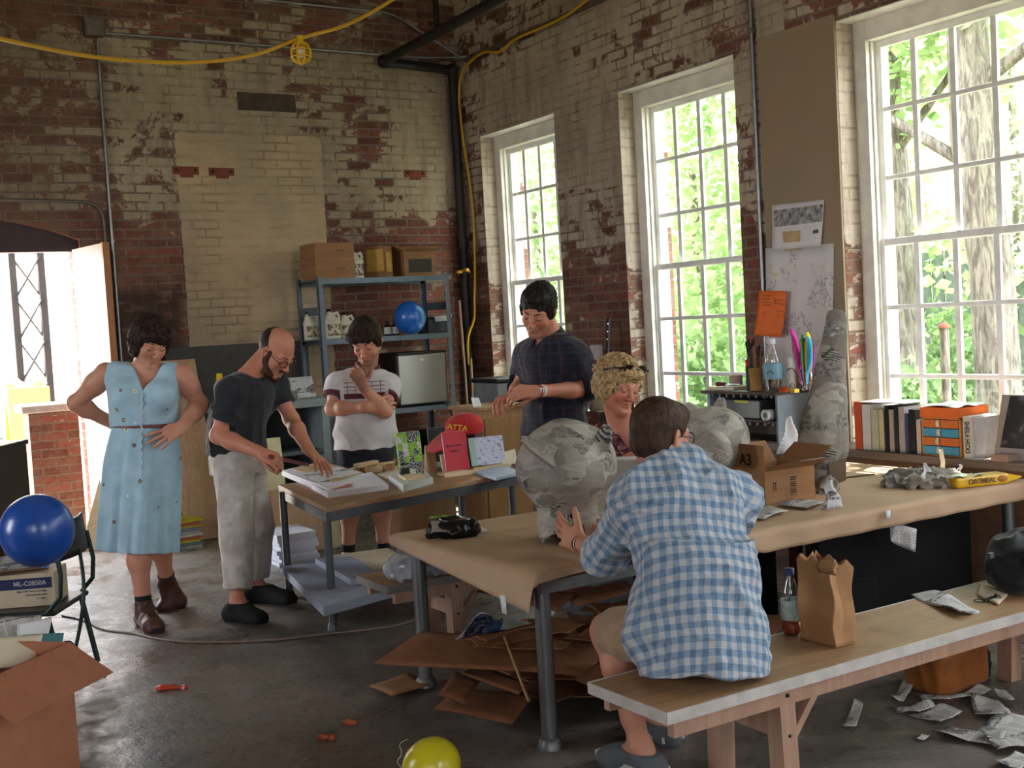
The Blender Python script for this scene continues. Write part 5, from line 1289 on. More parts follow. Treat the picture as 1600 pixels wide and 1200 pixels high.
def newsprint(name, paper='#c9c7c3', ink='#4b4a4c', dens=.8, uvname=None):
    g = G(name); u, v, _ = g.xyz(g.tc('UV')); cell = g.noise(g.comb(u, v), 7, 1)
    L = lines(g, u, v)*dens*cell.st(.38, .42); pic = g.noise(g.comb(u, v, 2.), 5.5, 1).st(.60, .61); pt = g.noise(g.comb(u, v), 60, 5, .7)
    head = ((v*11).fr().st(.44, .46)-(v*11).fr().st(.55, .57))*g.noise(g.comb(u*70, (v*11).fl()*5), 1., 2).st(.44, .5)*(1-cell.st(.40, .5))
    c = g.mix(g.noise(g.comb(u, v), 3, 4).st(.3, .7)*.4, paper, '#b5b1ab'); c = g.mix(L, c, ink); c = g.mix(head*.85, c, '#2a2a2c'); c = g.mix(pic, c, g.mix(pt.st(.35, .65), '#38383b', '#a3a19e'))
    g.set('Base Color', c); g.set('Roughness', .75); g.set('Specular IOR Level', .2); return g.m
NEWS = newsprint('newspaper'); PRINT = newsprint('printed_sheet', '#d5d5d8', '#5a5a62', .5)
def mache(name):
    """torn newspaper pasted in overlapping patches: every patch turned its own way"""
    g = G(name); o = g.tc(); w_ = g.noise(o, 5, 3, col=True)
    def layer(scale, off):
        vv = g.mapv(o, (1, 1, 1.5), (off, off*.7, off*1.3)); vt = g.n('ShaderNodeTexVoronoi'); vt.distance = 'CHEBYCHEV'; g.nt.links.new(vv, vt.inputs['Vector']); vt.inputs['Scale'].default_value = scale
        r, gg, b = g.xyz(vt.outputs['Color']); x, y, z = g.xyz(vv); a = r*6.28; ca, sa = a._m('COSINE'), a._m('SINE')
        h = x*ca + y*sa*.7 + z*sa; k = z*ca + y*ca*.5 - x*sa
        L = lines(g, h, k, .0055, .06)*.75
        tone = g.mix(gg.st(.1, .9), '#b2aa9f', '#786f66'); tone = g.mix(L*(1-b.gt(.93))*.7, tone, '#5c5955')
        pic = g.mix(g.noise(vv, 45, 4, .7).st(.35, .65), '#46443f', '#98928a'); tone = g.mix(b.gt(.86)*.85, tone, pic)
        hd = lines(g, h, k, .016, .11)
        return g.mix(b.gt(.80)*(1-b.gt(.86)), tone, g.mix(hd, '#35332f', '#a8a297')), b, vt
    a, b1, v1 = layer(6.5, 0.); b, b2, v2 = layer(10., 4.3)
    c = g.mix(b2.gt(.5), a, b); c = g.mix(g.noise(o, 5, 5).st(.45, .7)*.35, c, '#b4ad9f'); c = g.mix(g.noise(g.mapv(o, (1, 1, 4)), 11, 5, .7).st(.5, .72)*.4, c, '#6b645b')
    g.set('Base Color', c); g.set('Roughness', .6); g.set('Specular IOR Level', .3); g.bump(S(g.nt, v1.outputs['Distance'])*.4 + b1 + b2*.8 + g.noise(o, 30, 4)*.35, .35, .006); return g.m
MACHE = mache('papier_mache')
STEEL = mat('galvanised_pipe', '#6f6f70', .45, .8, var=.2, scale=9, bump=.1, stretch=(1, 1, .2)); GREYM = mat('grey_shelf_metal', '#5f6a74', .45, .3, var=.1); PALEM = mat('pale_grey_metal', '#8f9a9c', .5, .2, var=.1)
WHITEP = mat('white_paper', '#d9d9db', .7, var=.04); CREAMP = mat('cream_paper', '#d3c7ae', .7, var=.06); BLK = mat('black_plastic', '#151517', .4); YEL = mat('yellow_plastic', '#d8ac12', .4, var=.05)
PLY = wood('plywood', '#a98560', '#c29f78', .6, 2); PLYX = wood('birch_top', '#8d6a4a', '#a5815c', .5, 0, dirt=.35); PINE = wood('pine_leg', '#9a7560', '#b08b74', .65, 2, dirt=.3); DARKW = wood('dark_wood', '#3d2a1f', '#553c2c', .5, 0); PALEW = wood('pale_wood', '#c7ad83', '#d8c29c', .55, 0); MIDW = wood('amber_wood', '#936a3f', '#ab8052', .5, 2)
RUB = lambda n, c: mat(n, c, .28, var=.03, spec=.6)
def L3(o, p): return V(p) - V(o)
def single(name, mb, m, label, cat, loc, rz=0., group=None, bevel=0., rot=None):
    o = mb.build(name, m, bevel=bevel); o.location = loc; o.rotation_euler = rot if rot is not None else (0, 0, rz); return tag(o, label, cat, group)
def quad_on(mb, p, lift=0., n=6, wav=0., seed=0, th=.0006):
    """a sheet of paper through four points, a little wavy"""
    p = [V(q) for q in p]; r = random.Random(seed); a, b, c = r.uniform(0, 6), r.uniform(0, 6), r.uniform(3, 6)
    return mb.sheet(lambda u, v: p[0]*(1-u)*(1-v)+p[1]*u*(1-v)+p[2]*u*v+p[3]*(1-u)*v + UPZ*(lift + wav*(1+sin(u*c+a)*cos(v*c*.8+b))), n, n, th)
def book(label, loc, rz, sz, cov, cat='book', group=None, rot=None, pages=None, name='book', title=None, tcol=None, upright=True):
    """w = thickness, d = spine to fore-edge, h = height; standing with the spine towards -y of its own frame"""
    w, d, h = sz; root = thing(name, label, cat, loc, rz, group, rot)
    mb = MB(); c = min(.0025, w*.2)
    mb.box((-w/2, 0, 0), (-w/2+c, d, h)); mb.box((w/2-c, 0, 0), (w/2, d, h)); mb.box((-w/2+c, 0, 0), (w/2-c, c, h)); mb.build('cover', cov, root)
    MB().box((-w/2+c, c, .003), (w/2-c, d-.004, h-.003)).build('pages', pages or CREAMP, root)
    if title: text(title, w*.62, root, tcol, frame((0, -.0012, h*.52), (0, 0, -1), (1, 0, 0)), xs=.82)
    return root
# ================================================================ wall pipes, conduits, cables
def conduit(label, pts, r, m, name='conduit', clips=(), cat='conduit'):
    o = V(pts[0]); root = thing(name, label, cat, o); mb = MB(); mb.tube([V(p)-o for p in pts], r, 10); mb.build('tube', m, root)
    for c in clips: MB().box((-.012, -.02, -.012), (.012, .02, .012)).build('clip', m, root, loc=V(c)-o)
    return root
def arcpts(pts, rad=.12, n=6):
    pts = [V(p) for p in pts]; out = [pts[0]]
    for a, b, c in zip(pts, pts[1:], pts[2:]):
        u, v = (a-b).normalized(), (c-b).normalized(); p, q = b+u*rad, b+v*rad
        out += [p*(1-t)**2 + b*2*t*(1-t) + q*t*t for t in [i/n for i in range(n+1)]]
    return out + [pts[-1]]
EMT = mat('conduit_metal', '#8f8f90', .35, .9, var=.1); IRON = mat('black_iron_pipe', '#2a2624', .5, .4, var=.3, scale=8)
yb = BY-.025
conduit('vertical metal conduit running down the back wall from the junction box', [(2.335, yb, 3.98), (2.335, yb, .1)], .013, EMT, clips=[(2.335, yb, 3.2), (2.335, yb, 2.4)])
conduit('lower horizontal metal conduit along the top of the back wall', arcpts([(2.40, yb, 4.055), (5.35, yb, 4.055), (WX-.03, yb-.25, 4.03)], .15), .012, EMT)
conduit('upper horizontal metal conduit along the top of the back wall', arcpts([(3.2, yb, 4.44), (4.95, yb, 4.44), (5.2, yb-.02, 4.30), (5.56, yb-.2, 4.02)], .15), .012, EMT)
conduit('bent conduit over the doorway, dropping beside the taller vertical one', arcpts([(1.2, yb, 2.735), (2.28, yb, 2.715), (2.297, yb, .1)], .16), .013, mat('dull_conduit', '#6d665c', .5, .6))
tag(MB().box((-.075, -.07, -.07), (.075, 0, .07)).box((-.06, -.078, -.055), (.06, -.07, .055)).build('junction_box', mat('dull_conduit', '#6d665c', .5, .6), loc=(2.31, BY, 4.09), bevel=.006), 'square metal junction box at upper left of the back wall', 'junction box')
cx, cy = WX-.09, BY-.09
p0 = at(600, 98, y=BY-.16)
hp = thing('iron_pipe', 'black iron pipe dropping down the corner from the overhead run', 'pipe', (cx, cy, 0))
mb = MB(); mb.tube([(0, 0, .05), (0, 0, 3.93)], .042, 14); mb.build('riser', IRON, hp); mb = MB(); mb.tube([V((0, 0, 3.94)), L3((cx, cy, 0), (p0.x, BY-.16, 3.96))], .042, 14); mb.build('crosspiece', IRON, hp)
mb = MB(); q = L3((cx, cy, 0), (p0.x, BY-.16, 3.96)); mb.tube([q, q+V((0, -7.5, .12))], .045, 14); mb.build('overhead_run', IRON, hp)
for q2 in (V((0, 0, 3.94)), q): MB().ball(q2, .062, 14, 10).build('elbow', IRON, hp)
mb = MB()
for zz in (1.25, 2.35): mb.lathe([(.052, -.05), (.055, -.04), (.055, .04), (.052, .05)], 16, (0, 0, zz))
mb.build('coupling', IRON, hp); vb = MB(); vb.ball((0, 0, 2.02), .04, 14, 10); vb.box((-.08, -.025, 2.055), (.06, .02, 2.08)); vb.tube([(-.02, -.03, 2.08), (-.02, -.11, 2.08)], .018, 10); vb.build('valve', YEL, hp)
q = at(683, 45, y=BY-.45); conduit('thin iron drop pipe in front of the corner, from above', [(q.x, q.y, CZ), (q.x, q.y, 4.18)], .026, IRON, 'iron_pipe', cat='pipe')
conduit('dark conduit along the top of the window wall', [(WX-.03, BY-.25, 4.0), (WX-.03, 2.0, 4.03)], .02, mat('dull_conduit', '#6d665c', .5, .6))
conduit('vertical metal conduit on the window wall beside the tall beige board', [(WX-.02, 5.83, CZ), (WX-.02, 5.83, .8)], .013, EMT, clips=[(WX-.02, 5.83, 3.4)])
# yellow cables
YC = mat('yellow_cable', '#c99a1e', .5, var=.05)
def cable(name, label, pts, r, m, cat='cable', smooth=3, parent=None):
    pts = [V(p) for p in pts]
    for _ in range(smooth):
        n = [pts[0]]
        for a, b in zip(pts, pts[1:]): n += [a*.75+b*.25, a*.25+b*.75]
        pts = n + [pts[-1]]
    o = pts[len(pts)//2].copy(); mb = MB(); mb.tube([p-o for p in pts], r, 8); ob = mb.build(name, m, loc=o); return tag(ob, label, cat)
yl = at(470, 78, y=7.2)
pth = [at(-60, 45, y=6.6), at(0, 61, y=6.8), at(150, 92, y=7.0), at(300, 100, y=7.15), at(400, 88, y=7.2), yl+V((0, 0, .08)), at(540, 42, y=7.3), at(615, 0, y=7.35), at(660, -40, y=7.4)]
cable('light_string', 'yellow work-light cable slung high across the room', pth, .012, YC)
wl = thing('work_light', 'yellow caged work light hanging on the slung cable', 'light', yl)
mb = MB()
for i in range(8):
    a = 2*pi*i/8; mb.tube([V((cos(a)*r_, sin(a)*r_, z_)) for r_, z_ in ((.015, .05), (.05, .03), (.066, -.02), (.055, -.065), (.0, -.09))], .0065, 6)
for z_, r_ in ((.0, .062), (-.045, .064)): mb.tube([(cos(q)*r_, sin(q)*r_, z_) for q in [2*pi*i/20 for i in range(20)]], .006, 6, closed=True)
mb.build('cage', YEL, wl); MB().lathe([(.018, .09), (.022, .05), (.02, .03)], 12).build('socket', YEL, wl); MB().ball((0, 0, -.012), (.03, .03, .04), 14, 10).build('bulb', mat('frosted_bulb', '#d8d2b8', .3), wl)
cable('extension_cable', 'yellow extension cable draped along the conduit and down the corner', [at(930, -10, x=WX-.06), at(880, 30, x=WX-.07), at(800, 62, x=WX-.08), at(790, 76, x=WX-.09), at(775, 84, x=WX-.1), at(755, 78, x=WX-.07), (WX-.06, BY-.12, 3.9), (WX-.05, BY-.14, 3.3), (WX-.02, BY-.22, 2.7), (WX-.05, BY-.22, 2.0), at(741, 470, y=BY-.2), at(742, 500, y=BY-.2), at(730, 524, y=BY-.2), (WX-.14, BY-.16, 1.2)], .0125, YC)
for px0, px1, lb, r_ in ((719, 733, 'slim brown wooden pole leaning in the corner, left of its pair', .015), (733, 738, 'slim brown wooden pole leaning in the corner, right of its pair', .014)):
    a = at(px0, 470 if px0 < 725 else 560, y=BY-.22); b = V((at(px1, 640, y=BY-.4).x, BY-.40, 0)); o = b; a2 = V((a.x, BY-.2 if px0 < 725 else BY-.25, a.z))
    mb = MB(); mb.tube([V((0, 0, 0)), a2-b], r_, 10); tag(mb.build('wooden_pole', wood('pole_wood', '#7d5f45', '#94765a', .6, 2), loc=b), lb, 'pole')
# beige board and the drawings on it
bb = MB().box((-.018, -.33, 0), (0, .33, 2.62)).build('wall_board', mat('beige_board', '#8f7c64', .75, var=.05, scale=3), loc=(WX, 5.455, .71), bevel=.002); tag(bb, 'tall plain beige board fixed between the two nearest windows', 'board')
xs_ = WX-.021
def wall_sheet(name, label, pts, m, cat, x=xs_, curl=.0):
    p = [at(a, b, x=x) for a, b in pts]; c = sum(p, V())/4; mb = MB(); mb.sheet(lambda u, v: p[0]*(1-u)*(1-v)+p[1]*u*(1-v)+p[2]*u*v+p[3]*(1-u)*v - c + V((-curl*abs(v-.2)**2*2, 0, 0)), 8, 8, .0006)
    o = mb.build(name, m, loc=c); return tag(o, label, cat)
g = G('drawing_ink'); u, v, _ = g.xyz(g.tc('UV')); sk_ = (g.noise(g.comb(u, v), 14, 6, .7).st(.50, .515)-g.noise(g.comb(u, v), 14, 6, .7).st(.53, .545))*g.noise(g.comb(u, v), 4.5, 2).st(.50, .56); c = g.mix(sk_*.8, '#cfc8c6', '#5b5760'); c = g.mix((g.noise(g.comb(u, v, 5.), 6, 2).st(.64, .66))*.5, c, '#b9b45a'); g.set('Base Color', c); g.set('Roughness', .7); DRAW = g.m
wall_sheet('pencil_drawing', 'large white sheet with a faint plan drawing pinned to the beige board', [(1196, 388), (1303, 380), (1301, 575), (1199, 590)], DRAW, 'drawing', curl=.01)
ph = wall_sheet('photo_print', 'smaller white sheet with a grey landscape picture pinned above the drawing', [(1206, 321), (1288, 312), (1284, 385), (1208, 391)], mat('print_paper', '#cfcaca', .6, var=.04), 'print', xs_-.003, .008)
g = G('grey_landscape'); u, v, _ = g.xyz(g.tc('UV')); g.set('Base Color', g.mix(g.noise(g.comb(u, v), 22, 7, .75).st(.35, .65), '#2e2c30', '#a9a5a5')); LAND = g.m
def on_sheet(par, name, pts, m, x):
    p = [at(a, b, x=x)-par.location for a, b in pts]; mb = MB(); mb.add(p, [(0, 1, 2, 3)]); mb.build(name, m, par)
on_sheet(ph, 'picture', [(1209, 329), (1286, 319), (1285, 346), (1210, 355)], LAND, xs_-.008); on_sheet(ph, 'scale_bar', [(1270, 360), (1279, 358), (1279, 364), (1270, 365)], BLK, xs_-.010)
on_sheet(ph, 'tan_patch', [(1222, 362), (1250, 360), (1250, 390), (1226, 392)], mat('tan_wash', '#b59a72', .8), xs_-.0105)
og = wall_sheet('orange_notice', 'orange paper notice with handwriting, pinned in front of the conduit', [(1186, 454), (1229, 455), (1225, 527), (1182, 523)], mat('orange_paper', '#d9671f', .65, var=.05), 'notice', WX-.06, .02)
hw = MB()
for (x0, y0, x1, y1) in ((1192, 462, 1206, 462), (1191, 467, 1203, 467), (1191, 472, 1205, 473), (1191, 477, 1204, 477), (1210, 466, 1211, 476), (1211, 470, 1222, 468), (1213, 473, 1224, 476), (1214, 486, 1224, 487), (1216, 490, 1216, 504), (1212, 508, 1222, 510), (1194, 486, 1192, 520)):
    hw.tube([at(x0, y0, x=WX-.064)-og.location, at(x1, y1, x=WX-.066)-og.location], .0018, 5)
hw.build('handwriting', mat('ink_brown', '#5c3517', .7), og)
# bits on the walls
q = at(935, 550, x=WX); tag(MB().box((-.04, -.06, -.06), (0, .06, .06)).box((-.046, -.015, -.025), (-.04, .015, .025)).build('switch_box', mat('white_switch', '#bfbab0', .5), loc=q, bevel=.005), 'white switch box on the brick pier behind the standing man', 'switch box')
q0 = at(951, 500, x=WX-.12); q1 = V((WX-.32, q0.y-.05, 0)); u_ = (q0-q1)
rod = thing('black_rod', 'black rod with chrome studs leaning on the brick pier', 'rod', q1); mb = MB(); mb.tube([V((0, 0, 0)), u_], .016, 12); mb.build('shaft', BLK, rod); MB().ball(u_, .018, 10, 8).build('tip', BLK, rod)
mb = MB()
for t in (.03, .09, .15): mb.ball(u_ - u_.normalized()*t + V((-.014, -.008, 0)), .008, 8, 6)
mb.build('studs', mat('chrome', '#d0d0d0', .2, 1.), rod)
# patches on the back wall: dark vent slot and anchor plates left in the plaster
tag(MB().box((-.26, -.012, -.075), (.26, .004, .075)).box((-.235, -.014, -.015), (.235, -.010, .03)).build('vent_slot', mat('dark_slot_brick', '#4d4238', .9, var=.3), loc=(3.72, BY, 3.575), bevel=.004), 'dark bricked-up slot high in the plaster of the back wall', 'slot')  # slot drawn as darker slabs on the wall face
for px_, py_, lb in ((290, 266, 'left of the two rusty anchor plates in the plaster'), (346, 268, 'right of the two rusty anchor plates in the plaster'), (648, 271, 'rusty anchor plate near the corner of the back wall')):
    q = at(px_, py_, y=BY); mb = MB(); mb.box((-.11, -.01, -.035), (.11, .004, .03)); mb.box((-.05, -.012, -.06), (.06, .004, -.03)); o = mb.build('anchor_plate', mat('rusty_brick', '#7d4333', .9, var=.25), loc=q, bevel=.006); tag(o, lb, 'plate', 'wall anchor plates'); 
    b = MB()
    for xx in (-.08, .08): b.ball((xx, -.01, 0), .012, 8, 6)
    b.build('bolts', IRON, o)
# ================================================================ along the back wall
sh = thing('metal_shelving', 'grey metal shelving unit against the back wall', 'shelves', (4.45, 9.2, 0)); SX0, SX1, SD = -.62, .62, .48
for sx in (SX0, SX1):
    for sy in (0, SD):
        s1 = 1 if sx < 0 else -1; s2 = 1 if sy == 0 else -1; mb = MB(); mb.box((min(sx, sx+s1*.045), min(sy, sy+s2*.004), 0), (max(sx, sx+s1*.045), max(sy, sy+s2*.004), 2.04)); mb.box((min(sx, sx+s1*.004), min(sy, sy+s2*.045), 0), (max(sx, sx+s1*.004), max(sy, sy+s2*.045), 2.04)); mb.build('upright', GREYM, sh)
SHZ = (2.02, 1.515, .885, .30)
for z in SHZ:
    mb = MB(); mb.box((SX0+.005, .005, z-.008), (SX1-.005, SD-.005, z)); mb.box((SX0+.002, -.003, z-.045), (SX1-.002, .004, z)); mb.box((SX0+.002, SD-.004, z-.045), (SX1-.002, SD+.003, z)); mb.build('shelf_board', GREYM, sh)
for sx in (SX0+.01, SX1-.01): MB().box((sx-.003, .05, 1.72), (sx+.003, SD-.05, 1.79)).build('side_brace', GREYM, sh)
def cbox(label, loc, rz, sz, m, group=None, lid='flaps', ang=(30, 40, 60, 20), tape=True, name='cardboard_box'):
    """a cardboard box: walls, floor and top flaps (or a taped lid)"""
    w, d, h = sz; t = .004; root = thing(name, label, 'box', loc, rz, group)
    mb = MB(); mb.box((-w/2, -d/2, 0), (w/2, d/2, t)); mb.box((-w/2, -d/2, t), (-w/2+t, d/2, h)); mb.box((w/2-t, -d/2, t), (w/2, d/2, h)); mb.box((-w/2+t, -d/2, t), (w/2-t, -d/2+t, h)); mb.box((-w/2+t, d/2-t, t), (w/2-t, d/2, h)); mb.build('carton', m, root)
    if lid == 'closed':
        MB().box((-w/2, -d/2, h), (-.001, d/2, h+t)).box((.001, -d/2, h), (w/2, d/2, h+t)).build('lid', m, root); MB().box((-w/2-.0005, -.025, h+t), (w/2+.0005, .025, h+t+.0006)).build('tape', mat('brown_tape', '#a98a60', .4), root)
    elif lid == 'flaps':
        for k, (a, side) in enumerate(zip(ang, ('f', 'b', 'l', 'r'))):
            if a is None: continue
            r = radians(a); L = (d if side in 'fb' else w)*.48; c_, s_ = cos(r)*L, sin(r)*L; hw = (w if side in 'fb' else d)/2-.002; mb = MB()
            s2 = -1 if side in 'fl' else 1; e = (d if side in 'fb' else w)/2*s2; dx = s_*s2; ed = t*s2
            P = [(-hw, e, h), (hw, e, h), (hw, e+dx, h+c_), (-hw, e+dx, h+c_)]; Q = [(x, y-ed, z) for x, y, z in P]
            if side in 'lr': P = [(y, x, z) for x, y, z in P]; Q = [(y, x, z) for x, y, z in Q]
            mb.hexa(P+Q); mb.build('flap', m, root)
    return root
def sh_at(px, y, z): return at(px, 600, y=y).x
def X_at(px, py, y): return at(px, py, y=y).x
sy = 9.42
b = cbox('lower of the two stacked brown cartons at the left end of the top shelf', (X_at(512, 420, sy), sy, 2.02), .06, (.37, .30, .145), CARD, lid='closed')
b = cbox('upper of the two stacked brown cartons, on the top shelf', (X_at(511, 400, sy), sy, 2.17), .04, (.36, .30, .15), CARD, lid='closed')
for i, zz in enumerate((2.085, 2.245)):
    par = [o for o in SC.objects if o.get('label', '').startswith(('lower of the two stacked', 'upper of the two stacked'))][i]
    text('FRAGILE', .022, par, mat('box_print', '#5b3d28', .8), frame((.05, -.151, .085), (1, 0, 0), (0, 0, 1)))
b = cbox('narrow tall carton with a yellow label standing on the top shelf', (X_at(590, 405, sy), sy, 2.02), .5, (.10, .24, .27), CARD, lid='closed'); MB().box((-.052, -.10, .06), (-.0505, .08, .25)).build('label', mat('ochre_label', '#c29a48', .6), b); MB().box((-.04, -.1215, .05), (.04, -.1205, .22)).build('label', mat('ochre_label', '#c29a48', .6), b)
b = cbox('wide carton with a cut-out window, open flaps, at right on the top shelf', (X_at(645, 405, sy), sy, 2.02), -.05, (.30, .30, .22), CARD, lid='flaps', ang=(78, 60, 62, 60)); MB().box((-.11, -.1525, .035), (.11, -.1505, .15)).build('dark_panel', mat('dark_cutout', '#2c2a22', .5), b)  # dark slab laid on the front in place of a cut-out
JW = mat('milky_plastic', '#cfc8b4', .45, var=.06); LBL = None
g = G('jug_label'); u, v, _ = g.xyz(g.tc('UV')); c = g.mix(g.noise(g.comb(u, v), 26, 4).st(.45, .55), '#c9bfa5', '#6d5a44'); c = g.mix(g.noise(g.comb(u, v), 15, 3).st(.58, .6), c, '#8aa04e'); g.set('Base Color', c); g.set('Roughness', .5); LBL = g.m
def jug(label, loc, rz, s, cap=True):
    root = thing('plastic_jug', label, 'jug', loc, rz, 'plastic jugs on the shelves'); R_ = .068*s; H = .235*s
    d = Sdf(.02); o = V(loc); d.loft(o, o+UPZ*H*.62, (1, 0, 0), [(0, R_, R_*.8), (1, R_, R_*.8)], k=.01); d.loft(o+UPZ*H*.60, o+UPZ*H*.95, (1, 0, 0), [(0, R_, R_*.8), (.5, R_*.65, R_*.55, -.012*s), (1, R_*.30, R_*.30, -.022*s)], k=.02)
    d.path([o+V((.012, 0, H*.86)), o+V((.05, 0, H*.90)), o+V((.064, 0, H*.78)), o+V((.060, 0, H*.60))] if s else [], [.011*s]*4, k=.012)
    R0 = Matrix.Rotation(rz, 3, 'Z'); ob = sobj('body', d, .006, JW, root, origin=o)
    MB().lathe([(.021*s, 0), (.021*s, .022*s), (.0, .022*s)], 16, (-.022*s, 0, H*.95)).build('cap', BLK, root)
    mb = MB(); mb.sheet(lambda u, v: (R_*1.02*cos(-2.5+u*1.9), R_*.82*sin(-2.5+u*1.9), H*(.12+.40*v)), 14, 3, .0012); mb.build('label', LBL, root); return root
jug('off-white jug with a handle beside the upright cartons, on the top shelf', (X_at(556, 425, sy), sy, 2.02), 0, 1.05)
jug('second jug on the top shelf, hidden behind the first', (X_at(546, 420, sy)+.0, sy+.15, 2.02), 0, 1.05)
jug('jug partly behind the left upright on the middle shelf', (X_at(487, 520, 9.5), 9.5, 1.515), 0, 1.0)
jug('jug just right of the left upright, on the middle shelf, at the back', (X_at(503, 522, 9.52), 9.52, 1.515), 0, 1.0)
jug('tallest cream jug in front on the middle shelf', (X_at(520, 523, 9.34), 9.34, 1.515), 0, 1.05)
jug('shorter cream jug right of the tallest, middle shelf', (X_at(542, 523, 9.36), 9.36, 1.515), 0, .9)
def small_bottle(label, x):
    r = thing('small_bottle', label, 'bottle', (x, 9.34, 1.515), 0, 'small black-capped bottles'); MB().lathe([(.03, 0), (.032, .004), (.032, .085), (.015, .098), (.015, .105)], 16).build('glass_body', mat('brown_glass', '#1f1410', .2), r)
    MB().lathe([(.017, .1), (.017, .128), (0, .128)], 14).build('cap', BLK, r); MB().lathe([(.0328, .015), (.0328, .075)], 20, cap=False).build('label', mat('white_label', '#c9c4bd', .6), r)
small_bottle('left of the two small white-labelled bottles on the middle shelf', X_at(606, 520, 9.34)); small_bottle('right of the two small white-labelled bottles on the middle shelf', X_at(618, 520, 9.34))
bn = thing('storage_bin', 'grey bin with a white sheet on its rim, right end of the middle shelf', 'bin', (X_at(679, 515, 9.4), 9.4, 1.515)); MB().prism([(-.11, -.10), (.13, -.10), (.13, .12), (-.11, .12)], 0, .13).build('tub', mat('slate_plastic', '#3d4146', .5), bn, bevel=.008); MB().box((-.125, -.115, .13), (.145, .135, .145)).build('rim', BLK, bn, bevel=.004); MB().prism([(-.06, .06), (.12, .07), (.10, .02), (-.05, .015)], -.125, -.121, 'xz').build('label', WHITEP, bn); 
for o_ in kids(bn):
    if o_.name.startswith('label'): o_.location.z = .085
bl = thing('balloon', 'blue balloon resting on the middle shelf', 'balloon', (X_at(640, 490, 9.14)+.01, 9.16, 1.66)); 
def balloon(root, m, r, tie, sq=1.06, mt=None):
    tie = V(tie).normalized(); d = Sdf(.03); o = root.location; q = tie.to_track_quat('Z', 'Y').to_matrix(); Rr = [q.col[0], q.col[1], q.col[2]]
    d.el(o, (r*.96, r*.96, r*sq), Rr); d.rc(o+tie*r*.75, o+tie*r*1.06, r*.35, r*.05, k=.04*r/.14); sobj('skin', d, r*.05, m, root, relax=3); mb = MB(); mb.lathe([(r*.02, 0), (r*.05, .01), (r*.03, .02), (r*.10, .034)], 12); mb.v = [q @ V(p) + tie*r*1.06 for p in mb.v]; mb.build('knot', m, root)
BLUEB = RUB('blue_rubber', '#1c5fb4'); YELB = RUB('yellow_rubber', '#c9bd1c'); balloon(bl, BLUEB, .145, (.3, .5, -.9), 1.0)
# fridge
fx, fy = X_at(662, 590, 9.22), 9.46; fr_ = thing('mini_fridge', 'small steel-fronted fridge on the lower shelf', 'fridge', (fx, fy, .887)); MB().box((-.235, -.18, .0), (.235, .22, .47)).build('cabinet', BLK, fr_, bevel=.006)
MB().box((-.235, -.235, .015), (.235, -.185, .455)).build('door', mat('brushed_steel', '#93908a', .32, .9, var=.05, stretch=(60, 1, 1)), fr_, bevel=.012); MB().box((-.24, -.24, .455), (.24, .22, .475)).build('top_trim', BLK, fr_, bevel=.006); MB().box((-.025, -.2375, .395), (.02, -.2345, .412)).build('badge', mat('pale_badge', '#b9b7b2', .3, .6), fr_)
cable('cord', 'black appliance cord hanging below the lower shelf', [(fx+.2, 9.2, .90), (fx+.26, 9.17, .72), (fx+.2, 9.17, .5), (fx+.3, 9.25, .31)], .008, BLK, 'cord')
tag(MB().box((-.10, -.15, 0), (.10, .15, .32)).box((-.11, -.16, .32), (.11, .16, .35)).build('plastic_crate', mat('dark_crate', '#24262a', .5), loc=(4.95, 9.42, .302), bevel=.01), 'dark plastic crate on the bottom shelf', 'crate')
tag(MB().box((-.16, -.16, 0), (.16, .16, .30)).box((-.165, -.165, .26), (.165, .165, .30)).build('plastic_crate', mat('slate_crate', '#4b5258', .5), loc=(4.45, 9.42, .302), bevel=.01), 'slate grey crate on the bottom shelf behind the man in the polo', 'crate')
# workbench along the wall
wb = thing('workbench', 'pale grey metal workbench along the back wall', 'workbench', (3.28, 9.0, 0)); MB().box((-.39, -.02, .98), (.52, .66, 1.05)).build('worktop', PALEM, wb, bevel=.006)
MB().box((.44, .02, 0), (.50, .62, .98)).build('side_panel', PALEM, wb); MB().box((-.37, .02, 0), (-.31, .62, .98)).build('side_panel', PALEM, wb); MB().box((-.31, .04, .60), (.44, .60, .63)).build('shelf_board', GREYM, wb); MB().box((-.31, .60, 0), (.44, .62, .98)).build('back_panel', mat('slate_panel', '#4a5054', .6), wb)
tag(MB().box((-.62, -.03, 0), (.62, 0, .46)).build('back_board', mat('slate_board', '#46443f', .7, var=.15), loc=(3.30, 9.76, 1.06)), 'dark slate board on the wall behind the grey workbench', 'board')
q = at(475, 612, y=9.15); ea = thing('desk_calendar', 'white printed sheet propped up on the grey workbench', 'sheet', (q.x, 9.2, 1.05)); mb = MB(); mb.hexa([(-.125, .0, 0), (.125, 0, 0), (.125, .004, 0), (-.125, .004, 0), (-.12, .06, .17), (.12, .06, .17), (.12, .064, .17), (-.12, .064, .17)]); mb.build('card', PRINT, ea); MB().box((-.10, .02, 0), (.10, .11, .012)).build('foot', CREAMP, ea)
mb = MB(); mb.tube([(cos(a)*.035, sin(a)*.035, .02) for a in [2*pi*i/20 for i in range(20)]], .02, 8, closed=True); single('tape_roll', mb, mat('brass_tape', '#a8823a', .3), 'gold tape roll on the grey workbench', 'tape', (X_at(452, 614, 9.05), 9.08, 1.052))
gb = thing('glue_bottle', 'translucent bottle with a yellow cap on the workbench', 'bottle', (X_at(344, 605, 9.2), 9.2, 1.05)); MB().lathe([(.05, 0), (.053, .01), (.053, .15), (.03, .19), (.022, .2)], 18).build('body', mat('cloudy_plastic', '#a8a9a4', .4), gb); MB().lathe([(.026, .2), (.028, .205), (.022, .25), (.0, .252)], 16).build('cap', YEL, gb)
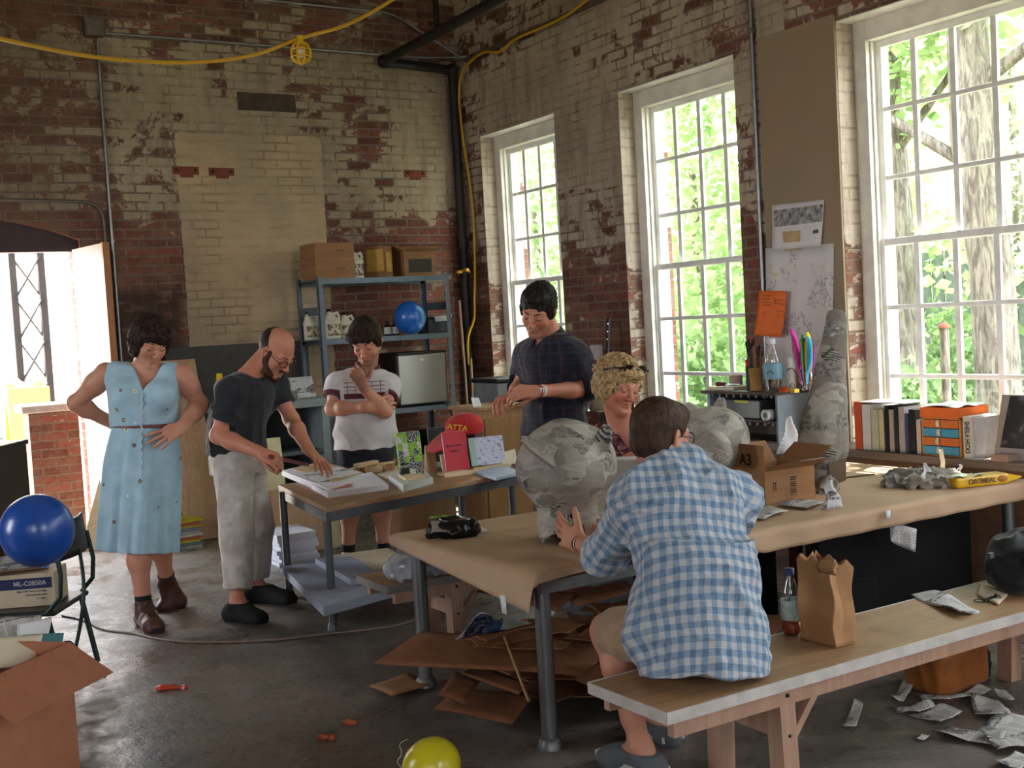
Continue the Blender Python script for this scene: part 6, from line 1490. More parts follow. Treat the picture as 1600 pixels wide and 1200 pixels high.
# sheets of wood leaning about
def leaner(name, label, foot, top, width, th, m, cat='board', side=(1, 0, 0)):
    foot, top, s = V(foot), V(top), V(side).normalized()*width/2; n = s.cross(top-foot).normalized()*th; n = n if n.y > 0 else -n; n = V((n.x, n.y, n.z))
    mb = MB(); mb.hexa([-s, s, s+n, -s+n, top-foot-s, top-foot+s, top-foot+s+n, top-foot-s+n]); lift = -min(0, n.z); o = mb.build(name, m, loc=foot+V((0, 0, lift)), bevel=.002); return tag(o, label, cat)
q0, q1 = at(320, 843, z=0), at(290, 565, y=BY-.78)
pl = leaner('plywood_sheet', 'tall plywood sheet leaning behind the woman, red tag on its edge', (2.745, 9.18, 0), (2.70, 9.50, 1.42), .30, .02, PLY)
mb = MB(); mb.lathe([(.018, 0), (.018, .004)], 14); rt = mb.build('red_tag', mat('red_sticker', '#d0362c', .5), pl, loc=(.10, .222, .985), rot=(radians(90), 0, 0))
leaner('plywood_sheet', 'wide pale plywood sheet leaning in the doorway, left of the woman', (2.02, 9.42, 0), (2.40, 9.62, .98), .36, .02, PALEW, side=(1, -.25, 0))
leaner('painted_board', 'narrow white-painted board leaning beside the pale plywood', (2.33, 9.52, 0), (2.50, 9.72, 1.05), .17, .02, PAINTW, side=(1, -.2, 0))
for i in range(9):
    z = i*.022; single('magazine', MB().box((-.11, -.14, 0), (.11, .14, .020)), mat('mag_%s' % 'abcde'[i % 5], ('#9a9a96', '#6d7a94', '#b3a23a', '#a0593c', '#c9c7c0')[i % 5], .4), 'magazine in the stack on the floor behind the woman', 'magazine', (2.52, 9.05, z), .1*sin(i*2.1), 'magazines stacked on the floor')
single('magazine', MB().box((-.11, -.14, 0), (.11, .14, .018)), mat('mag_yellow', '#c3b62a', .4), 'bright yellow magazine topmost of the stack behind the woman', 'magazine', (2.52, 9.05, .198), .25)
# panels and crates behind the book table
leaner('pale_board', 'pale yellow board standing behind the bald man', (2.96, 8.22, 0), (2.96, 8.34, .82), .27, .03, mat('pale_yellow_panel', '#c9c197', .6, var=.05))
leaner('plywood_board', 'tan wooden panel standing low behind the left end of the book table', (3.06, 8.05, 0), (3.06, 8.10, .47), .50, .03, MIDW if 0 else wood('oak_panel', '#a3805f', '#b5926f', .6, 2))
leaner('plywood_board', 'second tan panel standing low behind the middle of the book table', (3.98, 7.82, 0), (3.98, 7.87, .62), .56, .03, wood('oak_panel', '#a3805f', '#b5926f', .6, 2))
leaner('pale_plank', 'pale upright plank behind the left end of the book table', (3.35, 8.02, 0), (3.35, 8.05, .60), .08, .025, mat('pale_yellow_panel', '#c9c197', .6)); leaner('pale_plank', 'pale upright plank behind the right end of the book table', (4.30, 7.62, 0), (4.30, 7.65, .62), .12, .03, mat('greenish_plank', '#b9bda2', .6)); leaner('dark_plank', 'red-brown upright plank beside the pale one at the right end', (4.43, 7.55, 0), (4.43, 7.58, .68), .14, .03, mat('redbrown_plank', '#5d3527', .6))
for i in range(8):
    a = .02*sin(i*3.3); mb = MB(); mb.box((-.14, -.19, 0), (.14, .19, .026)); single('paper_bundle', mb, mat('bundle_paper', '#c3c6d2', .7, var=.06, stretch=(1, 1, 40)), 'bundle of white paper in the floor stack behind the bald man', 'paper', (2.92+.012*sin(i*1.7), 7.85+.01*cos(i*2.3), i*.0275), a, 'paper bundles stacked on the floor')
cb = thing('wooden_cabinet', 'small amber wooden cabinet behind the book table, below the standing man\'s hands', 'cabinet', (4.36, 7.42, 0)); MB().box((-.20, -.20, .02), (.20, .20, .96)).build('carcass', MIDW, cb, bevel=.004); MB().box((-.225, -.225, .96), (.225, .225, .985)).build('top', MIDW, cb, bevel=.004); MB().box((-.17, -.212, .10), (.17, -.20, .90)).build('door', wood('amber_door', '#8a6238', '#a27848', .5, 2), cb, bevel=.004); MB().ball((.13, -.222, .55), .014, 10, 8).build('knob', IRON, cb)
single('paper_scrap', MB().hexa([(-.03, 0, 0), (.04, 0, 0), (.04, .003, 0), (-.03, .003, 0), (-.04, .01, .07), (.03, .02, .06), (.03, .023, .06), (-.04, .013, .07)]), WHITEP, 'white folded scrap standing on the amber cabinet', 'paper', (4.20, 7.32, .986))
pr = thing('grey_bin', 'grey bin with a black lid by the far window', 'bin', at(790, 640, w=9.2).to_2d().to_3d()); zb = at(790, 636, w=9.2).z; pr.location.z = 0
MB().box((-.16, -.17, 0), (.16, .17, zb)).build('stand', mat('dull_stand', '#5c5149', .7), pr); MB().box((-.17, -.18, zb), (.17, .18, zb+.20)).build('tub', mat('mid_grey_plastic', '#6f7173', .5), pr, bevel=.01); MB().box((-.185, -.195, zb+.20), (.185, .195, zb+.235)).build('lid', BLK, pr, bevel=.01)
q = at(938, 640, w=8.0); lp = thing('clamp_lamp', 'chrome reflector lamp on a stand behind the blonde woman', 'lamp', (q.x, q.y, 0)); zb = q.z
mb = MB(); mb.tube([(0, 0, .02), (0, 0, zb)], .012, 8); mb.build('stand', IRON, lp); MB().lathe([(.12, 0), (.12, .015), (.02, .03)], 20).build('base', IRON, lp); mb = MB(); mb.lathe([(.105, 0), (.10, .02), (.06, .11), (.03, .15), (.0, .155)], 24); mb.lathe([(.10, .001), (.055, .105), (.0, .12)], 24); mb.build('reflector', mat('chrome_shade', '#c6c6c8', .15, 1.), lp, loc=(.0, 0, zb)); MB().ball((0, 0, zb+.02), .04, 12, 8).build('bulb', mat('white_bulb', '#e8e4da', .3), lp)
# ================================================================ the book table
TZ = .667
def hexa_table(name, label, c4, z, th, top_m, leg_m, legs, apron=.06, lr=.024, cat='table', foot=True):
    o = sum((V(p) for p in c4), V((0, 0)))/4; o = V((o.x, o.y, 0)); root = thing(name, label, cat, o); P = [V((p[0], p[1], 0))-o for p in c4]
    mb = MB(); mb.hexa([p+UPZ*(z-th) for p in P]+[p+UPZ*z for p in P]); mb.build('tabletop', top_m, root, bevel=.003)
    if apron:
        mb = MB()
        for a, b in zip(P, P[1:]+P[:1]):
            i = .012; c = sum(P, V())/4; a2, b2 = a+(c-a).normalized()*i, b+(c-b).normalized()*i; mb.bar(a2+UPZ*(z-th-apron/2), b2+UPZ*(z-th-apron/2), .02, apron)
        mb.build('apron', leg_m, root)
    for lx, ly in legs:
        p = V((lx, ly, 0))-o; mb = MB(); mb.tube([p, p+UPZ*(z-th)], lr, 14); mb.lathe([(lr*1.5, 0), (lr*1.35, .03), (lr, .04)], 14, p); mb.build('leg', leg_m, root)
    return root, o
t1, o1 = hexa_table('book_table', 'wooden-topped steel-legged table covered with books', [(2.36, 5.75), (3.80, 6.10), (3.86, 6.95), (2.52, 6.88)], TZ, .028, PLYX, mat('table_steel', '#5c5f62', .45, .5), [(2.39, 5.83), (3.72, 6.12), (3.78, 6.86), (2.50, 6.76)], .05, .022)
P_ = [V(p)-o1 for p in ((2.30, 5.78, .17), (3.74, 6.13, .17), (3.80, 6.86, .17), (2.47, 6.80, .17))]
mb = MB(); mb.hexa([p-UPZ*.02 for p in P_]+P_); mb.build('lower_shelf', DARKW, t1)
def flat(name, label, pts, th, m, cat='paper', z=TZ, group=None, wav=.0):
    """a flat stack or sheet with four corners given on the photo, lying at height z"""
    p = [at(a, b, z=z+th) for a, b in pts]; c = sum(p, V())/4; c.z = z; mb = MB()
    if wav: quad_on(mb, [q-c for q in p], -th+.002, 8, wav, int(pts[0][0]), max(th, .0008))
    else: mb.hexa([V((q.x, q.y, z))-c for q in p]+[q-c for q in p])
    o = mb.build(name, m, loc=c, bevel=.001 if th > .01 else 0); return tag(o, label, cat, group)
PAGES = mat('page_block', '#cbc9cf', .7, var=.05, stretch=(1, 1, 60)); GREYP = mat('grey_card', '#9a9893', .7, var=.06); TANP = mat('tan_card', '#b39a72', .7, var=.06)
b1 = flat('paper_stack', 'thick stack of white paper at the left corner of the book table', [(440, 735), (515, 765), (580, 742), (500, 722)], .035, PAGES, wav=0)
flat('tan_folder', 'tan card folder lying on the paper stack under the man\'s hand', [(455, 732), (520, 752), (568, 738), (505, 722)], .004, TANP, z=TZ+.036)
flat('magazine', 'grey magazine sheet lying on the tan folder', [(470, 741), (500, 752), (562, 738), (530, 729)], .003, PRINT, z=TZ+.041)
pk = flat('paper_stack', 'white paper pad with a pink cover panel at the front of the book table', [(486, 756), (512, 770), (607, 757), (580, 737)], .03, PAGES)
p = [at(a, b, z=TZ+.0315)-pk.location for a, b in [(500, 754), (520, 765), (552, 760), (532, 746)]]; mb = MB(); mb.add(p, [(0, 1, 2, 3)]); mb.build('pink_panel', mat('pink_print', '#c96a66', .6), pk)
# held ruler: from the man's fist to his other hand
ra, rb = at(424, 714, w=6.42), at(480, 726, z=TZ+.060); mb = MB(); d_ = rb-ra; mb.bar(-d_*.55, d_*.55, .006, .022, (0, 0, 1)); tag(mb.build('ruler', mat('dark_red_lacquer', '#5a1f26', .35), loc=(ra+rb)/2), 'dark red ruler held by the bald man over the tan folder', 'ruler')
q = at(578, 738, z=TZ)
for dx, dy, dz, rz_, sz_, mm, lb in ((-.10, .06, 0, .75, (.20, .05, .03), PALEW, 'long pale wood offcut at the left of the pile on the book table'), (.02, -.02, 0, -.3, (.10, .06, .035), PALEW, 'short pale wood block at the front of the offcut pile'), (.05, .08, 0, .2, (.16, .05, .03), MIDW, 'amber wood offcut at the back of the pile'),
        (.0, .05, .037, .45, (.20, .045, .025), PALEW, 'wood offcut lying across the top of the pile'), (.13, -.03, 0, .9, (.07, .05, .04), MIDW, 'brown wood block at the right end of the offcut pile'), (.14, .06, .0, .1, (.13, .03, .045), PALEW, 'pale stick of wood pointing right out of the offcut pile')):
    single('wood_offcut', MB().box((-sz_[0]/2, -sz_[1]/2, 0), (sz_[0]/2, sz_[1]/2, sz_[2])), mm, lb, 'wood block', (q.x+dx, q.y+dy, TZ+dz+.001), rz_, bevel=.002)
def stand_book(label, q, rz, wd, ht, th, cov, lean=.28, cat='book', name='standing_book'):
    """a book propped on a small wooden easel, leaning back"""
    root = thing(name, label, cat, q, rz); mb = MB(); c_, s_ = cos(lean), sin(lean)
    def T(x, y, z): return V((x, y*c_+z*s_, z*c_-y*s_))
    def bx(mb, lo, hi): mb.hexa([T(x, y, z) for x, y, z in [(lo[0],lo[1],lo[2]),(hi[0],lo[1],lo[2]),(hi[0],hi[1],lo[2]),(lo[0],hi[1],lo[2]),(lo[0],lo[1],hi[2]),(hi[0],lo[1],hi[2]),(hi[0],hi[1],hi[2]),(lo[0],hi[1],hi[2])]])
    z0 = th*s_+.001
    m = MB(); m.T = Matrix.Translation((0, 0, z0)); bx(m, (-wd/2, 0, 0), (wd/2, .003, ht)); bx(m, (-wd/2, th-.003, 0), (wd/2, th, ht)); fr = m.build('cover', cov, root)
    m = MB(); m.T = Matrix.Translation((0, 0, z0)); bx(m, (-wd/2+.003, .003, .002), (wd/2-.003, th-.003, ht+.001)); m.build('pages', PAGES, root)
    return root, lambda x, z: T(x, -.0012, z)+UPZ*z0
def easel(label, q, rz, w=.1, h=.13):
    root = thing('book_easel', label, 'stand', q, rz); MB().box((-w/2, -.05, 0), (w/2, .09, .014)).build('base', PALEW, root); mb = MB(); mb.hexa([(-w*.35, .055, .014), (w*.35, .055, .014), (w*.35, .068, .014), (-w*.35, .068, .014), (-w*.35, .10, h), (w*.35, .10, h), (w*.35, .113, h), (-w*.35, .113, h)]); mb.build('rest', PALEW, root); MB().box((-w/2, -.05, .014), (w/2, -.04, .026)).build('lip', PALEW, root)
g = G('zine_cover'); u, v, _ = g.xyz(g.tc('Object')); iu, iv = (u*30+.3).fl(), (v*1.0); zz = g.xyz(g.tc('Object'))[2]; iz = (zz*26).fl(); r = g.noise(g.comb(iu*7.7, iz*5.1), 1., 0); det = g.noise(g.comb(u, zz, 1.), 110, 3, .7).st(.52, .56)
c = g.mix(r.gt(.47), '#1d1f1c', '#cfc9c6'); c = g.mix(r.gt(.55), c, '#86b82e'); c = g.mix(det*.7, c, g.mix(r.gt(.47), '#d8d8d4', '#26281f')); g.set('Base Color', c); g.set('Roughness', .5); ZINE = g.m
q = at(645, 742, z=TZ+.045); root, zf = stand_book('green, black and white chequered zine standing upright on the book table', V((q.x, q.y, TZ+.042)), .05, .16, .255, .014, ZINE, .12); MB().hexa([zf(-.075, .012)+V((0, -.001, 0)), zf(-.02, .012)+V((0, -.001, 0)), zf(-.02, .012), zf(-.075, .012), zf(-.075, .075)+V((0, -.001, 0)), zf(-.02, .075)+V((0, -.001, 0)), zf(-.02, .075), zf(-.075, .075)]).build('black_panel', BLK, root)
text('SHOT', .022, root, WHITEP, frame(zf(-.047, .055)+V((0, -.0015, 0)), (1, 0, 0), (0, .12, 1)))
flat('white_book', 'thick white book lying flat with the zine standing on it', [(606, 742), (630, 758), (676, 745), (655, 728)], .040, mat('white_cover', '#b9bdb9', .5, var=.04), 'book')
wd_ = flat('wooden_wedge', 'tan wooden wedge in front of the zine', [(622, 741), (634, 748), (665, 744), (650, 731)], .012, MIDW if 0 else PALEW, 'wood block', z=TZ+.041)
q = at(672, 735, z=TZ); tag(MB().hexa([(-.03, -.03, 0), (.04, -.03, 0), (.03, .03, 0), (-.03, .03, 0), (-.025, .0, .16), (.035, .0, .16), (.03, .018, .16), (-.02, .018, .16)]).build('wooden_support', wood('tan_block', '#b08a5e', '#c49c6c', .6, 2), loc=q), 'tan upright wooden support beside the zine', 'stand')
flat('blue_booklet', 'thin stack of blue-white booklets behind the red book', [(676, 727), (690, 731), (700, 722), (684, 715)], .02, mat('pale_blue_cover', '#9aa7b8', .5), 'book')
flat('loose_card', 'white card leaning flat beside the thick white book', [(590, 741), (604, 748), (640, 736), (622, 726)], .004, CREAMP)
q = at(716, 737, z=TZ+.02); easel('small pale easel holding the red book', V((q.x, q.y+.01, TZ)), -.15, .20, .12); RED = mat('red_cover', '#b21f2c', .5, var=.04); root, zf = stand_book('red book with black script propped on an easel', V((q.x, q.y-.005, TZ+.0265)), -.12, .155, .235, .022, RED, .2)
for (z_, s_) in ((.150, 'Blossom: New'), (.118, 'Chapters')): text(s_, .017, root, BLK, frame(zf(-.01, z_)+V((0, -.001, 0)), (1, 0, 0), (0, .2, 1)))
q = at(697, 722, z=TZ+.02); stand_book('dark book standing behind the red one', V((q.x, q.y+.06, TZ+.001)), -.1, .15, .24, .03, BLK, .1)
q = at(764, 728, z=TZ+.02); easel('small pale easel holding the sketchbook', V((q.x, q.y+.01, TZ)), -.1, .24, .12); g = G('sketch_page'); u, v, w_ = g.xyz(g.tc('Object')); s_ = g.noise(g.comb(u, w_), 38, 5, .7).st(.55, .58); c = g.mix(s_*.75, '#c9c9dc', '#4e5280'); c = g.mix((u*-1).gt(.075), c, '#9fc0b4'); g.set('Base Color', c); g.set('Roughness', .6)
stand_book('white sketchbook with a mint edge and ink drawing, propped up', V((q.x, q.y-.005, TZ+.0265)), -.1, .235, .175, .012, g.m, .22)
q = at(762, 690, y=6.80); stand_book('yellow-covered book standing behind the sketchbook', V((3.765, 6.82, TZ+.001)), -.05, .16, .22, .03, mat('yellow_cover', '#c9b33a', .5), .12)
flat('pale_booklet', 'pale blue booklet lying flat right of the sketchbook', [(742, 737), (775, 747), (815, 737), (785, 726)], .016, mat('pale_blue_cover', '#9aa7b8', .5), 'book')
flat('grey_book', 'grey book lying flat at the back right of the book table', [(790, 722), (815, 728), (840, 716), (815, 710)], .02, GREYP, 'book')
q = at(795, 705, z=TZ+.1); tag(MB().hexa([(-.06, -.02, 0), (.05, -.02, 0), (.05, .0, 0), (-.06, .0, 0), (-.03, .05, .09), (.09, .07, .10), (.09, .073, .10), (-.03, .053, .09)]).build('white_card', CREAMP, loc=V((q.x, q.y, TZ))), 'white card tilted up at the back of the book table', 'card')
# red cap on a dark head form behind the books
q = at(726, 668, w=7.45); cap = thing('baseball_hat', 'red baseball hat with yellow lettering above the books', 'hat', q); d = Sdf(.01); F_ = face_dir(-50, 0); R_ = F_.cross(UPZ); d.el(q, (.115, .125, .095), (R_, F_, UPZ), k=.01); d.cut(q-UPZ*.035, -UPZ); d.el(q-UPZ*.05, (.10, .11, .09), (R_, F_, UPZ), op='s', k=.004); d.disp(lambda B: (-folds(B, 14, 9)*.004).astype(np.float32)); RC = cloth('red_cotton', '#b32424'); sobj('crown', d, .0055, RC, cap)
d = Sdf(.01); c_ = q+F_*.145-UPZ*.055; ax_ = (F_*.85-UPZ*.5).normalized(); d.el(c_, (.125, .15, .011), (R_, ax_, R_.cross(ax_)), k=.01); sobj('visor', d, .0055, RC, cap)
text('ATTA', .05, cap, mat('gold_thread', '#c99a2c', .5), frame(F_*.098-R_*.055+UPZ*.012+(-CF)*.022, CR-UPZ*.12, UPZ*.9+CF*.5), ext=.002, bold=.001)
hf = thing('hat_stand', 'dark felt hat stand under the red baseball hat', 'stand', (q.x, q.y, TZ+.001)); d = Sdf(.02); d.el(q-UPZ*.04, (.085, .095, .07), (R_, F_, UPZ)); d.rc(q-UPZ*.06, V((q.x, q.y, .95)), .07, .05); sobj('head', d, .008, mat('dark_felt', '#1d1613', .9), hf); MB().box((-.08, -.08, 0), (.08, .08, .95-TZ)).build('plinth', DARKW, hf)
# on the lower shelf of the book table
flat('paper_stack', 'blue-grey paper stack on the lower shelf of the book table', [(440, 885), (505, 948), (615, 918), (545, 872)], .05, mat('blue_grey_sheets', '#8f94a6', .7, var=.08, stretch=(1, 1, 50)), z=.171)
flat('rolled_sheets', 'rolled blue-grey sheet lying on the lower shelf stack', [(492, 872), (548, 905), (600, 900), (548, 868)], .035, mat('blue_grey_sheets', '#8f94a6'), z=.223)
flat('card_sheet', 'cream card boards at the right of the lower shelf', [(515, 868), (560, 900), (665, 886), (605, 856)], .03, mat('cream_board', '#b9a98a', .7), z=.20)
d = Sdf(.02); q = at(655, 880, z=.47); r_ = random.Random(4)
for i in range(12): d.el(q+V((r_.uniform(-.13, .13), r_.uniform(-.06, .06), r_.uniform(-.03, .03))), [r_.uniform(.04, .07) for _ in range(3)])
d.disp(lambda B: (-folds(B, 22, 5)*.010).astype(np.float32)); d.cut(V((0, 0, .413)), -UPZ); pb = sobj('plastic_bag', d, .006, mat('cloudy_film', '#a2a6ad', .15, var=.2, scale=30, spec=.8), None); 
def as_thing(o, label, cat, group=None):
    me = o.data; n = len(me.vertices); co = np.empty(n*3, np.float32); me.vertices.foreach_get('co', co); co = co.reshape(-1, 3); b = np.array([co[:, 0].mean(), co[:, 1].mean(), co[:, 2].min()]); me.vertices.foreach_set('co', (co-b).astype(np.float32).ravel()); me.update(); o.location = b.tolist(); return tag(o, label, cat, group)
as_thing(pb, 'crumpled clear plastic bag on the far bench', 'bag')
# ================================================================ benches
def bench(label, x0, x1, y0, y1, z, top_m, edge_m, trestles):
    o = V(((x0+x1)/2, (y0+y1)/2, 0)); root = thing('wooden_bench', label, 'bench', o); w, d = (x1-x0)/2, (y1-y0)/2
    MB().box((-w, -d, z-.03), (w, d, z)).build('seat_board', top_m, root, bevel=.002); MB().box((-w-.003, -d-.006, z-.034), (w+.003, -d, z+.002)).box((-w-.003, d, z-.034), (w+.003, d+.006, z+.002)).box((-w-.006, -d, z-.034), (-w, d, z+.002)).build('edge_strip', edge_m, root)
    MB().box((-w+.04, -d+.02, z-.09), (w-.04, -d+.05, z-.03)).box((-w+.04, d-.05, z-.09), (w-.04, d-.02, z-.03)).build('rail', PINE, root)
    for tx in trestles:
        x = tx-o.x
        for s_ in (-1, 1): mb = MB(); mb.bar((x, s_*(d-.055), z-.03), (x, s_*(d-.04), 0), .065, .065, (1, 0, 0)); mb.build('leg', PINE, root)
        MB().box((x-.02, -d+.06, z-.20), (x+.02, d-.06, z-.13)).build('crossbar', PINE, root); mb = MB(); mb.bar((x+.03, -d+.04, z-.20), (x+.16, -d+.04, z-.05), .025, .03, (0, 1, 0)); mb.build('brace', PINE, root)
        mb = MB(); mb.ball((x, -d+.018, z-.06), .007, 8, 6); mb.ball((x, -d+.018, z-.19), .007, 8, 6); mb.build('bolts', IRON, root)
    return root
bench('long plywood bench with a pale edge that the gingham-shirted man sits on', 2.12, 4.62, 2.69, 3.08, .412, PLYX, mat('pale_edge', '#b9b3ac', .45, var=.15), (2.62, 4.18))  # edge strip is paler than the seat board
bench('bench on the far side of the paper-covered table, where the blonde woman sits', 2.26, 4.6, 4.84, 5.18, .412, PLYX, mat('worn_grey_edge', '#77706b', .5, var=.15), (2.62, 4.2))
# ================================================================ the paper-covered table
t2, o2 = hexa_table('work_table', 'long pipe-legged table covered with brown kraft paper', [(2.26, 3.58), (5.12, 3.58), (5.12, 4.74), (2.26, 4.74)], TZ-.004, .03, DARKW, STEEL, [(2.31, 3.63), (5.07, 3.66), (5.07, 4.68), (2.31, 4.62)], .045, .031)
g_ = []
def drape(u, v):
    x = 2.10 + u*(5.22-2.10); y = 3.44 + v*(4.86-3.44); X0, X1, Y0, Y1 = 2.255, 5.125, 3.575, 4.745
    nl = .085*min(1, max(0, (x-3.05)/.3)) + .012 + .03*max(0, (2.7-x)/.5); nl = min(nl, Y0-3.44)
    dx = max(X0-x, 0)*(1.0-.75*v); dy = max(Y0-y, 0)*nl/(Y0-3.44); dx2 = max(x-X1, 0); dy2 = max(y-Y1, 0)*.35
    xx, yy = max(X0, min(X1, x)), max(Y0, min(Y1, y)); da, db = dx+dx2, dy+dy2; drop = max(da, db)+.3*min(da, db)
    out = .012*(1 if drop > .004 else drop/.004); cx_ = (-(dx > 0) + (dx2 > 0)); cy_ = (-(dy > 0) + (dy2 > 0))
    z = TZ + .0015 - drop*.94
    fold = .006*sin(x*23)*min(1, drop/.05) if drop > 0 else .0022*max(0, sin(x*6.1+y*3.3))*max(0, sin(y*7.7-x*1.9))
    if dx > 0 and dy > 0: out += .03*min(dx, dy)/.06
    lift = 0
    if dx > 0 and v > .9: lift = .035*(v-.9)/.1*dx/.15
    return V((xx + cx_*(out+fold*.6+dx*.25), yy + cy_*(out+fold), z+lift+(fold if drop <= 0 else 0))) - V((3.7, 4.2, TZ))
mb = MB(); mb.sheet(drape, 120, 60, .0012); kp = mb.build('kraft_paper_cover', KRAFT, loc=(3.7, 4.2, TZ)); tag(kp, 'brown kraft paper sheet draped over the long work table', 'paper')
for pts, lb in (([(781, 930), (790, 930), (792, 960), (785, 958)], 'white tape strip on the hanging paper at the near left table leg'), ([(1384, 798), (1391, 797), (1391, 810), (1385, 811)], 'white tape square on the near paper edge')):
    p = [at(a, b, y=3.545 if a > 1000 else None, x=2.215 if a < 1000 else None) for a, b in pts]; c = sum(p, V())/4; mb = MB(); mb.sheet(lambda u, v: p[0]*(1-u)*(1-v)+p[1]*u*(1-v)+p[2]*u*v+p[3]*(1-u)*v - c, 2, 2, .001); tag(mb.build('tape_strip', WHITEP, loc=c), lb, 'tape')
# sheets of flattened cardboard below it
rg = random.Random(11)
def cardpiece(label, c, rz, sx, sy_, tilt=(0, 0), m=CARD2, group='flattened cardboard under the table', th=.006):
    mb = MB(); mb.sheet(lambda u, v: V(((u-.5)*sx, (v-.5)*sy_, .012*sin(u*3+c[0]*5)*sin(v*3+1))), 6, 6, th, False); o = mb.build('cardboard_sheet', m, loc=c, rot=(tilt[0], tilt[1], rz)); return tag(o, label, 'cardboard', group)
for i in range(22):
    zz = .012+.0095*i; cardpiece('flattened brown cardboard piece in the pile under the paper-covered table', (2.95+rg.uniform(-.25, .55), 4.05+rg.uniform(-.22, .32), zz), rg.uniform(0, 3.1), rg.uniform(.35, .75), rg.uniform(.25, .5), (rg.uniform(-.02, .02), rg.uniform(-.02, .02)))
p = [at(585, 1035, z=.255), at(910, 1058, z=.235), at(960, 1010, z=.25), at(660, 990, z=.27)]; c = sum(p, V())/4; mb = MB(); quad_on(mb, [q-c for q in p], 0, 8, .006, 3, .007); tag(mb.build('cardboard_sheet', CARD2, loc=c), 'largest cardboard sheet, lying across the top of the pile', 'cardboard')
for (pts, z, lb) in (([(578, 1072), (612, 1088), (672, 1070), (640, 1052)], .02, 'cardboard piece on the floor by the far left table leg'), ([(680, 1108), (800, 1130), (835, 1085), (715, 1075)], .10, 'cardboard sheet jutting out at the front of the pile'), ([(685, 1085), (725, 1100), (750, 1065), (712, 1050)], .16, 'small cardboard piece standing out at the front of the pile'), ([(720, 1052), (810, 1085), (830, 1070), (745, 1040)], .19, 'long cardboard strip under the largest sheet'), ([(862, 905), (960, 900), (1000, 925), (900, 950)], .30, 'cardboard sheet behind the near table leg'), ([(745, 925), (870, 955), (900, 930), (770, 905)], .31, 'cardboard sheet at the back of the pile')):
    p = [at(a, b, z=z) for a, b in pts]; c = sum(p, V())/4; mb = MB(); quad_on(mb, [q-c for q in p], 0, 5, .004, int(z*100), .006); tag(mb.build('cardboard_sheet', CARD2 if z > .05 else CARD, loc=c), lb, 'cardboard')
for i in range(9):
    c = (2.60+rg.uniform(-.2, .45), 4.0+rg.uniform(-.2, .2), .275+.006*i); cardpiece('torn cardboard strip lying on the largest cardboard sheet', c, rg.uniform(0, 3), rg.uniform(.18, .4), rg.uniform(.04, .12), group='torn cardboard strips on the pile')
a, b = at(788, 995, z=.32), at(826, 1095, y=3.62); mb = MB(); mb.tube([V((0, 0, 0)), b-a], .006, 8); st = mb.build('thin_stick', MIDW, loc=a); tag(st, 'thin wooden stick leaning on the cardboard pile', 'stick')
pg = [at(712, 1000, z=.31), at(790, 985, z=.30), at(785, 955, z=.40), at(735, 975, z=.38)]; c = sum(pg, V())/4; g = G('glossy_page'); u, v, _ = g.xyz(g.tc('Generated')); c_ = g.mix(u.st(.12, .14)*(1-u.st(.86, .88))*v.st(.12, .14), '#c6c6d2', g.mix(g.noise(g.tc('Generated'), 9, 5, .7).st(.45, .6), '#1d1d26', '#6f7d9a')); c_ = g.mix(u.st(.5, .8)*.5*v.st(.3, .6)*(1-u.st(.86, .88)), c_, '#3a6fae'); g.set('Base Color', c_); g.set('Roughness', .3)
mb = MB(); mb.sheet(lambda a_, b_: pg[0]*(1-a_)*(1-b_)+pg[1]*a_*(1-b_)+pg[2]*a_*b_+pg[3]*(1-a_)*b_ - c + UPZ*(.03*sin(a_*5)*b_), 10, 8, .0008); tag(mb.build('magazine_page', g.m, loc=c), 'curled glossy magazine page with a dark blue picture on the cardboard', 'magazine')
# things on the near side under the table
bnm = thing('metal_bin', 'dull grey metal box under the table, behind the cardboard', 'bin', (3.38, 5.0, 0)); bnm.location = (3.42, 4.62, 0); MB().box((-.26, -.10, 0), (.16, .10, .40)).build('bin_body', mat('dull_zinc', '#5d6266', .45, .6), bnm, bevel=.01); MB().box((-.27, -.11, .385), (.17, .11, .405)).build('rim', mat('bright_zinc', '#9a9da0', .3, .8), bnm, bevel=.004)
q0, q1 = at(1290, 850, y=4.35), at(1540, 780, y=4.35)
bc = thing('fabric_screen', 'large black fabric-covered screen standing under the table', 'screen', (4.48, 3.86, 0)); MB().box((-.53, -.02, 0), (.54, .02, .605)).build('frame', mat('black_felt', '#0b0b0c', .95), bc, bevel=.006); MB().box((-.52, -.06, 0), (-.2, -.03, .30)).build('cloth_fold', mat('black_felt', '#0b0b0c'), bc, bevel=.01)
q = at(1408, 835, y=3.60); wall_ = [at(a, b, y=3.60) for a, b in [(1390, 812), (1428, 826), (1426, 862), (1392, 845)]]; c = sum(wall_, V())/4; mb = MB(); mb.sheet(lambda u, v: wall_[0]*(1-u)*(1-v)+wall_[1]*u*(1-v)+wall_[2]*u*v+wall_[3]*(1-u)*v-c+V((0, .02*sin(u*4), 0)), 6, 6, .0008); tag(mb.build('newspaper_scrap', NEWS, loc=c), 'grey newsprint scrap hanging below the near table edge', 'newspaper')
p3 = [at(a, b, y=3.58) for a, b in [(1352, 820), (1364, 815), (1362, 824), (1358, 827)]]; c = sum(p3, V())/4; mb = MB(); mb.sheet(lambda u, v: p3[0]*(1-u)*(1-v)+p3[1]*u*(1-v)+p3[2]*u*v+p3[3]*(1-u)*v-c, 2, 2, .0008); tag(mb.build('newspaper_scrap', NEWS, loc=c), 'tiny newsprint corner below the table edge, left of the larger scrap', 'newspaper')
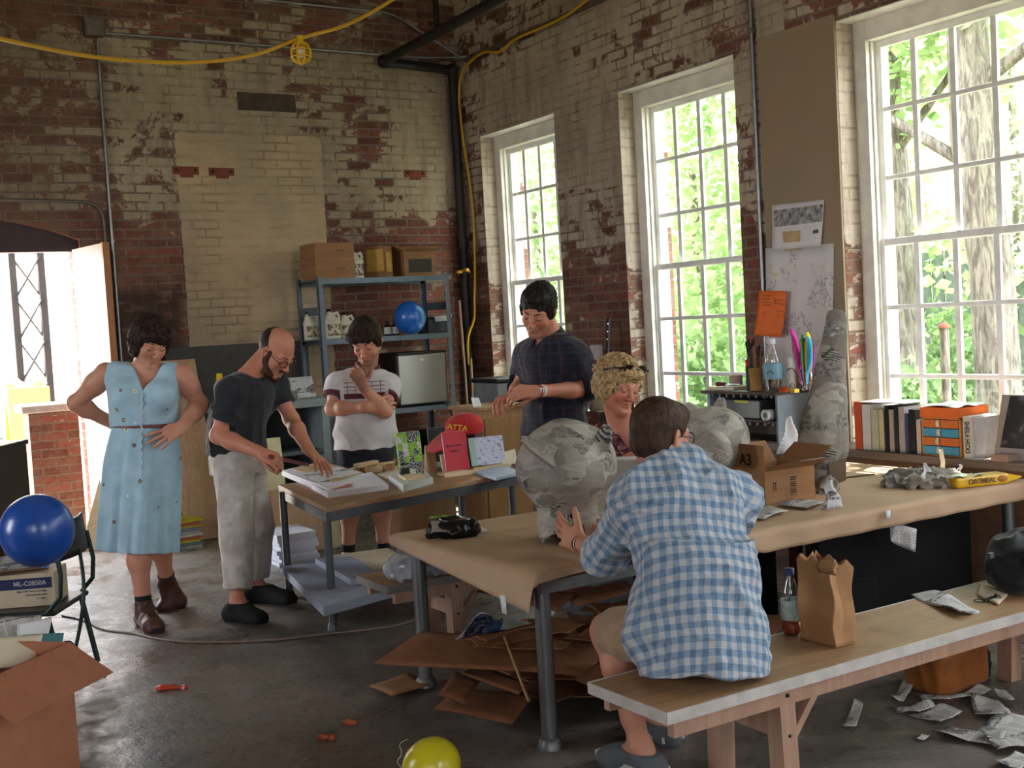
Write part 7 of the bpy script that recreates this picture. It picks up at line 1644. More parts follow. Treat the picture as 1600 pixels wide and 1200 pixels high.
q = at(1272, 845, y=4.1); pst = thing('card_tube', 'pale printed carton panel with black lettering under the table', 'carton', (q.x, 4.1, 0)); MB().box((-.07, -.01, 0), (.035, .01, .60)).build('panel', CREAMP, pst, bevel=.002); text('3 Diary', .06, pst, BLK, frame((.0, -.0108, .44), (0, 0, 1), (-1, 0, 0)), ext=.0008)
tag(MB().box((-.05, -.03, 0), (.05, .03, .60)).build('brown_post', mat('redbrown_plank', '#5d3527', .6), loc=(at(1250, 850, y=4.25).x, 4.25, 0)), 'red-brown wooden post under the table beside the pale carton', 'post')
rc = thing('red_can', 'red printed carton on the bench behind the man', 'carton', (at(1192, 890, y=3.02).x-.03, 3.5, 0)); MB().box((-.05, -.04, 0), (.05, .04, .47)).build('crate', DARKW, rc); d = Sdf(.01); q = rc.location+V((0, 0, .54)); d.el(q, (.055, .045, .072)); sobj('bag', d, .005, mat('red_foil', '#a3122a', .3), rc)
tag(MB().box((-.17, -.13, 0), (.17, .13, .42)).build('dark_crate', mat('dark_crate', '#24262a', .5), loc=(3.95, 4.42, 0), bevel=.01), 'dark crate under the middle of the table', 'crate')
# ================================================================ on the paper-covered table
def pig(label, c, r, fd, neck=True, snout=False, tilt=0.):
    """a big papier-mache pig head: round skull, two ears, open neck"""
    c = V(c); root = thing('papier_mache_animal', label, 'sculpture', (c.x, c.y, TZ+.002)); F_ = V(fd).normalized(); R_ = F_.cross(UPZ).normalized(); d = Sdf(.03)
    d.el(c, (r*1.04, r*1.02, r*.95), (R_, F_, UPZ)); d.el(c+F_*r*.35-UPZ*r*.1, (r*.82, r*.8, r*.75), (R_, F_, UPZ), k=.08)
    if neck:
        b = V((c.x, c.y, TZ+.003)); b = b - F_*r*.05 - R_*r*.02
        d.loft(b, c-UPZ*r*.3-F_*r*.05, R_, [(0, r*.72, r*.66), (1, r*.70, r*.62)], k=.04); d.loft(b-UPZ*.05, b+UPZ*.12, R_, [(0, r*.66, r*.60), (1, r*.66, r*.60)], op='s', k=0)
        d.el(b-CF*r*.6-CR*r*.35-UPZ*.01, (.05, .12, .035), (CR, CF, CU), op='s', k=.01)
    if snout: d.rc(c+F_*r*.7, c+F_*r*1.22-UPZ*r*.12, r*.55, r*.46, k=.06)
    d.disp(lambda B: ((vnoise(B, 14, 3)-.5)*.012 + (np.floor(vnoise(B, 11, 5)*5)/5-.5)*.006).astype(np.float32)); sobj('head_shell', d, .006, MACHE, root)
    return root, F_, R_
def ear(root, base, tip, width, nrm, m=MACHE):
    base, tip, nrm = V(base), V(tip), V(nrm).normalized(); ax = tip-base; s = ax.cross(nrm).normalized(); o = root.location; mb = MB()
    mb.sheet(lambda u, v: base-o + ax*v + s*(u-.5)*2*width*sqrt(max(0.02, 1-v**1.6)) - nrm*(.45*width*(1-(2*u-1)**2)*(1-v*.6)) + nrm*.0, 10, 10, .010); mb.build('ear', m, root)
pc = at(887, 726, w=4.88); p1, F1, R1 = pig('grey papier-mache pig head with two ears that the gingham-shirted man is holding', pc, .197, face_dir(-160, 0))
ear(p1, at(872, 716, w=4.685), at(816, 684, w=4.62), .042, -CF*.8-CR*.3+CU*.6); ear(p1, at(936, 704, w=4.735), at(947, 664, w=4.76), .042, -CF-CR*.6)
MB().box((-.06, -.01, 0), (.06, .01, .05)).build('neck_gap_shade', BLK, p1, loc=L3(p1.location, at(866, 836, z=TZ+.004)), rot=(0, 0, -.5))  # black block stands for the shade inside the open neck gap
pc = at(1106, 688, w=5.75); pc2 = V((pc.x, pc.y, pc.z)); p2, F2, R2 = pig('second papier-mache animal head, pale green-grey with a snout, behind the seated man', pc2, .175, face_dir(35, 10), True, False)
d = Sdf(.03); q = at(1112, 702, w=5.53); d.el(q, (.085, .09, .085)); d.rc(q, q+(-CF)*.06-CU*.02+CR*.02, .075, .068, k=.03); d.disp(lambda B: ((vnoise(B, 16, 3)-.5)*.014).astype(np.float32)); sobj('snout', d, .006, MACHE, p2)
for (bx_, tp) in (((1086, 648), (1072, 632)), ((1122, 650), (1128, 622))): ear(p2, at(*bx_, w=5.72), at(*tp, w=5.72), .035, -CF)
# tall cone
bq = at(1293, 762, z=TZ); cn = thing('papier_mache_cone', 'tall tapering papier-mache column on the paper-covered table', 'sculpture', V((bq.x, bq.y+.04, TZ+.002))); o = cn.location; top = at(1306, 492, w=depth(o)+.02); d = Sdf(.03); r_ = .262/2
d.loft(o, top, R1*-1, [(0, .060, .060, -.01), (.10, .085, .08, -.005), (.22, .125, .115, .01), (.40, .118, .11, .015), (.60, .088, .085, .012), (.80, .064, .062, 0), (.92, .058, .055, -.01), (1, .042, .04, -.012)], k=.03); d.el(top, (.045, .045, .03)); d.disp(lambda B: ((vnoise(B, 12, 3)-.5)*.014 + (np.floor(vnoise(B, 10, 5)*5)/5-.5)*.007).astype(np.float32)); sobj('shell', d, .006, MACHE, cn)
MB().hexa([L3(o, at(a, b, w=depth(o)-.10+dd)) for dd in (0, .02) for a, b in [(1298, 762), (1322, 750), (1322, 716), (1294, 724)]]).build('card_flap', mat('dark_card', '#6d5b48', .8), cn)
# A3 box
bx0, bxL, bxR = at(1197, 791, z=TZ), at(1150, 770, z=TZ), at(1272, 779, z=TZ); ex = (bxR-bx0); ey = (bxL-bx0); W_, D_ = .30, .26; ex = ex.normalized(); ey = V((-ex.y, ex.x, 0)); o = bx0+ex*W_/2+ey*D_/2
a3 = cbox('open cardboard box marked A3 on the paper-covered table', V((o.x, o.y, TZ+.003)), atan2(ex.y, ex.x), (W_, D_, .155), CARD, lid='flaps', ang=(68, 40, None, 55)); t = .004
MB().box((-W_/2, -D_/2, .155), (-W_/2+t, D_/2, .275)).build('flap', CARD, a3); BI = mat('box_ink', '#1f1a17', .7)
text('A3', .075, a3, BI, frame((-W_/2-.001, .0, .20), (0, -1, 0), (0, 0, 1)), ext=.0006, bold=.0015)
mb = MB(); mb.tube([(-W_/2-.001, -.05+.10*t_, .075-.022*sin(pi*t_)) for t_ in [1-i/12 for i in range(13)]], [.001+.0028*sin(pi*i/12) for i in range(13)], 6, flat=.3); mb.tube([(-W_/2-.001, -.045, .088), (-W_/2-.001, -.055, .074), (-W_/2-.001, -.04, .068)], .002, 5); mb.tube([(-W_/2-.001, .02, .105), (-W_/2-.001, -.02, .105)], .0012, 5); mb.build('curved_arrow_mark', BI, a3)
mb = MB()
for xx in (-.10, -.088): mb.box((xx-.002, -D_/2-.001, .06), (xx+.002, -D_/2, .10)); mb.box((xx-.005, -D_/2-.001, .095), (xx+.005, -D_/2, .10))
mb.build('up_arrows_mark', BI, a3)
mb = MB()
for k in range(9): mb.box((.0, -D_/2-.001, .03+k*.010), (.035, -D_/2, .03+k*.010+(.006 if k % 3 else .003)))
mb.build('barcode', BI, a3); mb = MB(); c_, s_ = cos(radians(68)), sin(radians(68)); L_ = D_*.48
mb.hexa([(x, -D_/2-s_*L_*k-.006*c_*1-.002, .155+c_*L_*k+.0055) for k, x in ((.25, -.02), (.25, .12), (.85, .12), (.85, -.02))]+[(x, -D_/2-s_*L_*k-.006*c_-.002, .1565+c_*L_*k+.0055) for k, x in ((.25, -.02), (.25, .12), (.85, .12), (.85, -.02))]); mb.build('shipping_label', PRINT, a3)
# white bucket, purple packet, newspapers
bk = thing('white_bucket', 'white plastic bucket between the two papier-mache heads', 'bucket', at(994, 782, z=TZ+.002)); mb = MB(); mb.lathe([(.11, 0), (.118, .004), (.145, .215), (.152, .215), (.152, .235), (.146, .235), (.140, .21), (.112, .012), (0, .012)], 36, cap=False); mb.build('pail', mat('white_bucket_plastic', '#c9c8c6', .4, var=.03), bk)
pp = thing('purple_packet', 'small purple printed packet in front of the white bucket', 'packet', at(964, 786, w=5.2)); pp.location.z = TZ+.002; MB().box((-.035, -.012, 0), (.035, .012, .085)).build('packet_box', mat('purple_card', '#3c2038', .4), pp, bevel=.002); MB().box((-.03, -.013, .045), (.03, -.0122, .07)).build('gold_panel', mat('gold_print', '#a88a4a', .5), pp); MB().box((.0, -.013, .01), (.028, -.0122, .03)).build('pale_panel', CREAMP, pp)
for k, (pts, lb) in enumerate(([[(1130, 805), (1195, 812), (1232, 800), (1160, 783)], 'folded newspaper sheet beside the seated man on the table'], [[(1215, 790), (1262, 796), (1290, 786), (1240, 782)], 'small newsprint scraps in front of the A3 box'])): flat('newspaper_sheet', lb, pts, .003, NEWS, 'newspaper', z=TZ+.006, wav=.008)
def crumple(name, label, c, r, m, seed, cat='paper', cutz=TZ+.003, amp=1., n=5, hgt=None):
    rg_ = random.Random(seed); c = V(c); d = Sdf(.012)
    for i in range(n): d.el(c+V((rg_.uniform(-1, 1)*r[0]*.6, rg_.uniform(-1, 1)*r[1]*.6, rg_.uniform(-.4, .5)*r[2])), [r[0]*rg_.uniform(.4, .6), r[1]*rg_.uniform(.4, .6), r[2]*rg_.uniform(.4, .7)])
    d.disp(lambda B: (-folds(B, 16, seed)*.010*amp-folds(B, 34, seed+3)*.004*amp).astype(np.float32)); d.cut(V((0, 0, cutz)), -UPZ); return as_thing(sobj(name, d, .0055, m, None, relax=0), label, cat)
def spike(name, label, c, h, m, seed, cat='paper', lean=(0, 0)):
    """a torn piece of paper standing folded up"""
    rg_ = random.Random(seed); mb = MB(); w_ = h*.42; mb.sheet(lambda u, v: V(((u-.5)*2*w_*(1-v*.75)+lean[0]*v, .35*w_*abs(u-.5)*2*(1-v)+lean[1]*v, h*v*(1-.15*abs(u-.5)) + .001)) + V((.006*sin(v*9+seed), .008*sin(u*7+v*4+seed), 0)), 6, 8, .0009); o = mb.build(name, m, loc=c, rot=(0, 0, rg_.uniform(-.4, .4))); return tag(o, label, cat)
spike('paper_scrap', 'standing torn white scrap in front of the cone', at(1305, 795, z=TZ+.002), .135, PRINT, 4, lean=(-.02, 0)); q = at(1272, 772, z=TZ+.002); crumple('crumpled_newspaper', 'crumpled newspaper at the foot of the cone', q+UPZ*.02, (.09, .07, .06), MACHE, 8, amp=2.2)
spike('paper_scrap', 'white torn scrap standing in front of the grey cabinet side', at(1228, 700, w=6.3), .22, WHITEP, 9)
for o_ in [x for x in SC.objects if x.get('label') == 'white torn scrap standing in front of the grey cabinet side']: o_.location = (4.98, 5.02, .717)
q = at(1450, 758, z=TZ+.002); crumple('crumpled_newspaper', 'flat crumpled newspaper near the right end of the table', q+UPZ*.02, (.19, .14, .055), MACHE, 12, n=9, amp=2.4)
spike('paper_scrap', 'creased white scrap rising from the crumpled newspaper at right', at(1448, 752, z=TZ+.03), .09, WHITEP, 21); spike('paper_scrap', 'cream scrap standing behind the crumpled newspaper', at(1476, 742, z=TZ+.02), .13, CREAMP, 22, lean=(.03, .02)); spike('paper_scrap', 'small pale scrap between the crumpled newspaper and the biscuit packet', at(1500, 748, z=TZ+.002), .07, PRINT, 25)
ck = thing('biscuit_packet', 'torn yellow biscuit packet at the right end of the table', 'packet', at(1532, 757, z=TZ+.003), -.28); MB().hexa([(-.17, -.055, 0), (.13, -.055, 0), (.13, .055, 0), (-.17, .055, 0), (-.17, -.05, .05), (.13, -.05, .05), (.13, .05, .05), (-.17, .05, .05)]).build('wrapper', mat('yellow_wrapper', '#d3a41a', .3, var=.06), ck, bevel=.012); MB().hexa([(.125, -.045, .006), (.21, -.03, .02), (.21, .03, .02), (.125, .045, .006), (.125, -.045, .044), (.21, -.03, .026), (.21, .03, .026), (.125, .045, .044)]).build('crimped_end', mat('yellow_wrapper', '#d3a41a'), ck); mb = MB(); mb.sheet(lambda u, v: V((-.19+u*.18, -.05+v*.1, .052+.012*sin(u*9)*sin(v*5+1))), 10, 6, .0015); mb.build('torn_foil', mat('pale_foil', '#c9c9c0', .3, .3), ck)
text('OATMEAL', .034, ck, mat('brown_print', '#5b3413', .5), frame((-.03, -.0565, .026), (1, 0, 0), (0, .09, 1)), bold=.0008); MB().ball((.085, -.048, .026), (.032, .012, .018), 14, 8).build('biscuit_picture', mat('biscuit_print', '#a3651f', .6), ck)
a, b = at(1322, 746, z=TZ+.006), at(1366, 741, z=TZ+.008); mb = MB(); mb.tube([a-(a+b)/2, b-(a+b)/2], .004, 6); tag(mb.build('twig', mat('dark_twig', '#3b3026', .7), loc=(a+b)/2), 'thin dark stick lying on the kraft paper right of the cone', 'stick')
# snack bag
c = at(707, 828, z=TZ+.03); d = Sdf(.02); e1 = V((.93, -.36, 0)); e2 = V((.36, .93, 0)); d.el(c, (.095, .075, .052), (e1, e2, UPZ)); d.el(c+e1*.05, (.07, .07, .055), (e1, e2, UPZ)); d.el(c-e1*.06+e2*.01, (.055, .06, .045), (e1, e2, UPZ)); d.disp(lambda B: (-folds(B, 20, 7)*.008).astype(np.float32)); d.cut(V((0, 0, TZ+.003)), -UPZ)
sb = as_thing(sobj('snack_bag', d, .005, mat('black_foil', '#0d0d0e', .25, var=.1), None, relax=0), 'glossy black snack bag with a pale window on the kraft paper', 'bag'); o = sb.location; mb = MB(); mb.sheet(lambda u, v: c + e1*(-.095+u*.075) + e2*(-.078+v*.05) + UPZ*(.012+.040*v-.006*u*u) - o, 6, 5, .0015); mb.build('pale_window', mat('nut_window', '#9a8c86', .4, var=.35, scale=60), sb)
mb = MB(); mb.tube([c+e1*(-.06+.03*cos(q))+e2*(.045+.016*sin(q))+UPZ*.054-o for q in [2*pi*i/16 for i in range(13)]], .004, 6); mb.tube([c+e1*(-.03+.035*i/8)+e2*(.04+.012*sin(i*1.5))+UPZ*.056-o for i in range(9)], .004, 6); mb.build('green_print', mat('green_print', '#6d8a2c', .5), sb)
flat('white_card', 'white card slip sticking out from under the snack bag', [(718, 826), (735, 832), (766, 829), (735, 816)], .002, CREAMP, 'card', z=TZ+.004)
# ================================================================ on the near bench
BZ = .414
pb_ = thing('paper_bag', 'brown paper lunch bag standing open on the bench', 'bag', V((0, 0, 0))); bA, bB, bC = at(1250, 998, z=BZ), at(1306, 1013, z=BZ), at(1335, 1004, z=BZ); pb_.rotation_euler = (0, 0, atan2((bB-bA).y, (bB-bA).x)); bw, bd, bh = (bB-bA).length/2, min(.075, (bC-bB).length/2), .285; e_ = (bB-bA).normalized(); pb_.location = (bA+bB)/2 + V((-e_.y, e_.x, 0))*bd + UPZ*.001
def bag(u, v):
    a = u*4; k = int(a) % 4; f = a-int(a) if u < 1 else 0; cs = [(-bw, -bd), (bw, -bd), (bw, bd), (-bw, bd)]; p, q = cs[k], cs[(k+1) % 4]; x, y = p[0]+(q[0]-p[0])*f, p[1]+(q[1]-p[1])*f
    s = 1-.05*v; g_ = .028*v*(1-abs(2*f-1)) if k in (1, 3) else 0; x -= g_*(1 if k == 1 else -1); zz = bh*v*(1+.035*sin(u*60)*(v > .97)) + .012*sin(u*9)*(v > .9)
    return V((x*s+.004*sin(v*9+u*12), y*s*(1+.1*v)+.004*sin(v*11+u*7), zz))
mb = MB(); mb.sheet(bag, 96, 24, .001); mb.build('sack', mat('kraft_bag', '#a37a52', .8, var=.08, bump=.3, bscale=12), pb_); MB().box((-bw*.98, -bd*.98, 0), (bw*.98, bd*.98, .002)).build('bottom', mat('kraft_bag', '#a37a52'), pb_); mb = MB(); mb.sheet(lambda u, v: V((.03+u*.08, -bd*1.04-.02*sin(v*3), bh-.045*v+.012)), 5, 5, .001); mb.build('folded_corner', mat('kraft_bag', '#a37a52'), pb_)
def drink(label, loc, s, cap, label_m, juice=None, cat='bottle'):
    r = thing('plastic_bottle', label, cat, loc); R_ = .036*s; g_ = LENS
    MB().lathe([(R_*.8, 0), (R_, .01*s), (R_, .10*s), (R_*.94, .115*s), (R_, .13*s), (R_*.85, .165*s), (R_*.42, .20*s), (R_*.40, .215*s)], 24).build('body', g_, r); MB().lathe([(R_*.46, .212*s), (R_*.46, .235*s), (0, .235*s)], 16).build('cap', cap, r); MB().lathe([(R_*1.015, .055*s), (R_*1.015, .125*s)], 28, cap=False).build('label', label_m, r)
    if juice: MB().lathe([(R_*.75, .003), (R_*.93, .012*s), (R_*.93, .045*s), (0, .045*s)], 20).build('juice', juice, r)
    return r
drink('small clear juice bottle with a blue cap beside the paper bag', at(1238, 990, z=BZ+.001), 1.0, mat('blue_cap', '#27305e', .4), mat('bottle_label', '#9fb0aa', .5, var=.2, scale=50), mat('red_juice', '#8e3020', .2))
flat('folded_paper', 'folded white paper on the bench right of the lunch bag', [(1424, 930), (1500, 962), (1530, 955), (1462, 926)], .006, PRINT, z=BZ, wav=.012)
flat('cream_envelope', 'white envelope on the bench in front of the backpack', [(1526, 928), (1560, 944), (1575, 928), (1530, 912)], .006, CREAMP, z=BZ, wav=.006)
ky = thing('key_bunch', 'bunch of keys on the bench in front of the backpack', 'keys', at(1542, 938, z=BZ+.001)); mb = MB(); mb.tube([(cos(q)*.022-.04, sin(q)*.022, .006) for q in [2*pi*i/16 for i in range(16)]], .0022, 6, closed=True); mb.build('ring', IRON, ky)
for i in range(4): k_ = MB(); k_.box((0, -.004, .002), (.055, .004, .005)); k_.lathe([(.012, .002), (.012, .006), (0, .006)], 12, (.0, 0, 0)); k_.build('key', mat('dark_key', '#23211f', .35, .6), ky, loc=(-.012+.012*i, -.004*i, .002*i), rot=(0, 0, -.9+.45*i))
d = Sdf(.05); c = at(1595, 892, y=2.92); d.el(V((c.x+.08, 2.91, BZ+.11)), (.22, .15, .10)); d.el(V((c.x+.03, 2.93, BZ+.11)), (.16, .12, .085)); d.el(V((c.x-.04, 2.88, BZ+.06)), (.12, .12, .07)); d.disp(lambda B: (-folds(B, 9, 9)*.012-folds(B, 20, 4)*.004).astype(np.float32)); d.cut(V((0, 0, BZ+.002)), -UPZ); bp = as_thing(sobj('backpack', d, .007, cloth('black_nylon', '#131417', rough=.6), None), 'black backpack slumped at the right end of the bench', 'backpack'); o = bp.location; mb = MB(); mb.tube([V((c.x-.12, 2.80, BZ+.05))-o, V((c.x-.10, 2.79, BZ+.16))-o, V((c.x+.02, 2.82, BZ+.245))-o], .010, 8, flat=2.); mb.build('strap', mat('black_webbing', '#1d1d20', .7), bp)
MB().box((-.012, -.006, -.010), (.012, .006, .010)).build('buckle', mat('grey_buckle', '#4b4d50', .4), bp, loc=L3(o, at(1548, 868, y=2.84)))
# ================================================================ under and around
ob = thing('orange_bag', 'orange-brown fabric bag on the floor under the bench', 'bag', V((*at(1482, 1070, z=0).to_2d(), 0))); d = Sdf(.03); o = ob.location; d.box(o+UPZ*.15, (.16, .085, .155), rnd=.028); d.disp(lambda B: (-folds(B, 9, 19)*.010).astype(np.float32)); d.cut(o+UPZ*.001, -UPZ); sobj('sack', d, .007, cloth('orange_canvas', '#8a4e18'), ob); mb = MB(); mb.tube([(.14, -.02, .2), (.19, -.05, .1), (.17, -.06, .02), (.21, -.04, .06)], .012, 8); mb.build('strap', mat('black_webbing', '#1d1d20', .7), ob)
rg = random.Random(31); k = 0
for (px_, py_, rz, sx, sy_, lb) in ((1335, 1118, .62, .30, .05, 'long narrow newsprint strip on the floor, farthest left'), (1412, 1085, .5, .22, .05, 'newsprint strip lying just beyond the longest one'), (1465, 1118, .1, .17, .14, 'curled newspaper page left of the floor heap'), (1430, 1112, -.3, .14, .06, 'pale torn strip beside the curled page'), (1520, 1155, -1.2, .22, .13, 'printed newspaper sheet at the front of the floor heap'), (1575, 1140, .3, .24, .16, 'newspaper sheet with a dark headline at the right of the floor heap'), (1545, 1110, .8, .2, .13, 'newspaper page lying at the back of the floor heap'), (1590, 1165, -.5, .2, .14, 'newspaper page at the lower right edge of the floor heap'), (1525, 1085, .2, .14, .08, 'faded newsprint piece under the right bench leg'), (1442, 1156, .3, .05, .03, 'small white triangle of paper on the floor'), (1588, 1195, .1, .12, .10, 'newspaper corner at the bottom right'), (1480, 1095, -.6, .2, .05, 'newsprint strip behind the curled page'), (1568, 1092, .9, .12, .05, 'thin white strip on the floor near the orange bag')):
    k += 1; q = at(px_, py_, z=0); mb = MB(); sd = rg.uniform(0, 6); hh = rg.uniform(.012, .05) if sx > .1 else .004; mb.sheet(lambda u, v: V(((u-.5)*sx, (v-.5)*sy_*(1-.25*u*(k % 2)), .003*k*.25 + .002 + hh*(.5+.5*sin(u*4.2+sd)*cos(v*3+sd))*(.3+.7*abs(u-.5)*2))), 12, 8, .0008); tag(mb.build('newspaper_piece', NEWS if k != 10 else WHITEP, loc=q, rot=(0, 0, rz)), lb, 'newspaper', 'newspaper scraps on the floor')
yb_ = thing('balloon', 'yellow balloon on the floor at the bottom of the picture', 'balloon', V((*at(674, 1200, z=.10).to_2d(), .105))); balloon(yb_, YELB, .098, (-.8, .2, -.5), 1.04); cable('string', 'white string trailing from the yellow balloon', [at(637, 1155, z=.005), at(622, 1162, z=.01), at(630, 1178, z=.005), at(618, 1190, z=.01), at(630, 1202, z=.005)], .0018, WHITEP, 'string')
cable('floor_cable', 'beige extension cable snaking across the floor', [at(97, 962, z=.006), at(130, 968, z=.006), at(160, 985, z=.006), at(205, 988, z=.006), at(250, 1000, z=.006), at(310, 1004, z=.006), at(420, 1002, z=.006), at(500, 991, z=.006), at(570, 985, z=.006), at(640, 975, z=.006), at(690, 945, z=.006), at(740, 935, z=.006)], .006, mat('beige_flex', '#8d7a6c', .6), 'cord')
for px_, py_, r_, lb, nm in ((260, 1078, .055, 'deflated red balloon on the floor left of centre', 'balloon_scrap'), (542, 1133, .02, 'tiny orange balloon scrap on the floor', 'balloon_scrap'), (505, 1156, .02, 'small brown scrap on the floor beside the orange one', 'floor_scrap')):
    q = at(px_, py_, z=0); d = Sdf(.01); d.el(q+V((0, 0, .012)), (r_, r_*.45, .013), (CR, V((CF.x, CF.y, 0)).normalized(), UPZ)); d.rc(q+CR*r_*.8+UPZ*.012, q+CR*r_*1.5+UPZ*.01, .009, .014); d.disp(lambda B: (-folds(B, 30, 3)*.004).astype(np.float32)); d.cut(V((0, 0, .001)), -UPZ); as_thing(sobj(nm, d, .004, RUB('red_rubber', '#b23a26') if r_ > .03 else mat('orange_scrap', '#a0522c', .6), None), lb, 'balloon' if nm[0] == 'b' else 'scrap')
# ================================================================ left foreground: chair, toner box, balloon, big carton
cq = V((*at(58, 1062, z=0).to_2d(), 0)); FWD = V((-CR.x, -CR.y, 0)).normalized(); rzc = atan2(FWD.y, FWD.x)-pi/2   # the chair faces picture left
ch = thing('stacking_chair', 'dark green tubular chair with a black back, loaded with boxes', 'chair', cq, rzc); GT = mat('dark_green_tube', '#22342f', .45, .3); SZ = .375
MB().box((-.22, -.20, SZ-.025), (.22, .22, SZ)).build('seat', BLK, ch, bevel=.01)
for sx in (-.21, .21):
    mb = MB(); mb.tube([(sx, .19, SZ-.03), (sx, .20, .015)], .013, 10); mb.build('leg', GT, ch); mb = MB(); mb.tube([(sx, -.16, SZ-.03), (sx, -.22, .015)], .013, 10); mb.build('leg', GT, ch)
    mb = MB(); mb.tube([(sx, -.10, SZ-.02), (sx, -.16, SZ-.01), (sx, -.225, SZ+.06), (sx, -.235, SZ+.16), (sx*.95, -.215, SZ+.30)], .011, 10); mb.build('back_tube', GT, ch)
    MB().lathe([(.017, 0), (.017, .03), (.012, .032)], 12, (sx, .20, 0)).build('foot_cap', YEL, ch)
mb = MB(); mb.sheet(lambda u, v: V(((u-.5)*.44, -.215-.04*(1-(2*u-1)**2)+.02*v, SZ+.22+.17*v)), 12, 6, .014); mb.build('backrest', BLK, ch)
tn = thing('toner_box', 'cream carton with a blue band on the chair', 'box', V((*at(30, 950, z=SZ).to_2d(), SZ+.001)), rzc); tn.location = cq + FWD*.02 + UPZ*(SZ+.001); tn.rotation_euler = (0, 0, atan2(CR.y, CR.x)+.10); LW, LD, LH = .43, .22, .155
MB().box((-LW/2-.05, -LD/2, 0), (LW/2-.05, LD/2, LH)).build('carton', mat('cream_carton', '#b9a98f', .6, var=.05), tn, bevel=.003); MB().box((-LW/2-.05, -LD/2-.0008, .085), (LW/2-.06, -LD/2, .135)).build('blue_band', mat('navy_print', '#20294f', .5), tn)
text('ML-C0850A', .030, tn, mat('pale_lettering', '#a9a59c', .6), frame((.055, -LD/2-.0012, .110), (1, 0, 0), (0, 0, 1)), bold=.0005)
for k, s_ in enumerate(('High Yield Toner Cartridge', 'Cartouche de toner', '1 x 10K')): text(s_, .012, tn, mat('navy_print', '#20294f'), frame((.06+.02*k, -LD/2-.0012, .074-.018*k), (1, 0, 0), (0, 0, 1)))
for k in range(4):
    mb = MB(); mb.sheet(lambda u, v: V(((u-.5)*(.30-.02*k), (v-.5)*.20, .004*sin(u*5+k)+.002)), 8, 6, .010 if k < 3 else .002); o = mb.build('newspaper', NEWS if k in (1, 3) else mat('brown_folder', '#8a6a52', .7) if k == 0 else PRINT, loc=tn.location+V((0, 0, LH+.014+.0135*k))-CR*.06, rot=(0, 0, .12*k)); tag(o, ('brown folder lying on the cream carton, lowest of the pile', 'newspaper above the brown folder on the cream carton', 'white printed sheet under the top newspaper on the cream carton', 'curled newspaper topmost on the cream carton')[k], 'newspaper')
bb_ = thing('balloon', 'large dark blue balloon on the papers at the left edge', 'balloon', at(58, 829, w=4.84)); balloon(bb_, RUB('deep_blue_rubber', '#17499c'), .152, (.2, .5, -.85), 1.0)
cable('chair_cord', 'dark green cord hanging from the chair back to the floor', [cq-FWD*.25+UPZ*.62, cq-FWD*.30+UPZ*.45-CF*.1, cq-FWD*.27+UPZ*.25-CF*.12, cq-FWD*.20+UPZ*.02-CF*.15], .009, GT, 'cord')
q1, q2 = at(110, 1003, z=.52), at(0, 1052, z=.52); ux = V((q1.x-q2.x, q1.y-q2.y, 0)).normalized(); uy = V((-ux.y, ux.x, 0)); bgx = q1-ux*.27+uy*.21
bgb = cbox('big open brown carton full of papers at the lower left', V((bgx.x, bgx.y, 0)), atan2(ux.y, ux.x), (.54, .42, .52), mat('red_brown_card', '#a0664a', .8, var=.06), lid='flaps', ang=(122, 100, None, None)); o = bgb.location
g0 = bgb.rotation_euler.z; ux = V((cos(g0), sin(g0), 0)); uy = V((-sin(g0), cos(g0), 0))
def inbox(name, label, px_, py_, w_, sx, sy_, m, th=.003, curl=.02, tilt=.9, rz=0., cat='paper'):
    c = at(px_, py_, w=w_); bk_ = V((-CF.x, -CF.y, 0)).normalized(); r_ = CR*cos(rz)+V((CF.x, CF.y, 0))*sin(rz); up = (UPZ*sin(tilt)-bk_*cos(tilt)); mb = MB(); mb.sheet(lambda u, v: r_*(u-.5)*sx + up*(v-.5)*sy_ + bk_*curl*sin(u*3.1+px_)*(.4+v), 8, 8, th); return tag(mb.build(name, m, loc=c), label, cat)
inbox('teal_folder', 'teal folder sticking out of the big carton', 58, 1022, 4.36, .16, .16, mat('teal_card', '#4d8088', .5), curl=.01); inbox('cream_pad', 'cream paper pad at the front of the big carton', 14, 1018, 4.28, .19, .13, CREAMP, .014, .01, .7, .2); inbox('folded_newspaper', 'folded newspaper lying on top of the big carton', 8, 982, 4.44, .20, .16, NEWS, .014, .015, .35); inbox('white_sheet', 'curled white sheet at the back of the big carton', 52, 990, 4.42, .10, .10, WHITEP, .002, .02, 1.0, .5)
inbox('paper_pile', 'paper pile filling the big carton', 20, 1040, 4.45, .30, .28, PRINT, .04, .004, .15)
d = Sdf(.01); q = at(70, 1007, w=4.44); d.el(q, (.03, .03, .035)); as_thing(sobj('green_balloon', d, .004, RUB('green_rubber', '#3f7a2c'), None), 'limp green balloon in the big carton', 'balloon')
pts = [at(105, 1003, z=.14), at(118, 1018, z=.06), at(135, 1040, z=.012), at(165, 1058, z=.006)]; mb = MB(); o_ = pts[2]; mb.tube([p-o_ for p in pts], [.022, .026, .020, .006], 8, flat=.35); mb.tube([p-o_ for p in (pts[1], at(130, 1045, z=.01), at(137, 1068, z=.006))], [.02, .015, .005], 8, flat=.35); tag(mb.build('plastic_strip', mat('dark_film', '#241f24', .3), loc=o_), 'torn dark plastic strip on the floor beside the big carton', 'plastic')
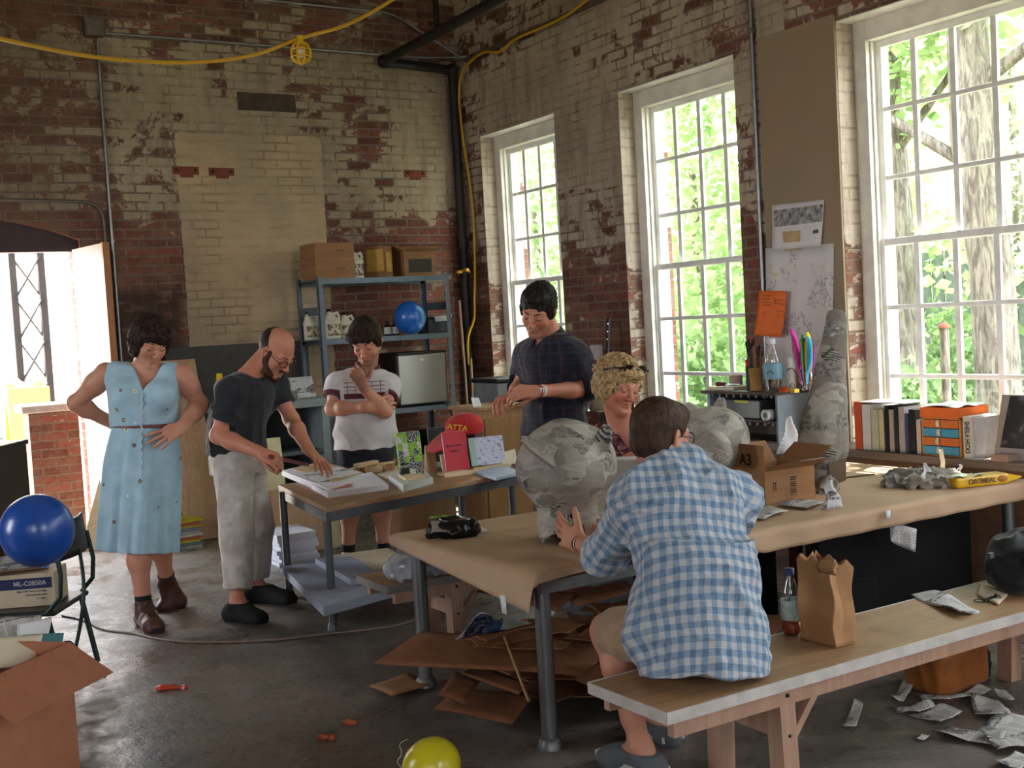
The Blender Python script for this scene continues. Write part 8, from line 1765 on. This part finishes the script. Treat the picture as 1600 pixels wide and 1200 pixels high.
q = at(8, 700, w=6.5); cbn = thing('dark_cabinet', 'dark brown wooden cabinet at the left edge', 'cabinet', (q.x, q.y, 0)); rzb = atan2(CR.y, CR.x); cbn.rotation_euler = (0, 0, rzb); zt_ = q.z; MB().box((-.35, -.2, 0), (.035, .2, zt_)).build('carcass', mat('mahogany', '#2c1a16', .4, var=.15), cbn, bevel=.004); MB().box((-.36, -.21, zt_), (.045, .21, zt_+.025)).build('top', mat('mahogany', '#2c1a16'), cbn, bevel=.004); MB().box((-.33, -.206, .1), (.02, -.2, zt_-.05)).build('door', mat('mahogany_door', '#331f1a', .4), cbn)
# ================================================================ window counter, cabinet and what stands on them
CT = .715
wc = thing('window_counter', 'dark wooden counter under the nearest window', 'counter', (5.42, 4.4, 0)); MB().box((-.13, -1.5, CT-.045), (.185, 1.5, CT)).build('countertop', wood('counter_wood', '#5d5048', '#77695e', .45, 1), wc, bevel=.003); MB().box((-.10, -1.48, 0), (.18, 1.48, CT-.045)).build('front_panel', mat('counter_front', '#6a4c3a', .6, var=.2), wc)
kx = 5.30; ya, yb2 = onx_ = (at(1215, 640, x=kx).y, at(1107, 640, x=kx).y); zt = at(1215, 618, x=kx).z; kc = thing('pigeonhole_cabinet', 'grey wooden pigeonhole cabinet on the window counter', 'cabinet', (kx, (ya+yb2)/2, CT)); hy = (yb2-ya)/2; H = zt-CT; GS = mat('grey_blue_board', '#7f8890', .55, var=.15, scale=5); KD = mat('dark_shelf_wood', '#4a3c34', .6, var=.2)
MB().box((0, -hy, 0), (.29, -hy+.018, H)).build('side_panel', GS, kc); MB().box((0, hy-.018, 0), (.29, hy, H)).build('side_panel', GS, kc); MB().box((-.03, -hy-.01, H), (.295, hy+.04, H+.022)).build('top_board', KD, kc, bevel=.003); MB().box((.28, -hy, 0), (.29, hy, H)).build('back_panel', KD, kc); MB().box((0, -hy+.018, 0), (.28, hy-.018, .012)).box((0, -hy+.018, H*.42), (.28, hy-.018, H*.42+.014)).build('shelf_board', KD, kc)
mb = MB()
for z_ in (H-.02, H*.42-.02):
    for i in range(9): yy = -hy+.05+i*(2*hy-.1)/8; mb.box((-.004, yy-.004, z_), (.01, yy+.004, z_+.018))
mb.build('hooks', mat('pale_hooks', '#9a948c', .5), kc)
tb_ = thing('clear_tub', 'smoky plastic tub inside the pigeonhole cabinet', 'tub', (kx+.12, (ya+yb2)/2+.05, CT+H*.42+.016)); MB().box((-.1, -hy*.6, 0), (.12, hy*.5, H*.40)).build('tub_body', mat('smoky_plastic', '#4c5357', .3), tb_, bevel=.008); MB().box((-.105, -hy*.3, H*.34), (-.1, hy*.1, H*.39)).build('sticker', mat('lime_sticker', '#b5bd3a', .5), tb_)
q = at(1197, 660, x=kx-.03); mb = MB(); mb.lathe([(.035, -.10), (.035, .10), (.018, .10), (.018, -.10)], 24, cap=False); mb.add([(.035*cos(i*pi/12), .035*sin(i*pi/12), s) for s in (-.1,) for i in range(24)]+[(.018*cos(i*pi/12), .018*sin(i*pi/12), -.1) for i in range(24)], [(i, (i+1) % 24, 24+(i+1) % 24, 24+i) for i in range(24)]); rl = mb.build('paper_roll', WHITEP, loc=(kx+.06, q.y, CT+H*.42+.052), rot=(0, radians(90), 0)); tag(rl, 'white paper roll lying in the pigeonhole cabinet', 'roll')
T = zt+.0235
def top_at(px_, py_, x=None): 
    p = at(px_, py_, z=T); return V((min(max(p.x if x is None else at(px_, py_, x=x).x, kx), 5.56), (p.y if x is None else at(px_, py_, x=x).y), T))
def Xt(px_, x): q = at(px_, 600, x=x); return V((x, q.y, T))
cup = thing('pencil_cup', 'tan paper cup of brushes and pencils on the cabinet', 'cup', Xt(1181, kx+.05)); MB().lathe([(.032, 0), (.036, .12), (.033, .12), (.03, .005), (0, .005)], 22, cap=False).build('cup_body', mat('tan_cup', '#a87c42', .6), cup)
rg = random.Random(9); cols = ['#5b4a3c', '#c78d3c', '#22252c', '#7a4b32', '#3b3f4a', '#b5a27c', '#1d1d20']
for i in range(12):
    a = rg.uniform(0, 6.3); r_ = .02; tl = rg.uniform(.20, .29); p0 = V((cos(a)*r_*.7, sin(a)*r_*.7, .008)); p1 = V((cos(a)*r_*2.1, sin(a)*r_*2.1, tl)); mb = MB(); mb.tube([p0, p0+(p1-p0)*.85], .0038, 6); mb.cur = 1; mb.tube([p0+(p1-p0)*.85, p0+(p1-p0)*.93, p1], [.005, .0065, .001], 6); o_ = mb.build('paint_brush', [mat('brush_%d' % (i % 7), cols[i % 7], .5), mat('bristle', '#2c2520', .9)], loc=cup.location); tag(o_, 'paint brush standing in the tan cup on the cabinet', 'brush', 'brushes in the tan cup')
mk = thing('marker_pen', 'fat black marker with a red cap beside the tan cup', 'marker', Xt(1170, kx+.03)); MB().lathe([(.014, 0), (.014, .13)], 14).build('barrel', BLK, mk); MB().lathe([(.0145, .13), (.0145, .165), (0, .168)], 14).build('cap', mat('red_cap_plastic', '#b5281e', .4), mk)
wbq = drink('large clear water bottle with a pale blue label on the cabinet', Xt(1206, kx+.02), 1.22, WHITEP, mat('sky_label', '#86b4c9', .5, var=.06)); wbq.location.x = kx+.03
mb = MB(); mb.tube([(-.0455*cos(t), -.0455*sin(t), .10+.012*sin(i*.5)) for i, t in enumerate([.2+.1*k for k in range(8)])], .0022, 5); mb.build('blue_curve', mat('dark_ink', '#26304f', .5), wbq)
gj = thing('white_jar', 'white glue jar with a red mark on the cabinet', 'jar', Xt(1232, kx+.14)); MB().lathe([(.036, 0), (.038, .01), (.038, .12), (.034, .135), (.034, .165), (0, .167)], 22).build('jar_body', mat('white_jar_plastic', '#c6c2c0', .4), gj); mb = MB(); mb.tube([(-.036*cos(q_*.35+.6), -.036*sin(q_*.35+.6)-.003, .10+.012*sin(q_)) for q_ in [2*pi*i/12 for i in range(12)]], .003, 5, closed=True); mb.build('red_mark', mat('red_print', '#8e2a35', .5), gj)
tp = single('orange_tape', MB().lathe([(.03, 0), (.03, .03), (.016, .03), (.016, 0)], 20), mat('orange_tape', '#d6561c', .5), 'roll of orange tape on the cabinet beside the water bottle', 'tape', Xt(1224, kx+.01)); single('yellow_clip', MB().box((-.02, -.02, 0), (.02, .02, .022)), YEL, 'small yellow block on the front edge of the cabinet', 'block', Xt(1241, kx-.015)); 
sp = thing('spectacles', 'dark-rimmed spectacles lying among the pens', 'spectacles', Xt(1243, kx+.06)); mb = MB()
for s_ in (-1, 1): mb.tube([(.0, s_*.028+.022*cos(q_), .028+.02*sin(q_)) for q_ in [2*pi*i/16 for i in range(16)]], .002, 6, closed=True)
mb.tube([(0, .05, .035), (.05, .06, .01)], .002, 5); mb.tube([(0, -.05, .035), (.05, -.055, .01)], .002, 5); mb.build('frame', BLACKF, sp)
pj = thing('pen_jar', 'clear glass jar of bright pens and feathers on the cabinet', 'jar', Xt(1262, kx+.10)); MB().lathe([(.034, 0), (.038, .005), (.038, .10), (.036, .10), (.034, .008), (0, .008)], 24, cap=False).build('glass', LENS, pj)
for i, (cc, lb) in enumerate((('#5b2a8e', 'purple'), ('#b32424', 'red'), ('#2d55c4', 'blue'), ('#e0d8d0', 'white'), ('#d9741c', 'orange'), ('#7a3fb0', 'violet'))):
    a = i*1.05+.3; p0, p1 = V((cos(a)*.018, sin(a)*.018, .01)), V((cos(a)*.034, sin(a)*.05, .21+.012*(i % 3))); mb = MB(); mb.tube([p0, p1], .0055, 8); tag(mb.build('felt_pen', mat('pen_'+lb, cc, .4), loc=pj.location), '%s felt pen standing in the glass jar on the cabinet' % lb, 'pen')
for i, (cc, lb, a, h) in enumerate((('#e83fb0', 'pink', 2.2, .29), ('#1f9a4b', 'green', -1.0, .24), ('#e8cf2a', 'yellow', -.6, .27), ('#2fa8c9', 'turquoise', -1.5, .25), ('#1c7a3c', 'dark green', -2.2, .26))):
    dx, dy = .035*cos(a)*.5-.015, .062*sin(a)*(-1 if i == 0 else 1)+(.03 if i == 0 else -.0); dy = (.055, -.012, -.055, -.06, -.02)[i]; mb = MB(); mb.sheet(lambda u, v: V((-.03-.02*v+.015*(2*u-1)**2, dy*(.3+.7*v)+(u-.5)*.048*sin(pi*min(1, max(0, (v-.25)/.75)))**.6, .03+h*v)), 8, 12, .002); ob_ = mb.build('vane', mat('feather_'+lb.replace(' ', '_'), cc, .7)); rt_ = thing('craft_feather', '%s craft feather in the glass jar on the cabinet' % lb, 'feather', pj.location); ob_.parent = rt_; mb = MB(); mb.tube([(-.03, dy*.3, .02), (-.052, dy, .03+h*.95)], .0014, 5); mb.build('quill', CREAMP, rt_)
rr = thing('kraft_roll', 'short roll of pinkish paper at the back of the cabinet', 'roll', Xt(1150, kx+.20)); MB().lathe([(.045, 0), (.045, .085), (.02, .085), (.02, 0)], 22).build('roll', mat('pinkish_paper', '#b59a92', .7), rr)
single('sketch_pad', MB().box((-.09, -.13, 0), (.09, .13, .02)), CREAMP, 'pad of paper under the knife on the cabinet', 'pad', Xt(1140, kx+.11)); cw = thing('craft_knife', 'craft knife with a dark red handle on the paper pad', 'knife', Xt(1132, kx+.06)+V((0, 0, .021)), 1.2); d = Sdf(.01); o = cw.location; dv = V((cos(2.0), sin(2.0), 0)); d.rc(o+UPZ*.016+dv*.05, o+UPZ*.016, .016, .013); sobj('handle', d, .004, mat('oxblood_plastic', '#5b1c22', .4), cw); cw.rotation_euler = (0, 0, 0); MB().bar((0, 0, .014), (-dv*.11).to_tuple()[:2]+(.012,), .016, .003).build('blade', mat('pale_steel', '#b9c6d2', .3, .7), cw)
for o_ in list(SC.objects):
    if o_.parent is None and o_.name.split('.')[0] in ('paint_brush', 'pencil_cup', 'marker_pen', 'felt_pen', 'craft_feather', 'pen_jar'): o_.scale = (1.22,)*3
wbq.scale = (1.32, 1.32, 1.16); gj.scale = (1.25,)*3
# books along the counter
ys = lambda px_, x=5.36: at(px_, 690, x=x).y
BKS = [(1341, 1352, 628, '#c9501f', 'orange book leaning at the left end of the row by the window'), (1353, 1366, 632, '#d5d3cf', 'tall white book beside the orange one'), (1367, 1378, 640, '#b9c2a8', 'pale green book, third in the window row'), (1379, 1386, 640, '#d0c7a2', 'thin cream book, fourth in the window row'), (1388, 1394, 634, '#1d1f24', 'black book, fifth in the window row'), (1395, 1402, 640, '#b5aea6', 'grey book, sixth in the window row'), (1403, 1409, 634, '#2c2b2e', 'dark book just left of the white spine'), (1410, 1419, 636, '#b3adad', 'white-spined book in the middle of the window row'), (1420, 1425, 646, '#3d4a6d', 'slim blue book in the window row'), (1426, 1436, 640, '#161618', 'thick black book left of the orange drawers'), (1437, 1444, 656, '#c6beb4', 'small pale book touching the orange drawers'), (1445, 1449, 654, '#4a2c30', 'thin maroon book nearest the orange drawers')]
for a, b, ytop, cc, lb in BKS:
    y0, y1 = ys(b), ys(a); hgt = at((a+b)/2, ytop, x=5.36).z-CT; book(lb, (5.335, (y0+y1)/2, CT+.001), -pi/2, (max(.012, (y1-y0)*.96), .19, hgt), mat('cover_'+cc[1:], cc, .5, var=.06))
y0, y1 = ys(1511), ys(1449); dz = at(1480, 652, x=5.36).z-CT; dr = thing('drawer_set', 'little orange and blue drawer set on the counter', 'drawers', (5.31, (y0+y1)/2, CT+.001)); hy = (y1-y0)/2*.98; OR = mat('orange_card', '#c26a26', .55, var=.06); BL = mat('turquoise_card', '#3d93b5', .5, var=.05); OC = wood('orange_carcass', '#b5793c', '#c98b4a', .55, 0)
MB().box((.004, -hy, 0), (.27, -hy+.010, dz)).box((.004, hy-.010, 0), (.27, hy, dz)).box((.004, -hy, dz-.008), (.27, hy, dz)).box((.004, -hy, 0), (.27, hy, .006)).box((.26, -hy, 0), (.27, hy, dz)).build('carcass', OC, dr, bevel=.0015)
for i in range(4): h = (dz-.016)/4; z_ = .007+i*h; dw = MB().box((.0, -hy+.012, z_+.002), (.25, hy-.012, z_+h-.002)).build('drawer', BL if i % 2 == 0 else OR, dr, bevel=.002); mb = MB(); mb.sheet(lambda u, v: V((-.002-.008*sin(pi*v), hy*.10+(u-.5)*.022+.006*sin(i*2), z_+h*.15+v*h*.8)), 3, 6, .0012); mb.build('pull_tab', CREAMP, dw)
ot = thing('orange_paper_stack', 'stack of orange paper lying on the drawer set', 'paper', (5.31, (y0+y1)/2, CT+dz+.002)); MB().box((-.01, -hy*1.0, 0), (.24, hy*.98, .055)).build('stack', mat('orange_paper', '#d9671f'), ot, bevel=.003); mb = MB(); mb.sheet(lambda u, v: V((-.02+u*.26, -hy*1.02+v*hy*1.9, .058+.012*sin(u*5+v*3)**2)), 8, 8, .001); single('white_sheet', mb, WHITEP, 'white sheet draped on the orange paper stack', 'paper', ot.location)
single('white_sheet', MB().box((-.10, -.16, 0), (.10, .16, .006)), WHITEP, 'white paper lying along the tops of the window books', 'paper', (5.43, ys(1385), at(1410, 632, x=5.36).z+.006))
y0, y1 = ys(1527), ys(1515); hgt = at(1520, 650, x=5.36).z-CT
bkh = book('white art book with black spine lettering standing right of the drawer set', (5.31, (y0+y1)/2, CT+.001), -pi/2, (y1-y0, .22, hgt), mat('cover_white', '#cfccc6', .5))
text('SHEILA HICKS', (y1-y0)*.85, bkh, BI, frame((.0, -.0015, hgt*.5), (0, 0, -1), (1, 0, 0)), xs=hgt*.9/((y1-y0)*.85*7.2), bold=.0006)
book('pale hardback book beside the white art book', (5.33, ys(1530), CT+.001), -pi/2, (.018, .2, hgt*.97), mat('cover_pale', '#c9c8cc', .5))
pf = thing('picture_card', 'dark photograph card propped against the window at the right edge', 'picture', (5.40, ys(1592), CT+.001)); 
g = G('dark_photo'); u, v, _ = g.xyz(g.tc('UV')); g.set('Base Color', g.mix(g.noise(g.comb(u, v), 9, 5, .6).st(.5, .7), '#2b2a2d', '#8d8580')); g.set('Roughness', .35)
MB().hexa([(-.03, -.16, 0), (-.03, .16, 0), (-.024, .16, 0), (-.024, -.16, 0), (.06, -.16, .33), (.06, .16, .33), (.066, .16, .33), (.066, -.16, .33)]).build('card', mat('pale_mount', '#b0aaa4', .6), pf); MB().hexa([(-.0165, -.16, .06), (-.0165, .13, .06), (-.012, .13, .06), (-.012, -.16, .06), (.0555, -.16, .325), (.0555, .11, .325), (.060, .11, .325), (.060, -.16, .325)]).build('photo', g.m, pf)
single('pinkish_block', MB().box((-.05, -.05, 0), (.05, .05, .035)), mat('pinkish_brick', '#a08478', .7), 'pinkish block on the counter in front of the photograph card', 'block', (5.335, ys(1575), CT+.001)); single('white_slip', MB().box((-.03, -.05, 0), (.03, .05, .002)), WHITEP, 'bright white slip on the counter edge below the art book', 'paper', (5.32, ys(1512)-.06, CT+.001))
